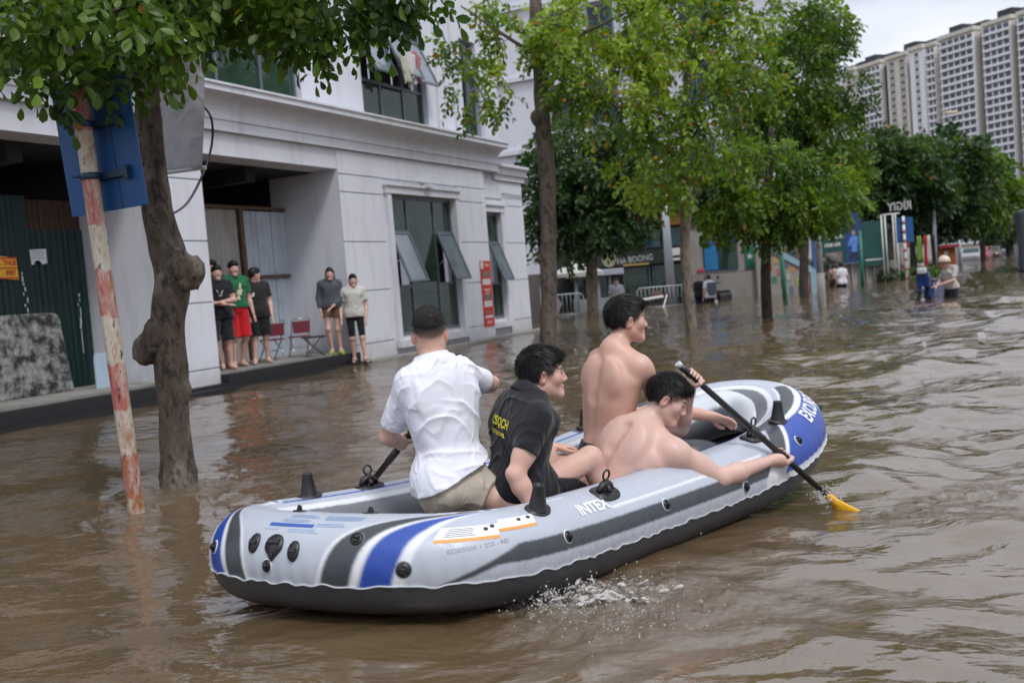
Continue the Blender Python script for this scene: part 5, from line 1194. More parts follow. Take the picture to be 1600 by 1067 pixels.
# one leaf: obovate blade folded along its midrib, 8 triangles
LEAF = np.array([[0, 0, 0], [-.17, .30, .05], [0, .34, -.01], [.17, .30, .05], [-.25, .66, .03], [0, .70, -.06], [.25, .66, .03], [0, 1.0, -.16]], np.float32)
LEAFF = np.array([[0, 2, 1, 1], [0, 3, 2, 2], [1, 2, 5, 4], [2, 3, 6, 5], [4, 5, 7, 7], [5, 6, 7, 7]])
LEAFB = np.array([[0, 0, 0], [-.15, .22, .05], [0, .24, 0], [.15, .22, .05], [-.26, .52, .05], [0, .54, -.03], [.26, .52, .05], [-.24, .80, .02], [0, .82, -.08], [.24, .80, .02], [0, 1.0, -.15]], np.float32)
LEAFBF = np.array([[0, 2, 1, 1], [0, 3, 2, 2], [1, 2, 5, 4], [2, 3, 6, 5], [4, 5, 8, 7], [5, 6, 9, 8], [7, 8, 10, 10], [8, 9, 10, 10]])
def frames(d, nrm):
    y = d / np.linalg.norm(d, axis=1, keepdims=True); x = np.cross(y, nrm); x /= np.linalg.norm(x, axis=1, keepdims=True) + 1e-9; return np.stack([x, y, np.cross(x, y)], 1)
def leaf_cloud(P, D, N, size, wide=1., LF=LEAF):
    R = frames(D, N); L3 = LF * np.array([wide, 1, 1], np.float32); V = np.einsum('vk,nkj->nvj', L3, R) * size[:, None, None] + P[:, None, :]; return V
def palette(n, rng, greens, yellow=.03, clump=None):
    g = np.array(greens, np.float32); t = rng.random(n) if clump is None else np.clip(clump + rng.normal(0, .16, n), 0, .999); x = t * (len(g) - 1); i = x.astype(int); f = (x - i)[:, None]
    c = g[i] * (1 - f) + g[np.minimum(i + 1, len(g) - 1)] * f; y = rng.random(n) < yellow; c[y] = np.array([.30, .17, .02]) * rng.uniform(.6, 1.2, (y.sum(), 1)); return c * rng.uniform(.8, 1.2, (n, 1))
GR_NEAR = [(.018, .048, .010), (.046, .100, .014), (.090, .165, .020), (.16, .25, .034)]; GR_MID = [(.025, .060, .010), (.060, .125, .015), (.115, .195, .022), (.19, .27, .035)]; GR_DARK = [(.010, .028, .013), (.022, .055, .018), (.045, .092, .024), (.085, .14, .038)]; GR_YEL = [(.042, .092, .012), (.105, .185, .017), (.20, .30, .026), (.30, .39, .042)]
def crown(name, parent, org, blobs, nspray, leaf, rng, greens, yellow=.03, per=9, droop=.5, spray=.35, flatn=False, shellbias=.5, wide=1., mats=None, LF=LEAF, LFF=LEAFF, gap=-.32):
    """blobs: (centre, radii) in world metres; leaflets hang in sprays spread through the blobs' volume"""
    org = np.asarray(org, np.float32); vol = np.array([r[0] * r[1] * r[2] for c, r in blobs]) ** .75; cnt = rng.multinomial(nspray, vol / vol.sum()); Ps, Cs, Ds = [], [], []
    for (c, r), n in zip(blobs, cnt):
        d = rng.normal(size=(n, 3)); d /= np.linalg.norm(d, axis=1, keepdims=True); u = rng.random(n) ** (1 / 3); u = u * (1 - shellbias) + shellbias * (1 - .35 * rng.random(n) ** 2)
        p = np.asarray(c) + d * u[:, None] * np.asarray(r); keep = vnoise(p * (1.6 / np.mean(r) ** .3)) > gap; Ps.append(p[keep]); Ds.append(d[keep])
    P = np.concatenate(Ps); Dn = np.concatenate(Ds); n = len(P)
    ax = Dn * .8 + rng.normal(0, .55, (n, 3)); ax[:, 2] -= droop; ax /= np.linalg.norm(ax, axis=1, keepdims=True); sd = np.cross(ax, rng.normal(size=(n, 3))); sd /= np.linalg.norm(sd, axis=1, keepdims=True)
    cl = np.clip(.5 + .55 * vnoise(P * 1.3 + 3) + .16 * Dn[:, 2], 0, 1)
    LP, LD, LN, LC = [], [], [], []
    for k in range(per):
        t = (k // 2 + .6) / (per / 2 + .6); s_ = 1 if k % 2 else -1; p = P + ax * (spray * t) + np.array([0, 0, -1]) * (spray * .35 * t * t); d = ax * .55 + sd * s_ * (.8 if k < per - 1 else 0) + rng.normal(0, .18, (n, 3)); d[:, 2] -= .25
        nn = np.cross(ax, sd) + rng.normal(0, .35, (n, 3)); nn[:, 2] = np.abs(nn[:, 2]) + .25; LP.append(p); LD.append(d); LN.append(nn); LC.append(cl)
    LP, LD, LN, LC = map(np.concatenate, (LP, LD, LN, LC)); sz = leaf * rng.uniform(.65, 1.25, len(LP)); V = leaf_cloud(LP - org, LD, LN, sz, wide, LF); nv_ = len(LF); col = palette(len(LP), rng, greens, yellow, LC)
    m = len(LP); base = (np.arange(m) * nv_)[:, None, None]; F = (LFF[None] + base).reshape(-1, 4); tri = F[:, 2] == F[:, 3]
    me = bpy.data.meshes.new(name); Vf = V.reshape(-1, 3).astype(np.float32); me.vertices.add(len(Vf)); me.vertices.foreach_set('co', Vf.ravel()); FT = np.concatenate([F[tri][:, :3].ravel(), F[~tri].ravel()]).astype(np.int32); nt_, nq_ = tri.sum(), (~tri).sum()
    me.loops.add(len(FT)); me.loops.foreach_set('vertex_index', FT); me.polygons.add(nt_ + nq_); me.polygons.foreach_set('loop_start', np.concatenate([np.arange(nt_) * 3, nt_ * 3 + np.arange(nq_) * 4]).astype(np.int32)); me.update(calc_edges=True)
    set_attr(me, 'col', np.repeat(col, nv_, 0)); o = mesh_obj(name, me, mats or M_LEAF, parent); return o, (P, ax)
def limb(mb, pts, r0, r1, n=12, knob=0, rng=None, seg=6):
    P = []; R = []; m = len(pts)
    pts = [np.asarray(p, float) for p in pts]
    for k in range(m - 1):
        p0, p1, p2, p3 = pts[max(k - 1, 0)], pts[k], pts[k + 1], pts[min(k + 2, m - 1)]
        for t in np.linspace(0, 1, seg, endpoint=False): P.append(.5 * ((2 * p1) + (-p0 + p2) * t + (2 * p0 - 5 * p1 + 4 * p2 - p3) * t ** 2 + (-p0 + 3 * p1 - 3 * p2 + p3) * t ** 3))
    P.append(pts[-1]); k = len(P)
    R = [(r0[min(int(i / (k - 1) * (len(r0) - 1)), len(r0) - 2)] * (1 - (i / (k - 1) * (len(r0) - 1)) % 1 if i < k - 1 else 0) + r0[min(int(i / (k - 1) * (len(r0) - 1)) + 1, len(r0) - 1)] * ((i / (k - 1) * (len(r0) - 1)) % 1 if i < k - 1 else 1)) if hasattr(r0, '__len__') else r0 + (r1 - r0) * i / (k - 1) for i in range(k)]
    mb.tube([tuple(p) for p in P], R, n); return P
def tree(label, basepx, Y, trunk, radii, limbs, blobs, nspray, leaf, seed, greens, bark_, group=None, **kw):
    """trunk: list of (px, py, dY) points; limbs: lists of the same; blobs: (px, py, dY, rx_px, ry_px, depth)"""
    rng = np.random.default_rng(seed); b = PX(basepx[0], basepx[1], Y); org = np.array([b[0], b[1], -.05]); root = empty('tree', tuple(map(float, org)), 0, label, 'tree', group)
    mb = MB(); pts = [PX(x, y, Y + d) - org for x, y, d in trunk]; limb(mb, pts, radii, radii[-1], 16); tr = mb.build('trunk', bark_, root)
    V = np.array([v.co[:] for v in tr.data.vertices]); nz = fbm(np.stack([V[:, 0] * 6, V[:, 1] * 6, V[:, 2] * 2.2], 1) + seed, 3); c = np.array([v.normal[:] for v in tr.data.vertices]); tr.data.vertices.foreach_set('co', (V + c * (nz[:, None] * radii[0] * kw.pop('rough', .16))).astype(np.float32).ravel())
    if limbs:
        mb = MB()
        for lp in limbs: limb(mb, [PX(x, y, Y + d) - org for x, y, d in lp[1:]], lp[0], lp[0] * .3, 8)
        mb.build('limbs', bark_, root)
    B = [(PX(x, y, Y + d), (rx / 1560. * (Y + d), dz, ry / 1560. * (Y + d))) for x, y, d, rx, ry, dz in blobs]
    cr, info = crown('crown', root, org, B, nspray, leaf, rng, greens, **kw); tag(cr, kind='stuff')
    # twigs carrying the sprays
    P, ax = info; mb = MB(); pick = rng.choice(len(P), min(140, len(P)), replace=False); cen = np.array([c for c, r in B])
    for i in pick:
        c = cen[np.argmin(((cen - P[i]) ** 2).sum(1))]; mid = (P[i] * .6 + c * .4) + rng.normal(0, .05, 3); mb.tube([tuple(mid - org), tuple((mid + P[i]) / 2 - org + rng.normal(0, .03, 3)), tuple(P[i] - org)], [.014, .009, .005], 4, 0, False)
    tag(mb.build('twigs', bark_, root), kind='stuff'); return root, B, org
GT = 'street trees standing in the flood'
# --- the near gnarled tree
Y1 = 7.5
t1, B1_, o1 = tree('gnarled tree at left with swollen knots, its big leaved crown filling the upper left', (280, 748), Y1,
    [(284, 800, 0), (280, 745, 0), (272, 640, 0), (266, 560, 0), (264, 500, 0), (272, 430, .03), (252, 350, .04), (240, 270, .05), (232, 180, .05), (228, 90, .05), (225, -30, .05), (230, -160, 0)],
    [.148, .136, .118, .114, .118, .128, .104, .094, .085, .078, .07, .06], [(.05, (230, 60, .05), (330, 0, -.1), (470, -40, -.2), (640, -30, -.2)), (.045, (229, 60, .05), (130, 10, -.4), (20, 0, -.6)), (.03, (470, -40, -.2), (560, 20, -.3), (620, 60, -.3))],
    [(60, 25, -1.1, 120, 80, .6), (170, 20, -1.1, 110, 75, .5), (300, -45, -.4, 110, 75, .6), (400, -40, -.3, 110, 75, .6), (510, -5, -.3, 100, 65, .6), (620, -40, -.2, 90, 75, .6), (590, 25, -.3, 50, 34, .3), (115, 55, -1.15, 50, 50, .25), (530, 40, -.3, 50, 36, .3), (20, 85, -1.1, 60, 40, .3), (95, 105, -1.15, 50, 35, .3), (215, 55, -.9, 40, 40, .4), (300, -130, .2, 420, 120, 1.2)],
    1500, .098, 21, GR_NEAR, M_BARK1, rough=.30, per=9, droop=.85, spray=.27, yellow=.010, wide=1.0, LF=LEAFB, LFF=LEAFBF, gap=-.10)
# knots on the trunk, and broken stub
kn_n = 0
rk = np.random.default_rng(4)
def knot(px, py, dy, r, sq=(1, 1, 1.2)):
    c = PX(px, py, Y1 + dy) - o1; bm = bmesh.new(); bmesh.ops.create_icosphere(bm, subdivisions=3, radius=r); V = np.array([v.co[:] for v in bm.verts]); V = V * np.array(sq) * (1 + .45 * fbm(V / r * 1.7 + px, 3))[:, None]; F = [[v.index for v in f.verts] for f in bm.faces]; bm.free(); MB().add(V + c, F, 0, True).build('knot', M_BARK1, t1)
knot(296, 428, -.03, .115, (1, .9, 1.15)); knot(232, 545, -.03, .125, (1, .9, 1.05)); knot(282, 415, -.06, .10); knot(246, 520, -.05, .10); knot(288, 610, 0, .06, (.8, 1, 1.8)); knot(290, 738, .0, .075, (1.1, 1, 1.3)); knot(264, 742, 0, .07, (1.1, 1, 1.3)); knot(303, 425, 0, .07)
kn = MB(); kn.tube([tuple(PX(300, 445, Y1) - o1), tuple(PX(309, 425, Y1) - o1), tuple(PX(311, 408, Y1) - o1)], [.014, .009, .005], 6)
kn.build('broken_twig', M_BARK1, t1)
# the largest leaves, one object each
proto = None; rl = np.random.default_rng(9); meshes = []
for q in range(6):
    V = LEAFB * np.array([1.0, 1, 1 + .5 * rl.random()], np.float32) * .115; me = bpy.data.meshes.new('leaf'); me.from_pydata(V.tolist(), [], [[a for k, a in enumerate(f) if k == 0 or a != f[k - 1]] for f in LEAFBF.tolist()]); set_attr(me, 'col', np.tile(palette(1, rl, GR_NEAR, 0), (11, 1))); me.polygons.foreach_set('use_smooth', np.ones(8, bool)); me.materials.append(M_LEAF); meshes.append(me)
bl_list = [b for b in B1_[:8]]
for k in range(290):
    c, r = bl_list[rl.integers(len(bl_list))]; d = rl.normal(size=3); d[1] = -abs(d[1]) * .8 - .2; d /= np.linalg.norm(d); p = np.asarray(c) + d * np.asarray(r) * rl.uniform(.75, 1.05); dr = np.array([rl.normal(0, .4), -.25 + rl.normal(0, .3), -1.0]); nn = np.array([rl.normal(0, .5), -1, .6 + rl.normal(0, .4)])
    R = frames(dr[None], nn[None])[0]; sc_ = rl.uniform(.75, 1.25); o = bpy.data.objects.new('leaf', meshes[k % 6]); COL.objects.link(o); o.parent = t1; p = p - o1
    o.matrix_local = Matrix(((R[0][0] * sc_, R[1][0] * sc_, R[2][0] * sc_, p[0]), (R[0][1] * sc_, R[1][1] * sc_, R[2][1] * sc_, p[1]), (R[0][2] * sc_, R[1][2] * sc_, R[2][2] * sc_, p[2]), (0, 0, 0, 1)))
# --- second tree, straight trunk behind the boat
t2, B2_, o2 = tree('straight trunked street tree behind the man in black, with one knob high up', (857, 538), 19.86,
    [(857, 560, 0), (857, 530, 0), (858, 440, 0), (857, 350, 0), (855, 260, 0), (848, 190, 0), (844, 120, 0), (838, 40, 0), (835, -40, 0)], [.175, .17, .162, .160, .158, .155, .14, .13, .11],
    [(.06, (843, 110, 0), (900, 60, -.5), (980, 20, -.8)), (.05, (841, 90, 0), (780, 50, -.4), (720, 10, -.6)), (.05, (846, 170, 0), (920, 150, -.6), (970, 170, -.9))],
    [(740, 45, -.6, 60, 50, 1.0), (720, 120, -.8, 38, 45, .5), (760, 140, -.8, 40, 34, .5), (820, 30, 0, 70, 60, 1.3), (900, 50, -.6, 80, 55, 1.2), (960, 90, -.9, 80, 70, 1.2), (915, 130, -.8, 55, 40, .8), (950, 180, -1, 45, 60, .7), (1000, 30, -.4, 60, 50, 1.), (990, 150, -1, 45, 60, .8), (745, 165, -.9, 22, 18, .3)],
    1500, .140, 22, GR_YEL, M_BARK2, GT, per=10, droop=.7, spray=.45, yellow=.05, gap=.0)
mbk = MB(); bm = bmesh.new(); bmesh.ops.create_icosphere(bm, subdivisions=2, radius=.15); V = np.array([v.co[:] for v in bm.verts]); F = [[v.index for v in f.verts] for f in bm.faces]; bm.free(); mbk.add(V * np.array([1, 1, 1.3]) * (1 + .3 * fbm(V * 9, 2))[:, None] + (PX(840, 185, 19.8) - o2), F, 0, True); mbk.build('knob', M_BARK2, t2)
# --- third tree (pale trunk)
tree('pale trunked street tree right of the kneeling man, forking at mid height', (1082, 520), 19.86, [(1083, 540, 0), (1081, 515, 0), (1074, 440, 0), (1070, 380, 0), (1073, 320, 0), (1072, 270, 0), (1068, 200, 0), (1075, 120, 0), (1085, 40, 0)], [.12, .115, .105, .10, .11, .09, .08, .07, .05],
    [(.07, (1073, 330, 0), (1090, 290, -.2), (1110, 250, -.4)), (.05, (1071, 260, 0), (1040, 230, -.3), (1010, 215, -.5))],
    [(1075, 110, -.3, 85, 75, 1.4), (1140, 60, -.2, 75, 70, 1.2), (1060, 200, -.6, 75, 60, 1.1), (1020, 250, -.8, 55, 50, .8), (1110, 220, -.4, 60, 50, 1.), (1055, 20, 0, 80, 50, 1.2), (1050, 270, -.7, 40, 34, .6), (1170, 110, 0, 45, 60, .8)],
    1400, .140, 23, GR_YEL, M_BARK3, GT, per=10, droop=.7, spray=.44, yellow=.05, gap=.0)
# --- fourth tree (dark trunk, low crown)
tree('dark trunked young street tree with a low bright green crown', (1200, 497), 22.98, [(1201, 515, 0), (1199, 490, 0), (1196, 440, 0), (1197, 390, 0), (1198, 340, 0), (1200, 280, 0), (1205, 200, 0)], [.125, .12, .115, .11, .10, .08, .05], [(.05, (1198, 340, 0), (1240, 320, -.3), (1270, 330, -.6)), (.05, (1198, 345, 0), (1150, 330, -.3), (1120, 345, -.5))],
    [(1145, 325, -.6, 50, 36, .9), (1200, 315, -.3, 85, 42, 1.2), (1245, 325, -.6, 55, 38, .9), (1200, 355, -.5, 40, 22, .6), (1290, 300, -.4, 50, 45, .9), (1180, 270, 0, 90, 50, 1.3), (1120, 300, -.3, 40, 35, .7)], 1500, .15, 24, GR_MID, M_BARK4, GT, per=10, droop=.8, spray=.42, yellow=.012)
# --- tall tree behind it
tree('tall leafy tree in front of the blue fronted block', (1255, 470), 34, [(1258, 490, 0), (1256, 440, 0), (1258, 330, 0), (1262, 220, 0), (1262, 120, 0), (1265, 40, 0)], [.17, .16, .14, .11, .08, .04], [(.06, (1262, 220, 0), (1230, 150, .3), (1210, 100, .5)), (.06, (1262, 200, 0), (1310, 170, -.3), (1330, 150, -.5))],
    [(1265, 110, 0, 55, 95, 1.5), (1290, 50, 0, 36, 50, 1.), (1220, 60, .3, 34, 60, 1.), (1240, 180, 0, 60, 55, 1.4), (1300, 210, -.4, 48, 36, 1.1), (1335, 140, -.4, 26, 26, .7), (1190, 190, .2, 60, 70, 1.4), (1300, 265, 0, 60, 40, 1.2), (1160, 160, .4, 40, 55, 1.)], 2100, .19, 25, GR_MID, M_BARK4, None, per=9, droop=.4, spray=.5, yellow=.01)
# --- dark tree behind, over the kiosk
tree('dark leaved tree standing over the ticket kiosk', (927, 497), 30.8, [(928, 515, 0), (926, 480, 0), (925, 420, 0), (928, 360, 0), (935, 300, 0), (940, 240, 0)], [.20, .19, .17, .16, .13, .08], [(.08, (928, 350, 0), (890, 300, .2), (860, 270, .3)), (.08, (930, 330, 0), (970, 280, -.2), (1000, 260, -.3))],
    [(870, 270, .3, 50, 60, 1.4), (900, 330, -.4, 60, 40, 1.2), (945, 270, 0, 60, 60, 1.5), (990, 300, -.3, 45, 55, 1.2), (850, 340, 0, 26, 50, .8), (955, 350, -.6, 50, 30, 1.), (900, 220, .4, 55, 40, 1.2), (980, 230, .3, 50, 40, 1.2), (880, 380, -.2, 40, 26, .8)], 1900, .20, 26, GR_DARK, M_BARK3, None, per=9, droop=.5, spray=.5, yellow=.004)
# --- trees along the far pavement on the right
GF = 'big dark trees along the far pavement'
for k, (lab, bx, by, Y, tp, bl_, n, g) in enumerate((
    ('spreading dark tree over the white gate frame', 1391, 440, 51, [(1393, 450, 0), (1391, 420, 0), (1389, 350, 0), (1386, 310, 0), (1380, 250, 0)], [(1380, 290, 0, 55, 50, 2.2), (1345, 325, -.5, 36, 36, 1.5), (1420, 270, 0, 60, 50, 2.4), (1360, 240, 0, 60, 36, 2.), (1440, 310, 0, 46, 30, 1.8), (1330, 300, -.8, 40, 30, 1.4)], 1500, GR_DARK),
    ('dark tree behind the man pushing the motorbike', 1455, 425, 56, [(1456, 432, 0), (1455, 400, 0), (1452, 350, 0), (1450, 300, 0)], [(1455, 290, 0, 60, 55, 2.6), (1490, 310, -.5, 50, 40, 2.), (1430, 335, 0, 36, 30, 1.8), (1470, 240, 0, 62, 34, 2.4), (1500, 280, 0, 50, 42, 2.2), (1460, 345, -.6, 36, 18, 1.6)], 1500, GR_DARK),
    ('bright green tree at the end of the row before the towers', 1535, 402, 80, [(1536, 410, 0), (1535, 385, 0), (1532, 350, 0), (1530, 320, 0)], [(1530, 300, 0, 50, 40, 3.4), (1545, 322, -.6, 40, 30, 2.6), (1500, 335, -.6, 36, 24, 2.2), (1515, 260, 0, 40, 34, 2.8), (1555, 285, 0, 30, 30, 2.4)], 1100, GR_MID))):
    tree(lab, (bx, by), Y, tp, [.22, .21, .18, .15, .08], [(.10, tp[-2], (tp[-2][0] - 25, tp[-2][1] - 30, .3), (tp[-2][0] - 40, tp[-2][1] - 40, .5)), (.10, tp[-2], (tp[-2][0] + 25, tp[-2][1] - 25, -.3), (tp[-2][0] + 45, tp[-2][1] - 40, -.5))], bl_, n, .0064 * Y if Y < 60 else .0055 * Y, 30 + k, g, M_BARK2 if k == 0 else M_BARK4, GF, per=9, droop=.35, spray=.012 * Y, yellow=.003)
for k, (bx, by, Y, s_) in enumerate(((1575, 395, 110, 1.), (1610, 392, 125, 1.1), (1650, 388, 120, 1.2))):
    tree(('distant tree beside the parked cars, left of the bus', 'distant tree behind the bus front', 'distant tree hidden mostly by the bus')[k], (bx, by), Y, [(bx, by + 8, 0), (bx, by - 10, 0), (bx - 2, by - 40, 0)], [.25, .22, .12], [], [(bx, by - 46, 0, 32 * s_, 22 * s_, 4), (bx - 15, by - 40, -1, 24, 14, 3)], 420, .62, 40 + k, GR_DARK, M_BARK4, 'distant trees at the end of the street', per=8, droop=.2, spray=1.2, yellow=0)
# ================================================================== people on the step
def stand(px, py, Yfoot, zf, hgt, face, S=None):
    """joints of a standing figure: feet at a pixel on height zf"""
    f = PZ(px, py, zf) if Yfoot is None else PX(px, py, Yfoot); S = S or hgt / 1.70; fw = unit(A3(face[0], face[1], 0)); lat = np.cross(fw, A3(0, 0, 1)); z = A3(0, 0, 1); b = np.array(f, np.float32); b[2] = zf
    P = lambda l, fo, up: b + lat * l * S + fw * fo * S + z * up * S
    J = dict(pel=P(0, 0, .93), neck=P(0, -.01, 1.43), head=P(0, .03, 1.575), hf=fw, hu=z, shL=P(-.175, -.01, 1.385), shR=P(.175, -.01, 1.385), elL=P(-.235, -.02, 1.10), elR=P(.235, -.02, 1.10), wrL=P(-.25, .06, .86), wrR=P(.25, .06, .86),
             hipL=P(-.09, 0, .89), hipR=P(.09, 0, .89), knL=P(-.10, .03, .48), knR=P(.10, .03, .48), anL=P(-.11, -.01, .075), anR=P(.11, -.01, .075), toeL=unit(fw - lat * .25), toeR=unit(fw + lat * .25))
    return J, b, S, P
cc = cloth_mat
def folk(label, px, py, zf, hgt, face, shirt=None, shorts=None, hair='bowl', tweak=None, group=None, Y=None, build=.95, hairt=.016, skin=SKIN * A3(.92, .88, .85), h=.0125, hands=None, extra=None, **kw):
    J, b, S, P = stand(px, py, Y, zf, hgt, face)
    if tweak: tweak(J, P)
    J = {k: np.asarray(v, np.float32) for k, v in J.items()}
    r = human(label, J, tuple(map(float, b)), h, S, build, group, skin, hair, hands, shirt, shorts, hairt=hairt, groove=False, smooth=1, **kw)
    return r, J, b, S, P
hemT = lambda off: hemplane(off)
TEE = lambda col, nm, **k: (cc(nm, col), dict(dict(hem=hemT(-.10), sleeve=.72, slr=.075, amp=.008, loose=.165, collar=.0), **k))
SH = lambda col, nm, **k: (cc(nm, col), dict(dict(len=.85, legr=.092, amp=.006, inf=.018), **k))
GK = 'onlookers standing on the step of the white building'
to_cam = (.25, -1)
def cross_arms(J, P): J.update(elL=P(-.24, .04, 1.12), elR=P(.24, .04, 1.12), wrL=P(.03, .20, 1.10), wrR=P(-.04, .22, 1.06), knR=P(.16, .10, .50), anR=P(.02, -.06, .08), head=P(.0, .03, 1.575))
r, J, b, S, P = folk('boy in black T-shirt with arms crossed leaning by the pillar corner', 352, 577, .262, 1.66, (.55, -.9), TEE((.012, .013, .017), 'black_tee', sleeve=.62), SH((.015, .016, .02), 'black_shorts', len=1.0), tweak=cross_arms, group=GK, Y=15.75)
def print_on(root, J, S, shapes, m, fw, lat, z0, dist=.150):
    t = MB(); c = np.asarray(J['pel']) - np.array(root.location); nrm = fw
    for poly in shapes: 
        V = [tuple(c + lat * x * S + A3(0, 0, 1) * (z0 + y) * S + nrm * dist * S) for x, y in poly] + [tuple(c + lat * x * S + A3(0, 0, 1) * (z0 + y) * S + nrm * (dist - .02) * S) for x, y in poly]; n = len(poly)
        t.add(V, [list(range(n)), list(range(n, 2 * n))[::-1]] + [(i, (i + 1) % n, n + (i + 1) % n, n + i) for i in range(n)])
    return t.build('shirt_print', m, root)
def fl(face): f = unit(A3(face[0], face[1], 0)); return f, np.cross(f, A3(0, 0, 1))
f_, l_ = fl((.55, -.9)); print_on(r, J, S, [[(-.05, .36), (-.04, .36), (-.01, .30), (-.02, .29)], [(.0, .29), (.01, .30), (.05, .37), (.06, .36)], [(-.03, .27), (.03, .27), (.03, .28), (-.03, .28)]], M_BW, f_, l_, 0., .137)
def hands_down(J, P): J.update(anL=P(-.06, -.10, .08), knL=P(-.10, .04, .48))
r, J, b, S, P = folk('boy in green T-shirt and red shorts behind the boy with crossed arms', 378, 574, .262, 1.72, (.6, -.8), TEE((.012, .13, .055), 'green_tee', hem=hemT(.02)), SH((.50, .010, .018), 'red_shorts', len=1.0, legr=.10), tweak=hands_down, group=GK, Y=16.15)
f_, l_ = fl((.6, -.8)); print_on(r, J, S, [[(-.06, .40), (-.03, .42), (-.02, .33), (-.05, .30)], [(-.08, .31), (.0, .31), (.03, .24), (-.05, .22)], [(-.02, .22), (.02, .22), (.03, .15), (-.03, .15)]], mat('cream_print', (.62, .58, .40), .7), f_, l_, 0., .145)
folk('dark haired boy mostly hidden behind the boy with crossed arms', 345, 572, .262, 1.76, (.5, -.9), TEE((.02, .02, .025), 'dark_tee'), SH((.02, .02, .025), 'dark_shorts'), group=GK, Y=16.1)
def look_right(J, P): J['hf'] = unit(A3(.75, .66, .0)); J.update(wrL=P(-.22, .12, .86), wrR=P(.2, .15, .88), anL=P(-.12, -.05, .075), anR=P(.13, .06, .075))
r, J, b, S, P = folk('woman in dark T-shirt and black shorts looking away to the right, hair tied', 410, 568, .262, 1.60, (.45, -.9), TEE((.022, .019, .018), 'charcoal_tee'), SH((.010, .010, .012), 'black_knee_shorts', len=.95, legr=.098), 'tail', look_right, GK, 16.6, 1.04)
f_, l_ = fl((.45, -.9)); print_on(r, J, S, [[(.05, .34), (.09, .33), (.11, .27), (.07, .26)]], M_BW, f_, l_, 0., .150)
def w1(J, P): J.update(wrL=P(-.04, .17, .93), elL=P(-.24, .0, 1.10), wrR=P(.20, .08, .86), knR=P(.09, .10, .50), anR=P(.05, .02, .075), knL=P(-.09, .02, .48), head=P(-.03, .04, 1.56), neck=P(-.015, -.01, 1.43))
r, J, b, S, P = folk('woman in grey long sleeved blouse, brown shorts and green sandals by the pillar', 524, 551, .245, 1.58, (.1, -1), (cc('grey_blouse', (.075, .082, .10)), dict(hem=hemT(-.02), sleeve=1.0, slr=.062, amp=.010, loose=.168, collar=0)), SH((.13, .075, .05), 'brown_shorts', len=.42, legr=.105), 'long', w1, GK, 18.1, .86)
def footwear(root, J, m, hgt=.05):
    for sd in 'LR':
        a = np.asarray(J['an' + sd]) - np.array(root.location); t_ = unit(J['toe' + sd]); s_ = np.cross(t_, A3(0, 0, 1)); t = MB(); ol = []
        for a_ in np.linspace(0, 2 * math.pi, 16, endpoint=False): ol.append(a + t_ * (.045 + .135 * math.cos(a_)) + s_ * .048 * math.sin(a_) - A3(0, 0, .075))
        n = 16; V = [tuple(p + A3(0, 0, -.004)) for p in ol] + [tuple(p + A3(0, 0, .022)) for p in ol]; t.add(V, [list(range(n))[::-1], list(range(n, 2 * n))] + [(i, (i + 1) % n, n + (i + 1) % n, n + i) for i in range(n)])
        t.tube([tuple(a + t_ * .09 + s_ * x - A3(0, 0, .06 - .055 * (1 - (x / .052) ** 2))) for x in np.linspace(-.052, .052, 7)], .016, 8); t.build('sandal', m, root)
footwear(r, J, mat('green_plastic', (.22, .42, .02), .5))
def w2(J, P): J.update(wrR=P(.27, .12, .88), elR=P(.25, -.04, 1.12), wrL=P(-.20, .10, .84), knL=P(-.10, .08, .48), anL=P(-.12, .12, .07), knR=P(.08, .0, .48), anR=P(.07, -.06, .075), head=P(-.02, .02, 1.57))
r, J, b, S, P = folk('woman in cream T-shirt and black knee shorts at the end of the step', 560, 557, .05, 1.62, (.25, -1), TEE((.50, .49, .45), 'cream_tee', hem=hemT(-.05)), SH((.011, .011, .013), 'black_leggings', len=1.0, legr=.070, inf=.006), 'tail', w2, GK, 18.15, .86)
footwear(r, J, mat('brown_sandal', (.10, .07, .055), .7))
# folding chairs on the step
def chair(px, py, Y, rot, label):
    p = PX(px, py, Y); r = empty('folding_chair', (float(p[0]), float(p[1]), .262), rot, label, 'chair', 'folding chairs in the bay'); r.scale = (.82, .82, .82); M_ST = mat('chair_steel', (.45, .45, .46), .35, .1, 9, 0, 60, .5, .8); M_MR = mat('maroon_vinyl', (.14, .010, .022), .5, .15)
    for s_ in (-1, 1):
        t = MB(); x = s_ * .2; t.tube([(x, .24, 0), (x, -.02, .40), (x, -.20, .80), (x * .9, -.21, .83)], .012, 8); t.build('back_leg', M_ST, r); t = MB(); t.tube([(x * .9, -.24, 0), (x * .9, .18, .44)], .011, 8); t.build('leg', M_ST, r)
    t = MB(); t.tube([(-.18, -.21, .83), (.18, -.21, .83)], .012, 8); t.tube([(-.19, .12, .2), (.19, .12, .2)], .010, 6); t.build('rail', M_ST, r)
    bevel(MB().box(-.185, .185, -.195, -.160, .52, .78).build('backrest', M_MR, r), .012); bevel(MB().box(-.2, .2, -.17, .2, .425, .455).build('seat', M_MR, r), .012)
    return r
chair(470, 545, 17.9, .5, 'maroon folding chair standing in the bay left of the woman with green sandals'); chair(428, 556, 17.4, .9, 'maroon folding chair half hidden behind the woman in the dark T-shirt')
p = PX(492, 548, 17.6); r = empty('low_stool', (float(p[0]), float(p[1]), .262), .4, 'low black folding stool beside the maroon chair', 'stool'); bevel(MB().box(-.2, .2, -.14, .14, .33, .36).build('seat', M_BSHORT, r), .01)
for s_ in (-1, 1): t = MB(); t.tube([(-.16, s_ * .12, 0), (.16, s_ * .12, .33)], .010, 6); t.build('leg', M_ALU, r); t = MB(); t.tube([(.16, s_ * .105, 0), (-.16, s_ * .105, .33)], .010, 6); t.build('leg', M_ALU, r)
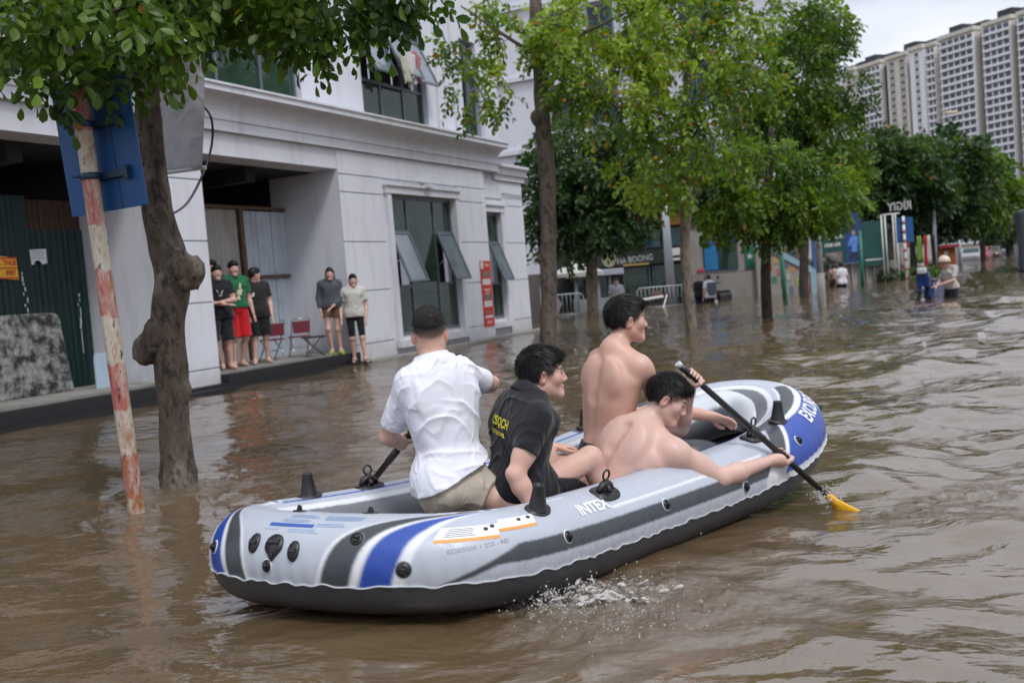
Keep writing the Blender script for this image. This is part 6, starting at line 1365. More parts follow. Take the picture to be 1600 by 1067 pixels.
# ================================================================== white building set back behind the corner one
wb = empty('white_building', tuple(bl(24, 0, 0)), BROT, 'white building with dark windows and sunshades behind the first trees', 'building')
M_PL3 = plaster('white_render', (.64, .65, .71), .3)
WBW = []
for z0 in (1.6, 5.2, 8.9, 12.6):
    for y0 in (7.75, 5.45, 3.1, .8): WBW.append((y0, z0, z0 + 2.05))
MB().box(.12, 9, -2.6, 14, -.6, 17.5).build('wall', M_PL3, wb)
for y in (-2.6, -.2, 2.15, 4.75, 7.1, 9.3): MB().box(0, .118, y, y + .30, -.6, 17.4).build('pilaster', M_PL3, wb)
for z in (4.2, 7.9, 11.6, 15.2): MB().box(-.08, .117, -2.6, 14, z, z + .22).build('string_course', M_PL3, wb)
for (yy, z0, z1) in WBW:
    w = 1.35
    f = MB(); f.box(.06, .117, yy, yy + w, z0, z0 + .08); f.box(.06, .117, yy, yy + w, z1 - .08, z1); f.box(.06, .117, yy, yy + .08, z0 + .082, z1 - .082); f.box(.06, .117, yy + w - .08, yy + w, z0 + .082, z1 - .082); f.box(.06, .117, yy + w * .48, yy + w * .52, z0 + .082, z1 - .082); o = f.build('window', M_ALU, wb)
    MB().box(.085, .116, yy + .078, yy + w - .078, z0 + .078, z1 - .078).build('pane', mat('dark_blue_glass', (.012, .03, .055), .1, .4, 2), wb if False else o); MB().box(-.14, .05, yy - .1, yy + w + .1, z0 - .22, z0 - .06).build('sill', M_PL3, wb); MB().box(-.30, .05, yy - .1, yy + w + .1, z1 + .1, z1 + .40).build('sunshade', M_PL3, wb)
M_TL = mat('teal_panel', (.012, .16, .17), .5, .12); MB().box(-.35, -.10, -2.4, 3.4, 14.6, 17.2).build('teal_signboard', M_TL, wb)
# ================================================================== blue fronted block with a pitched eave
p0 = PX(1190, 470, 62); bb = empty('blue_block', (float(p0[0]), float(p0[1]), 0), -.25, 'tall block with blue and white vertical panels and an overhanging roof behind the tall tree', 'building')
M_BL = mat('blue_cladding', (.015, .085, .34), .4, .12, 3); M_WH = mat('white_cladding', (.60, .62, .70), .5, .08, 3); MB().box(0, 4.0, 0, 9, -.6, 16.5).build('wall', M_WH, bb)
for k, x in enumerate((.35, 1.15, 2.05, 2.9, 3.5)): MB().box(x, x + .42, -.06, -.002, .4, 16.2).build('blue_panel', M_BL, bb)
for zz in (3.4, 6.6, 9.8, 13.0): MB().box(0, 4.0, -.10, -.062, zz, zz + .22).build('floor_band', M_WH, bb)
for zz in (4.0, 7.2, 10.4, 13.6):
    for x in (.80, 1.60, 2.50): MB().box(x, x + .42, -.03, -.003, zz, zz + 1.9).build('window', M_GLASS, bb)
t = MB(); t.prism([(-.6, 19.6), (5.6, 15.2), (5.6, 15.0), (5.2, 15.0), (-.6, 19.2)], -1.0, 9.6); t.build('roof', mat('grey_roof', (.10, .095, .10), .7), bb)
for zz in (12.6,): MB().box(4.002, 4.9, -.2, 2, zz, zz + .12).build('canopy', mat('grey_roof', (.10, .095, .10), .7), bb)
# ================================================================== shops along the back
YS = 40.
def sx(px, py, Y=YS): q = PX(px, py, Y); return float(q[0]), float(q[2])
def wtext(txt, size, loc, m, root, rot=0, bold=.0, aspect=1., name='lettering', depth=.03, mirror=False):
    V, Fc = text_mesh(txt, size, bold=bold, aspect=aspect); c, s_ = math.cos(rot), math.sin(rot); mz = -1 if mirror else 1
    me = bpy.data.meshes.new(name); me.from_pydata([(loc[0] + mz * (x * c - y * s_), loc[1], loc[2] + x * s_ + y * c) for x, y, z in V], [], Fc); o = mesh_obj(name, me, m, root); sd_ = o.modifiers.new('solid', 'SOLIDIFY'); sd_.thickness = depth; return o
shop = empty('cafe', (0, YS, 0), 0, 'dark fronted cafe with an orange fascia and white lettering under the dark tree', 'shop')
M_SD = mat('shop_dark', (.012, .016, .016), .5, .4); M_OR = mat('orange_fascia', (.30, .055, .018), .6, .2); M_SGR = mat('dark_green_panel', (.008, .04, .03), .5, .3)
MB().box(1.6, 7.6, .6, 8, -.6, 5.2).build('wall', M_SD, shop); bevel(MB().box(4.7, 7.3, -.1, .59, 3.06, 3.62).build('orange_fascia', M_OR, shop), .02)
MB().box(4.6, 7.4, -.3, .7, 3.64, 3.70).build('roof_edge', mat('grey_roof', (.10, .095, .10), .7), shop); MB().box(1.8, 7.6, .3, .59, 3.72, 5.0).build('green_upper_panel', M_SGR, shop)
for k in range(6): MB().box(4.85 + k * .41, 4.87 + k * .41, -.108, -.1005, 3.1, 3.58).build('fascia_rib', M_RUST, shop)
MB().box(3.5, 7.3, .30, .58, 1.60, 2.16).build('signboard', M_SD, shop); wtext('HA BOONG', .34, (5.20, .28, 1.84), mat('dim_letter', (.34, .34, .34), .6), shop, .05, .008, .80)
t = MB(); t.tube([(4.15 + .27 * math.cos(a), .28, 1.90 + .29 * math.sin(a)) for a in np.linspace(0, 2 * math.pi, 25)], .03, 6); V = [(4.15 + .25 * math.cos(a), .29, 1.90 + .27 * math.sin(a)) for a in np.linspace(0, 2 * math.pi, 24, endpoint=False)]; t.add(V + [(x, .31, z) for x, y, z in V], [list(range(24)), list(range(24, 48))[::-1]] + [(i, (i + 1) % 24, 24 + (i + 1) % 24, 24 + i) for i in range(24)]); t.build('round_logo', mat('olive_sign', (.24, .23, .13), .6), shop)
MB().box(4.7, 5.75, .27, .29, 1.58, 1.66).build('sign_strip', mat('mustard', (.36, .26, .08), .6), shop); MB().box(6.5, 7.3, .25, .29, 1.86, 2.16).build('white_sign', M_BW, shop); MB().box(6.5, 7.3, .25, .29, 1.66, 1.76).build('white_sign', M_BW, shop)
for k, (x0, x1, z0, z1) in enumerate(((3.6, 4.6, 2.3, 2.95), (5.5, 6.3, 2.25, 2.95), (6.4, 7.2, 2.25, 3.0), (5.9, 7.2, .2, 1.5), (4.7, 5.8, .1, 1.5))):
    o = MB().box(x0, x1, .50, .58, z0, z1).build('window', M_ALU, shop); MB().box(x0 + .05, x1 - .05, .485, .498, z0 + .05, z1 - .05).build('pane', mat('blue_glass', (.02, .10, .14), .08, .6, 2) if k < 3 else M_GLASS, o)
# shop with the blue front on a concrete plinth
s2 = empty('blue_front_shop', (0, YS, 0), 0, 'shop with blue window front above a pale concrete plinth behind the walkers', 'shop'); M_PLN = mat('plinth_concrete', (.30, .285, .26), .85, .12, 1.5, .2, 30, .3, 0, ((.17, .15, .12), .5, 1.2))
MB().box(7.35, 10.6, .30, 8, 1.02, 5.4).build('wall', M_PLN, s2); MB().box(7.35, 10.7, -.1, 8, -.6, 1.0).build('plinth', M_PLN, s2)
for x0, x1, m in ((7.95, 8.55, mat('blue_poster', (.012, .16, .36), .4, .2)), (8.58, 9.32, M_GLASS)):
    o = MB().box(x0, x1, .24, .298, 1.12, 2.55).build('window', mat('navy_frame', (.01, .05, .12), .5), s2); MB().box(x0 + .04, x1 - .04, .225, .238, 1.16, 2.51).build('pane', m, o)
MB().box(7.9, 9.4, .20, .222, 2.20, 2.52).build('signboard', mat('sign_blue', (.012, .10, .28), .4, .1), s2); wtext('TOA MY', .22, (8.65, .18, 2.36), M_BW, s2, .05, .006)
MB().box(9.62, 9.98, .24, .298, 1.14, 2.0).build('green_sign', mat('sign_green', (.01, .17, .09), .5, .1), s2)
t = MB(); V = [(9.80 + (.15 if k % 2 == 0 else .06) * math.sin(k * math.pi / 5), .22, 1.58 + (.15 if k % 2 == 0 else .06) * math.cos(k * math.pi / 5)) for k in range(10)]; t.add(V + [(x, .235, z) for x, y, z in V], [list(range(10)), list(range(10, 20))[::-1]] + [(i, (i + 1) % 10, 10 + (i + 1) % 10, 10 + i) for i in range(10)]); t.build('star', M_BW, s2)
MB().box(7.4, 10.6, .10, .296, 3.1, 3.5).build('fascia', mat('sign_blue', (.012, .10, .28), .4, .1), s2)
# stairway with pale blue flank and posters
st = empty('stairway', (0, YS, 0), 0, 'outside stairway with pale blue side wall covered in posters, behind the green post', 'stairs'); M_PB = mat('pale_blue_wall', (.26, .40, .47), .7, .1)
t = MB(); t.prism([(9.9, 2.0), (10.15, 2.0), (12.15, .78), (12.15, -.5), (9.9, -.5)], -.35, -.15); t.build('side_wall', M_PLN, st); t = MB(); t.prism([(9.9, 2.12), (10.2, 2.12), (12.22, .86), (12.22, -.5), (12.0, -.5), (12.0, .74), (10.1, 1.92), (9.9, 1.92)], -.42, -.352); t.build('coping', M_PB, st)
for k in range(9): MB().box(10.2 + k * .22, 10.42 + k * .22, -.148, 1.6, -.5, 1.85 - k * .15).build('step', M_PLN, st)
cols = [(.30, .32, .08), (.40, .06, .05), (.05, .18, .10), (.48, .30, .08), (.40, .10, .08), (.30, .12, .05), (.12, .12, .14), (.35, .33, .30), (.10, .16, .25), (.42, .20, .06)]
for k in range(16):
    x = 10.25 + .115 * k + RNG.uniform(-.02, .02); top_ = 2.0 - (x - 10.15) * .61 - .22; z0 = max(.02, top_ - .30 - .42 * (k % 3)); w = RNG.uniform(.14, .24); MB().box(x, x + w, -.362 - .002 * (k % 4), -.352, z0, min(top_, z0 + RNG.uniform(.18, .34))).build('poster', mat('poster_%d' % (k % 10), cols[k % 10], .7, .45, 12), st)
MB().box(10.7, 13.9, 6.0, 9, -.6, 3.4).build('back_wall', mat('brown_wall', (.14, .11, .085), .85, .2, 1.5), st); 
for k, x in enumerate((11.4, 12.3)): MB().box(x, x + .12, .1, .22, -.5, 3.0).build('blue_post', mat('post_blue', (.03, .10, .26), .5), st)
# kiosk, parasol, barriers
kk = empty('ticket_kiosk', (3.35, 39.2, 0), 0, 'small pale grey kiosk with flat overhanging roof under the dark tree', 'kiosk'); M_KG = mat('kiosk_grey', (.26, .28, .31), .5, .1)
MB().box(-.75, .75, -.1, 1.2, -.6, .42).build('base', M_KG, kk); MB().box(-.7, .7, .1, 1.15, .422, 1.26).build('inner_wall', M_DARK, kk); bevel(MB().box(-1.0, 1.2, -.35, 1.4, 1.28, 1.52).build('roof', mat('kiosk_roof', (.34, .36, .40), .5), kk), .02)
for x in (-.72, -.28, .14, .60): MB().box(x, x + .12, -.08, .02, .424, 1.278).build('post', M_KG, kk)
for x in (-.58, -.14, .28): MB().box(x, x + .27, .03, .045, .45, 1.25).build('pane', M_GLASS, kk)
pa = empty('parasol', (2.62, 37.5, 0), 0, 'dirty white square parasol beside the ticket kiosk', 'parasol'); t = MB(); n = 8
V = [(0, 0, 1.95)] + [(1.05 * math.cos(k * math.pi / 4 + .4) * (1 if k % 2 else .92), 1.05 * math.sin(k * math.pi / 4 + .4), 1.46) for k in range(n)] + [(1.05 * math.cos(k * math.pi / 4 + .4) * (1 if k % 2 else .92), 1.05 * math.sin(k * math.pi / 4 + .4), 1.33) for k in range(n)]
t.add(V, [(0, 1 + k, 1 + (k + 1) % n) for k in range(n)] + [(1 + k, 1 + n + k, 1 + n + (k + 1) % n, 1 + (k + 1) % n) for k in range(n)]); t.build('canopy', cc('parasol_cloth', (.46, .45, .43)), pa).modifiers.new('s', 'SOLIDIFY').thickness = .01
t = MB(); t.tube([(0, 0, -.6), (0, 0, 1.94)], .025, 8); t.build('pole', M_ALU, pa)
wp = empty('white_wall', (1.35, 33.5, 0), 0, 'low pale wall and leaning white board between the corner building and the barriers', 'wall'); MB().box(-.75, .2, 0, .25, -.6, 1.5).build('wall', M_PLN, wp); t = MB(); t.prism([(.02, -.4), (.42, .45), (.12, 1.05), (-.3, 1.05), (-.3, -.4)], -.04, -.005); t.build('board', M_BW, wp)
M_GALV = mat('galvanised', (.34, .36, .38), .45, .12, 9, 0, 60, .5, .5)
def barrier(px, py, Y, w, label):
    p = PX(px, py, Y); r = empty('crowd_barrier', (float(p[0]), float(p[1]), -.1), .04, label, 'barrier', 'metal crowd barriers'); t = MB(); hh = .82
    t.tube([(-w / 2, 0, -.4), (-w / 2, 0, hh - .1), (-w / 2 + .1, 0, hh), (w / 2 - .1, 0, hh), (w / 2, 0, hh - .1), (w / 2, 0, -.4)], .024, 8); t.tube([(-w / 2, 0, .12), (w / 2, 0, .12)], .018, 6); t.build('frame', M_GALV, r)
    n = int(w / .14)
    for k in range(1, n): t = MB(); t.tube([(-w / 2 + k * w / n, 0, .12), (-w / 2 + k * w / n, 0, hh - .005)], .010, 6); t.build('bar', M_GALV, r)
    return r
barrier(890, 488, 35.6, 1.05, 'short metal barrier beside the straight trunk, left of the kiosk'); barrier(1035, 478, 35.8, 1.75, 'metal barrier with a sign at the foot of the grey lamp post')
p = PX(1026, 462, 35.7); o = empty('barrier_sign', tuple(map(float, p)), .04, 'dull red notice hung on the metal barrier', 'sign'); MB().box(-.2, .2, -.04, -.026, -.02, .17).build('plate', mat('dull_red', (.16, .09, .085), .7), o)
o = empty('white_beam', tuple(map(float, PX(1010, 470, 35.0))), .1, 'white barrier beam lying across in front of the metal barrier', 'beam'); t = MB(); t.tube([(-.55, 0, .0), (.62, 0, .10)], .05, 8); t.build('beam', M_BW, o); t = MB(); t.tube([(.72, -.1, .15), (.2, -.6, -.9)], .025, 6); t.build('strut', M_BW, o)
# posts
def post(name, label, cat, base, Y, tp, r0, r1, m, extra=None, foot=None):
    b = PX(base[0], base[1], Y); org = np.array([b[0], b[1], 0]); r = empty(name, tuple(map(float, org)), 0, label, cat); T_ = PX(tp[0], tp[1], Y) - org; d = unit(T_ - (b - org)); t = MB(); t.tube([tuple(b - org - d * .7), tuple(T_)], [r0, r1], 14); t.build('post', m, r)
    if foot: t = MB(); t.tube([tuple(b - org - d * .7), tuple(b - org + d * foot)], [r0 * 1.25, r0 * 1.2], 14); t.build('sleeve', M_CONC, r)
    return r, org, T_
M_LGREY = mat('light_grey_paint', (.38, .41, .45), .45, .08); M_GRN = mat('green_paint', (.008, .12, .075), .45, .12)
post('lamp_post', 'light grey tapered lamp post in front of the cafe', 'lamp post', (1050, 474), 38., (1033, 250), .20, .10, M_LGREY)
post('concrete_post', 'grey concrete post standing right of the dark trunked tree', 'post', (1285, 481), 25.7, (1271, 250), .085, .075, mat('grey_post', (.20, .20, .20), .8, .15, 6), None, .9)
post('green_post', 'slim green post in front of the stairway', 'post', (1227, 470), 32.2, (1217, 360), .075, .07, M_GRN); post('green_post', 'slim green post right of the two waders', 'post', (1348, 447), 41.1, (1343, 360), .085, .08, M_GRN)
post('grey_post', 'thin grey post beside the clothes rack under the dark trees', 'post', (1462, 428), 50, (1458, 300), .10, .09, M_LGREY); post('lamp_post', 'thin pole before the parked cars', 'lamp post', (1502, 416), 62, (1497, 360), .09, .09, M_GALV)
# far street lamp with a luminaire against the towers
r, org, T_ = post('street_lamp', 'street lamp arm with cream luminaire against the towers', 'street lamp', (1500, 410), 75, (1484, 190), .13, .08, M_LGREY); t = MB(); t.tube([tuple(T_), tuple(T_ + A3(-.3, 0, .5)), tuple(T_ + A3(-.1, 0, .7))], .05, 6); t.build('arm', M_LGREY, r); bevel(MB().box(T_[0] - .35, T_[0] + .55, T_[1] - .2, T_[1] + .2, T_[2] + .55, T_[2] + .75).build('luminaire', mat('cream_lamp', (.60, .52, .38), .5), r), .05)
# second striped pole with blue sign
r, org, T_ = post('sign_pole', 'small distant red and white striped pole with a blue sign', 'sign pole', (1417, 438), 44, (1411, 338), .065, .06, M_BW); 
for k in range(7):
    a = T_ * (k / 7.) + A3(0, 0, .05); t = MB(); t.tube([tuple(a), tuple(a + T_ * .055)], .068, 12); t.build('red_band', mat('faded_red', (.36, .14, .11), .7, .3), r)
MB().box(T_[0] - .28, T_[0] + .46, .10, .13, T_[2] - 1.15, T_[2] - .05).build('sign_plate', M_SIGNB, r)
# billboards
bbd = empty('billboard', (0, 45, 0), 0, 'teal and blue billboards with a footballer in a blue shirt behind the green post', 'billboard'); M_TB = mat('teal_board', (.005, .058, .056), .5, .25, 1.2); M_NB = mat('navy_board', (.010, .045, .15), .5, .2, 1.2)
MB().box(14.2, 15.25, .0, .08, .95, 3.2).build('board', M_TB, bbd); MB().box(15.27, 16.05, .0, .08, .95, 3.2).build('board', M_NB, bbd); MB().box(16.07, 17.2, .0, .08, .75, 2.75).build('board', M_TB, bbd)
for k in range(4): wtext(('GIAM GIA', 'DAO TAO', 'TUYEN SINH', '0988 888')[k], .24, (14.70, -.02, 2.85 - k * .34), M_BW, bbd, .05, .004, .8)
MB().box(14.35, 15.1, -.012, -.002, 1.05, 1.50).build('board_photo', M_BD, bbd)
t = MB(); t.prism([(15.38, 1.75), (15.52, 2.12), (15.60, 2.18), (15.76, 2.18), (15.84, 2.12), (15.98, 1.75), (15.88, 1.70), (15.80, 1.85), (15.80, 1.45), (15.56, 1.45), (15.56, 1.85), (15.48, 1.70)], -.012, -.002); t.build('printed_shirt', mat('print_blue', (.10, .22, .60), .5, .4, 10), bbd)
t = MB(); t.prism([(15.68 + .09 * math.cos(a), 2.30 + .11 * math.sin(a)) for a in np.linspace(0, 2 * math.pi, 12, endpoint=False)], -.012, -.002); t.build('printed_head', mat('print_skin', (.36, .22, .16), .6), bbd)
t = MB(); t.prism([(15.50, 1.44), (15.86, 1.44), (15.95, 1.12), (15.72, 1.05), (15.66, 1.25), (15.55, 1.06), (15.42, 1.18)], -.012, -.002); t.build('printed_shorts', mat('print_navy', (.012, .02, .06), .6), bbd)
MB().box(16.15, 16.9, -.012, -.002, 1.0, 1.06).build('printed_line', M_BW, bbd); MB().box(13.4, 17.6, .3, 6, -.6, .93).build('low_wall', M_PLN, bbd)
for k in range(12): MB().box(13.6 + k * .33, 13.64 + k * .33, .2, .26, -.3, .94).build('rail_bar', M_GALV, bbd)
# bushes and hedge by the gate
def bush(label, px, py, Y, rx, rz, n, seed, greens, leaf=.12):
    b = PX(px, py, Y); r = empty('bush', (float(b[0]), float(b[1]), -.1), 0, label, 'bush'); rg = np.random.default_rng(seed); t = MB()
    for k in range(5): t.tube([(0, 0, -.4), (rg.normal(0, rx * .3), rg.normal(0, rx * .3), rz * .5), (rg.normal(0, rx * .5), rg.normal(0, rx * .4), rz)], [.03, .02, .008], 5, 0, False)
    t.build('stems', M_BARK4, r); cr, _ = crown('foliage', r, (b[0], b[1], -.1), [((b[0], b[1], rz * .55), (rx, rx * .7, rz * .6))], n, leaf, rg, greens, 0, per=7, spray=.22, droop=.1); tag(cr, kind='stuff')
bush('clipped hedge at the water edge under the white gate frame', 1385, 438, 45.5, 1.0, .45, 260, 51, GR_DARK); bush('round dark shrub behind the concrete post', 1291, 420, 43, .45, 1.3, 220, 52, GR_DARK); bush('weedy verge along the far kerb behind the motorbike', 1440, 432, 47, 1.5, .35, 260, 53, GR_MID)
rk_ = empty('rockery', tuple(map(float, PX(1262, 430, 44))), 0, 'grey rock pile between the stairway and the billboards', 'rocks'); rg = np.random.default_rng(8)
for k in range(14):
    bm = bmesh.new(); bmesh.ops.create_icosphere(bm, subdivisions=2, radius=rg.uniform(.18, .42)); V = np.array([v.co[:] for v in bm.verts]); V = V * (1 + .5 * fbm(V * 3 + k, 2))[:, None] + [rg.uniform(-.9, 1.1), rg.uniform(-.3, .4), rg.uniform(-.2, .9)]; F = [[v.index for v in f.verts] for f in bm.faces]; bm.free(); t = MB(); t.add(V, F); t.build('rock', mat('rock', (.15, .145, .14), .9, .3, 3, .4, 15), rk_)
# white gate frame with mirrored letters
gt = empty('gate_frame', (0, 45, 0), 0, 'white gate frame with raised white letters seen from behind', 'gate'); gx0, gx1 = float(PX(1383, 437, 45)[0]), float(PX(1401, 439, 45)[0]); gz = float(PX(1382, 336, 45)[2])
for x in (gx0, gx0 + .16, gx1, gx1 + .12): t = MB(); t.tube([(x, 0, -.6), (x - .02, 0, gz)], .035, 8); t.build('upright', M_BW, gt)
t = MB(); t.tube([(gx0, 0, gz), (gx1 + .3, 0, gz + .02)], .035, 8); t.build('crossbar', M_BW, gt); wtext('RIGIY', .52, (gx0 + .80, 0, gz + .34), mat('dim_letter', (.34, .34, .34), .6), gt, -.03, .012, .86, mirror=True, depth=.05)
# clothes rack
rkx = float(PX(1430, 400, 48)[0]); cr_ = empty('clothes_rack', (rkx, 48, 0), 0, 'rack of hanging clothes, red, white and green, under the dark trees', 'clothes rack'); t = MB(); t.tube([(-.7, 0, -.4), (-.7, 0, 2.0), (1.0, 0, 2.0), (1.0, 0, -.4)], .03, 6); t.build('rail', M_ALU, cr_)
for k, (x, w, l, c) in enumerate(((-.55, .24, 1.5, (.42, .40, .38)), (-.35, .16, .5, (.45, .03, .03)), (-.1, .3, 1.9, (.010, .010, .012)), (.22, .3, 1.3, (.16, .26, .04)), (.50, .2, 1.6, (.40, .02, .03)), (.68, .26, 1.4, (.50, .47, .44)), (.90, .2, 1.8, (.02, .02, .025)))):
    V = [(x + (u - .5) * w * (.6 + .5 * v), .05 * math.sin(u * 9 + k), 1.97 - l * v) for v in np.linspace(0, 1, 6) for u in np.linspace(0, 1, 6)]; o = mesh_obj('garment', np_mesh('garment', V, [(a * 6 + b, a * 6 + b + 1, a * 6 + b + 7, a * 6 + b + 6) for a in range(5) for b in range(5)]), cc('rack_cloth_%d' % k, c), cr_); o.modifiers.new('s', 'SOLIDIFY').thickness = .02
p = PX(1484, 415, 52); o = empty('orange_stall', (float(p[0]), float(p[1]), 0), 0, 'orange and red stall behind the motorbike man', 'stall'); bevel(MB().box(-.55, .35, 0, .8, -.5, 1.3).build('counter', mat('stall_orange', (.34, .09, .02), .6, .4, 5), o), .03); MB().box(-.6, .45, -.2, .9, 1.302, 1.45).build('canopy', mat('stall_red', (.30, .03, .03), .6, .3), o)
for k, (x, z) in enumerate(((-.4, .4), (-.1, .75), (.1, .3), (-.3, .95))): MB().box(x, x + .22, -.06, -.002, z, z + .2).build('goods', mat('goods_%d' % k, [(.30, .20, .05), (.10, .12, .05), (.25, .04, .05), (.3, .28, .25)][k], .7, .3), o)
# ================================================================== waders and riders
GW = 'people wading through the flood'
def deep(px, py, Y, face, hgt, sub):   # sub: water depth at the feet
    return dict(px=px, py=py, zf=-sub, hgt=hgt, face=face, Y=Y)
def bag(root, J, S, face, m):
    f, l = fl(face); c = np.asarray(J['pel']) - np.array(root.location) + A3(0, 0, .27) * S - f * .19 * S; M = Matrix(((l[0], f[0], 0, c[0]), (l[1], f[1], 0, c[1]), (0, 0, 1, c[2]), (0, 0, 0, 1))); bevel(MB().box(-.15, .15, -.10, .10, -.22, .22, 0, M).build('backpack', m, root), .05, 3)
W_T = lambda nm, c: TEE(c, nm); W_S = lambda nm, c: SH(c, nm)
w = deep(1110, 472, 36.0, (-.3, 1), 1.62, .62); r, J, b, S, P = folk('wader with grey backpack and white T-shirt beside the parked motorbike', w['px'], w['py'], w['zf'], w['hgt'], w['face'], W_T('wader_white', (.52, .53, .56)), W_S('wader_black', (.012, .012, .014)), 'short', None, GW, w['Y'], h=.018); bag(r, J, S, w['face'], cc('pack_grey', (.07, .085, .11)))
t = MB(); f, l = fl(w['face']); c = np.asarray(J['wrR']) - np.array(r.location); bm = bmesh.new(); bmesh.ops.create_icosphere(bm, subdivisions=2, radius=.13); V = np.array([v.co[:] for v in bm.verts]) * [1, .7, 1.2]; F = [[v.index for v in q.verts] for q in bm.faces]; bm.free(); bo = np.array(r.location); t.add(V * (1 + .25 * fbm(V * 9, 2))[:, None], F, 0, True); o = t.build('plastic_bag', mat('white_bag', (.60, .60, .62), .4), None); o.location = tuple(map(float, np.asarray(J['wrR']) - A3(0, 0, .26))); tag(o, 'white plastic bag carried by the wader with the backpack', 'bag')
def ride(J, P): J.update(wrL=P(-.2, .40, 1.05), wrR=P(.2, .40, 1.05), elL=P(-.24, .15, 1.12), elR=P(.24, .15, 1.12))
folk('person in dark jacket and red helmet by the plinth, beside the backpack wader', 1094, 470, -.60, 1.60, (.3, 1), (cc('dark_jacket', (.012, .012, .018)), dict(hem=hemT(-.1), sleeve=1.0, slr=.07, amp=.01, loose=.17, collar=0)), SH((.010, .016, .06), 'navy_trousers', len=1.6), 'none', ride, GW, 36.8, h=.018)
def helmet(px, py, Y, m, label, r=.145):
    c = PX(px, py, Y); o = empty('helmet', tuple(map(float, c)), 0, label, 'helmet'); bm = bmesh.new(); bmesh.ops.create_uvsphere(bm, u_segments=20, v_segments=12, radius=r); V = np.array([v.co[:] for v in bm.verts]); V[:, 2] = np.maximum(V[:, 2], -.045); V *= [1, 1.1, 1]; F = [[v.index for v in q.verts] for q in bm.faces]; bm.free(); t = MB(); t.add(V, F, 0, True); t.build('shell', m, o); t = MB(); t.tube([(r * 1.03 * math.cos(a), r * 1.12 * math.sin(a), -.035) for a in np.linspace(0, 2 * math.pi, 25)], .014, 6); t.build('rim', M_RUB, o); return o
helmet(1095, 425, 36.72, mat('red_gloss', (.38, .03, .05), .3), 'red helmet worn by the person in the dark jacket', .16)
def motorbike(loc, rot, label, body, ):
    r = empty('motorbike', loc, rot, label, 'motorbike'); M_T = mat('tyre', (.012, .012, .012), .9)
    for y in (-.60, .62):
        t = MB(); t.tube([(0, y + .27 * math.cos(a), .28 + .27 * math.sin(a)) for a in np.linspace(0, 2 * math.pi, 25)], .045, 8); w_ = t.build('wheel', M_T, r); t = MB(); t.tube([(-.06, y, .28), (.06, y, .28)], .06, 10)
        for k in range(5): a = k * 2 * math.pi / 5; t.tube([(0, y, .28), (0, y + .24 * math.cos(a), .28 + .24 * math.sin(a))], .012, 5)
        t.build('rim', M_GALV, w_)
    bevel(MB().box(-.17, .17, .28, .40, .30, .86).build('leg_shield', body, r), .05, 3); t = MB(); t.prism([(-.15, .60), (.15, .60), (.18, .85), (.13, 1.02), (-.13, 1.02), (-.18, .85)], .36, .52); bevel(t.build('front_cowl', body, r), .03, 2)
    t = MB(); t.prism([(-.10, .30), (.10, .30), (.13, .60), (.10, .72), (-.10, .72), (-.13, .60)], -.85, .05); bevel(t.build('body', body, r), .04, 2); bevel(MB().box(-.12, .12, -.75, .02, .722, .80).build('seat', M_RUB, r), .03, 2); MB().box(-.09, .09, .02, .30, .30, .36).build('footboard', M_RUB, r)
    bevel(MB().box(-.11, .11, .42, .60, .96, 1.12).build('headlamp_cowl', mat('white_plastic', (.50, .51, .54), .35), r), .04, 2); t = MB(); t.tube([(-.34, .30, 1.10), (-.12, .42, 1.06), (.12, .42, 1.06), (.34, .30, 1.10)], .018, 8); t.build('handlebar', M_RUB, r)
    t = MB(); t.tube([(0, .36, .95), (0, .62, .30)], .035, 8); t.build('fork', M_GALV, r); t = MB(); t.prism([(-.07, .52), (.07, .52), (.07, .56), (-.07, .56)], .42, .9); t.build('front_mudguard', body, r)
    for s_ in (-1, 1): t = MB(); t.tube([(s_ * .2, .36, 1.08), (s_ * .27, .36, 1.28)], .008, 5); t.box(s_ * .27 - .05, s_ * .27 + .05, .35, .37, 1.26, 1.34); t.build('mirror', M_RUB, r)
    return r
p = PX(1122, 466, 37.4); motorbike((float(p[0]), float(p[1]), -.42), 2.4, 'dark motorbike standing in the flood by the plinth', mat('black_gloss', (.015, .015, .018), .3))
p = PZ(1453, 467, 0); motorbike((float(p[0]) + .12, float(p[1]) + .3, -.30), 2.45, 'dark blue motorbike being pushed through the flood, white headlamp cowl', mat('blue_gloss', (.012, .03, .14), .28, .1))
def push(J, P): J.update(wrL=P(-.05, .42, .98), wrR=P(.02, .40, .96), elL=P(-.25, .12, 1.08), elR=P(.24, .14, 1.08), neck=P(0, .06, 1.40), head=P(.0, .15, 1.52)); J['hf'] = unit(J['hf'] * 1 + A3(0, 0, -.45))
r, J, b, S, P = folk('man in pale shirt and cream helmet pushing the blue motorbike', 1487, 464, -.66, 1.74, (-1, -.25), (cc('pale_shirt', (.42, .39, .36)), dict(hem=hemT(-.06), sleeve=.8, slr=.07, amp=.008, loose=.165, collar=0)), SH((.012, .014, .022), 'navy_long_trousers', len=1.6), 'none', push, GW, 25.7, h=.015)
hc_ = J['head']; o = helmet(1480, 402, 25.6, mat('cream_gloss', (.62, .50, .38), .3), 'cream helmet worn by the man pushing the motorbike', .15); o.location = tuple(map(float, hc_ + A3(-.01, 0, .055)))
w = deep(1316, 449, 41.4, (-.2, 1), 1.70, .72); folk('wader in white T-shirt and black shorts walking away beside the shirtless wader', 1316, 449, -.70, 1.72, (-.2, 1), W_T('far_white', (.62, .63, .66)), W_S('far_black', (.012, .012, .014)), 'short', None, GW, 41.4, h=.02)
folk('shirtless wader in dark shorts beside the wader in white', 1304, 444, -.70, 1.66, (.3, 1), None, W_S('far_dark', (.02, .02, .022)), 'short', None, GW, 44.5, h=.02)
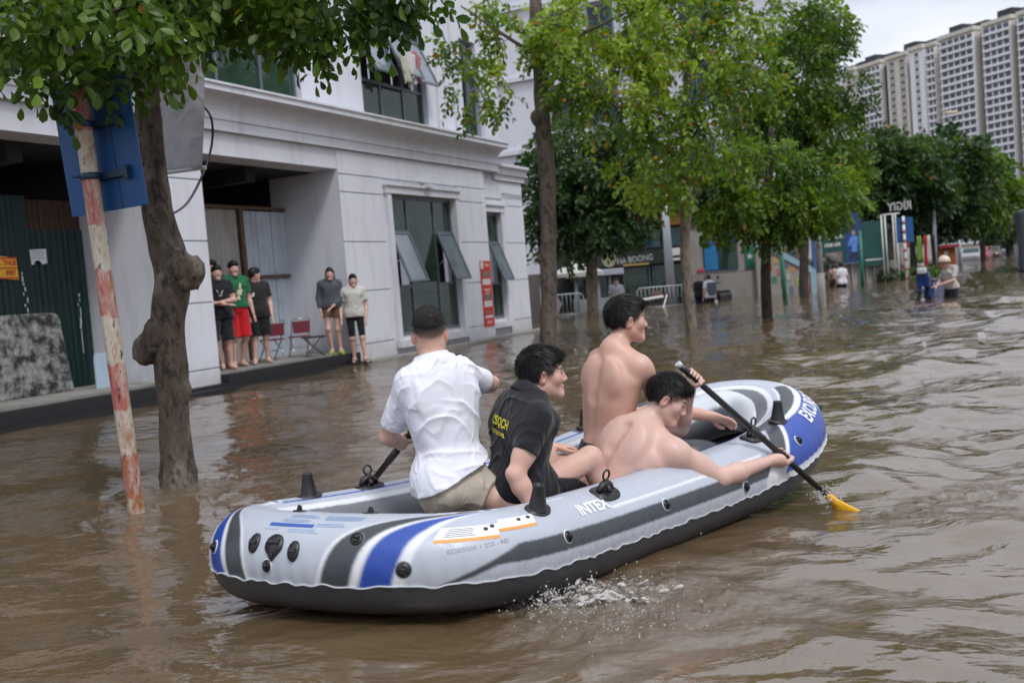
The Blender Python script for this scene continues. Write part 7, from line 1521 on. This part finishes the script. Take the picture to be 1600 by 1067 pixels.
def mask(blob): blob((0, .095, -.07), (.06, .06, .045), (.70, .70, .70), 1, False); blob((.032, .088, -.004), (.02, .03, .01), (.03, .02, .02), .9)
folk('person in white T-shirt and white face mask behind the kneeling shirtless man', 966, 490, -.45, 1.62, (.05, -1), W_T('mask_white', (.52, .53, .58)), W_S('mask_red', (.35, .03, .03)), 'short', None, GW, 32.5, h=.015, face_extra=mask)
# ================================================================== far cars and the bus front
def car(px, py, Y, rot, col, label):
    p = PZ(px, py, 0); d = Y / p[1]; r = empty('parked_car', (float(PX(px, py, Y)[0]), Y, -.35), rot, label, 'car', 'cars parked at the far end of the street'); m = mat('car_' + '_'.join('%d' % (c * 100) for c in col), col, .3, .05)
    prof = [(-2.1, .35), (-2.15, .75), (-1.95, .95), (-1.2, 1.02), (-.65, 1.46), (.75, 1.48), (1.35, 1.05), (2.0, .90), (2.12, .6), (2.1, .35)]; t = MB(); t.prism(prof, -.85, .85); bevel(t.build('body', m, r), .08, 2)
    t = MB(); t.prism([(-1.12, 1.05), (-.62, 1.40), (.72, 1.42), (1.22, 1.06)], -.858, .858); t.build('side_window', M_GLASS, r); t = MB(); t.add([(-2.0, -.66, .985), (-1.24, -.68, 1.06), (-1.24, .68, 1.06), (-2.0, .66, .985)], [(0, 1, 2, 3)])
    t = MB(); t.add([(-1.18, -.70, 1.09), (-.70, -.64, 1.45), (-.70, .64, 1.45), (-1.18, .70, 1.09)], [(0, 1, 2, 3)]); t.add([(1.30, -.70, 1.10), (.82, -.64, 1.46), (.82, .64, 1.46), (1.30, .70, 1.10)], [(0, 1, 2, 3)]); t.build('windscreen', M_GLASS, r)
    for x in (-1.35, 1.35):
        for y in (-.80, .80): t = MB(); t.tube([(x, y - .1, .33), (x, y + .1, .33)], .33, 16); t.build('wheel', M_RUB, r)
    for y in (-.6, .6): MB().box(-2.17, -2.10, y - .14, y + .14, .66, .80).build('headlight', M_BW, r); MB().box(2.06, 2.14, y - .14, y + .14, .70, .84).build('tail_light', M_RED, r)
    return r
for k, (px, py, Y, rot, c, lb) in enumerate(((1520, 404, 92, 1.0, (.30, .31, .33), 'grey car, nearest of the parked cars, behind the thin pole'), (1532, 402, 98, 1.0, (.30, .03, .05), 'red car between the grey car and the brown car'), (1550, 401, 104, 1.05, (.10, .06, .05), 'dark brown car in the middle of the parked row'), (1545, 396, 125, 1.0, (.55, .56, .58), 'white car behind the brown car'), (1566, 396, 128, 1.0, (.45, .50, .56), 'pale silver car left of the bus front'), (1580, 396, 130, 1.0, (.58, .58, .58), 'white car closest to the bus front'), (1562, 392, 150, 1.0, (.20, .28, .36), 'blue grey car, farthest of the parked cars'))): car(px, py, Y, rot, c, lb)
p = PX(1591, 424, 44.0); bus = empty('bus', (float(p[0]) + .05, float(p[1]), -.3), -.45, 'dark bus at the right edge of the picture, standing in the flood', 'bus'); bevel(MB().box(0, 2.5, 0, 9, .25, 3.0).build('body', mat('dark_bus', (.035, .038, .055), .4, .25), bus), .16, 3)
MB().box(-.012, -.002, .6, 8.6, 1.5, 2.5).build('side_window', M_GLASS, bus); MB().box(.2, 2.3, -.012, -.002, 1.35, 2.6).build('windscreen', M_GLASS, bus)
for y in (1.6, 7.0): t = MB(); t.tube([(-.03, y, .45), (.3, y, .45)], .45, 18); t.build('wheel', M_RUB, bus)
for x in (.25, 1.95): MB().box(x, x + .3, -.03, -.003, .75, .95).build('headlight', M_BW, bus)
t = MB(); t.tube([(-.02, .1, 2.5), (-.30, -.15, 2.4)], .02, 6); t.box(-.36, -.24, -.22, -.14, 2.0, 2.4); t.build('mirror', M_RUB, bus)
# ================================================================== apartment towers
M_TW = mat('tower_cream', (.60, .57, .51), .8, .06, .05); M_TWW = mat('tower_white', (.74, .75, .78), .8, .06, .05); M_TG = mat('tower_glass', (.085, .095, .115), .4, .5, .3); M_TD = mat('tower_shaft', (.035, .036, .042), .8, .2, .1)
def tower(label, px, Y, ztop, length, bays, seed):
    """facade runs away to the left; bays: list of (width, depth offset, kind)"""
    p = PX(px, 385, Y); ang_ = math.atan2(.92, -.39); r = empty('apartment_tower', (float(p[0]), float(p[1]), 0), ang_, label, 'apartment tower', 'apartment towers beyond the trees'); rg = np.random.default_rng(seed); fh = 2.35; nf = int(ztop / fh); x = 0
    wl, sl_, gl, sh_ = MB(), MB(), MB(), MB()
    for wd, off, kd in bays:
        y0 = off                           # facade faces local +y
        zt = ztop + (0 if kd != 'c' else 2.2)
        if kd == 's': sh_.box(x, x + wd, -14, y0 - 2.2, -1, zt - 1); x += wd; continue
        (wl if kd != 'w' else sl_).box(x, x + wd, -14, y0 - .5, -1, zt)
        for f in range(nf):
            z = 2 + f * fh
            if z + fh > ztop: break
            tgt = sl_ if kd in 'bw' else wl
            if kd == 'b':
                tgt.box(x + .15, x + wd - .15, y0 - .498, y0 + .5, z, z + .72); tgt.box(x + .15, x + .45, y0 - .498, y0 + .3, z + .722, z + fh - .02); tgt.box(x + wd - .45, x + wd - .15, y0 - .498, y0 + .3, z + .722, z + fh - .02)
                n = max(2, int(wd / 2.2))
                for q in range(1, n): tgt.box(x + .5 + q * (wd - 1) / n - .16, x + .5 + q * (wd - 1) / n + .16, y0 - .4985, y0 + .12, z + .721, z + fh - .021)
                for q in range(n): gl.box(x + .5 + q * (wd - 1) / n + .08, x + .5 + (q + 1) * (wd - 1) / n - .08, y0 - .497, y0 - .40 + .3 * rg.random(), z + .73, z + 2.12)
            else:
                n = max(1, int(wd / 3.2))
                for q in range(n):
                    cx = x + (q + .5) * wd / n; w_ = 1.5 if kd == 'w' else 1.9; gl.box(cx - w_ / 2, cx + w_ / 2, y0 - .498, y0 - .44, z + .75, z + 1.9); tgt.box(cx - w_ / 2 - .3, cx + w_ / 2 + .3, y0 - .499, y0 - .1, z + .35, z + .66)
        wl.box(x - .2, x + wd + .2, -14.2, y0 + .3, zt + .002, zt + 1.2); x += wd
    wl.build('wall', M_TW, r); sl_.build('balcony_bands', M_TWW, r); tag(gl.build('windows', M_TG, r), kind='stuff'); sh_.build('shaft', M_TD, r)
    t = MB(); xx = 0
    for k in range(int(x / 9)): t.box(3 + k * 9, 8 + k * 9, -12, -4, ztop + 1.21, ztop + 3.0 + 1.2 * (k % 2))
    t.build('roof_plant', M_TD, r); return r
BAYS = [(11, 0, 'b'), (2.2, 0, 's'), (5, 1.2, 'w'), (3, 1.0, 'b'), (2, 0, 's'), (11, 2, 'b'), (6, 2, 'p'), (2.4, 0, 's'), (10, 0, 'b'), (5, -1, 'w')]
tower('nearest apartment tower at the right edge, tallest against the sky', 1640, 285, 66, 55, [(7, 0, 'b'), (2.2, 0, 's'), (10, 0, 'b'), (2.4, 0, 's'), (13, .8, 'b'), (1.5, 0, 'p')], 1)
tower('middle apartment tower with stepped roof line', 1478, 322, 66, 60, [(4, 0, 'b'), (6, 1.4, 'w'), (3, 0, 's'), (9, -.5, 'p'), (2.2, 0, 's'), (11, -.5, 'b'), (6, 1.2, 'p'), (6, 1.2, 'w')], 2)
tower('farthest apartment tower, partly hidden by the tall tree', 1392, 395, 75, 60, [(4, 0, 's'), (13, 0, 'b'), (2.5, 0, 's'), (8, .5, 'b'), (12, 1, 'p'), (8, 0, 'w')], 3)
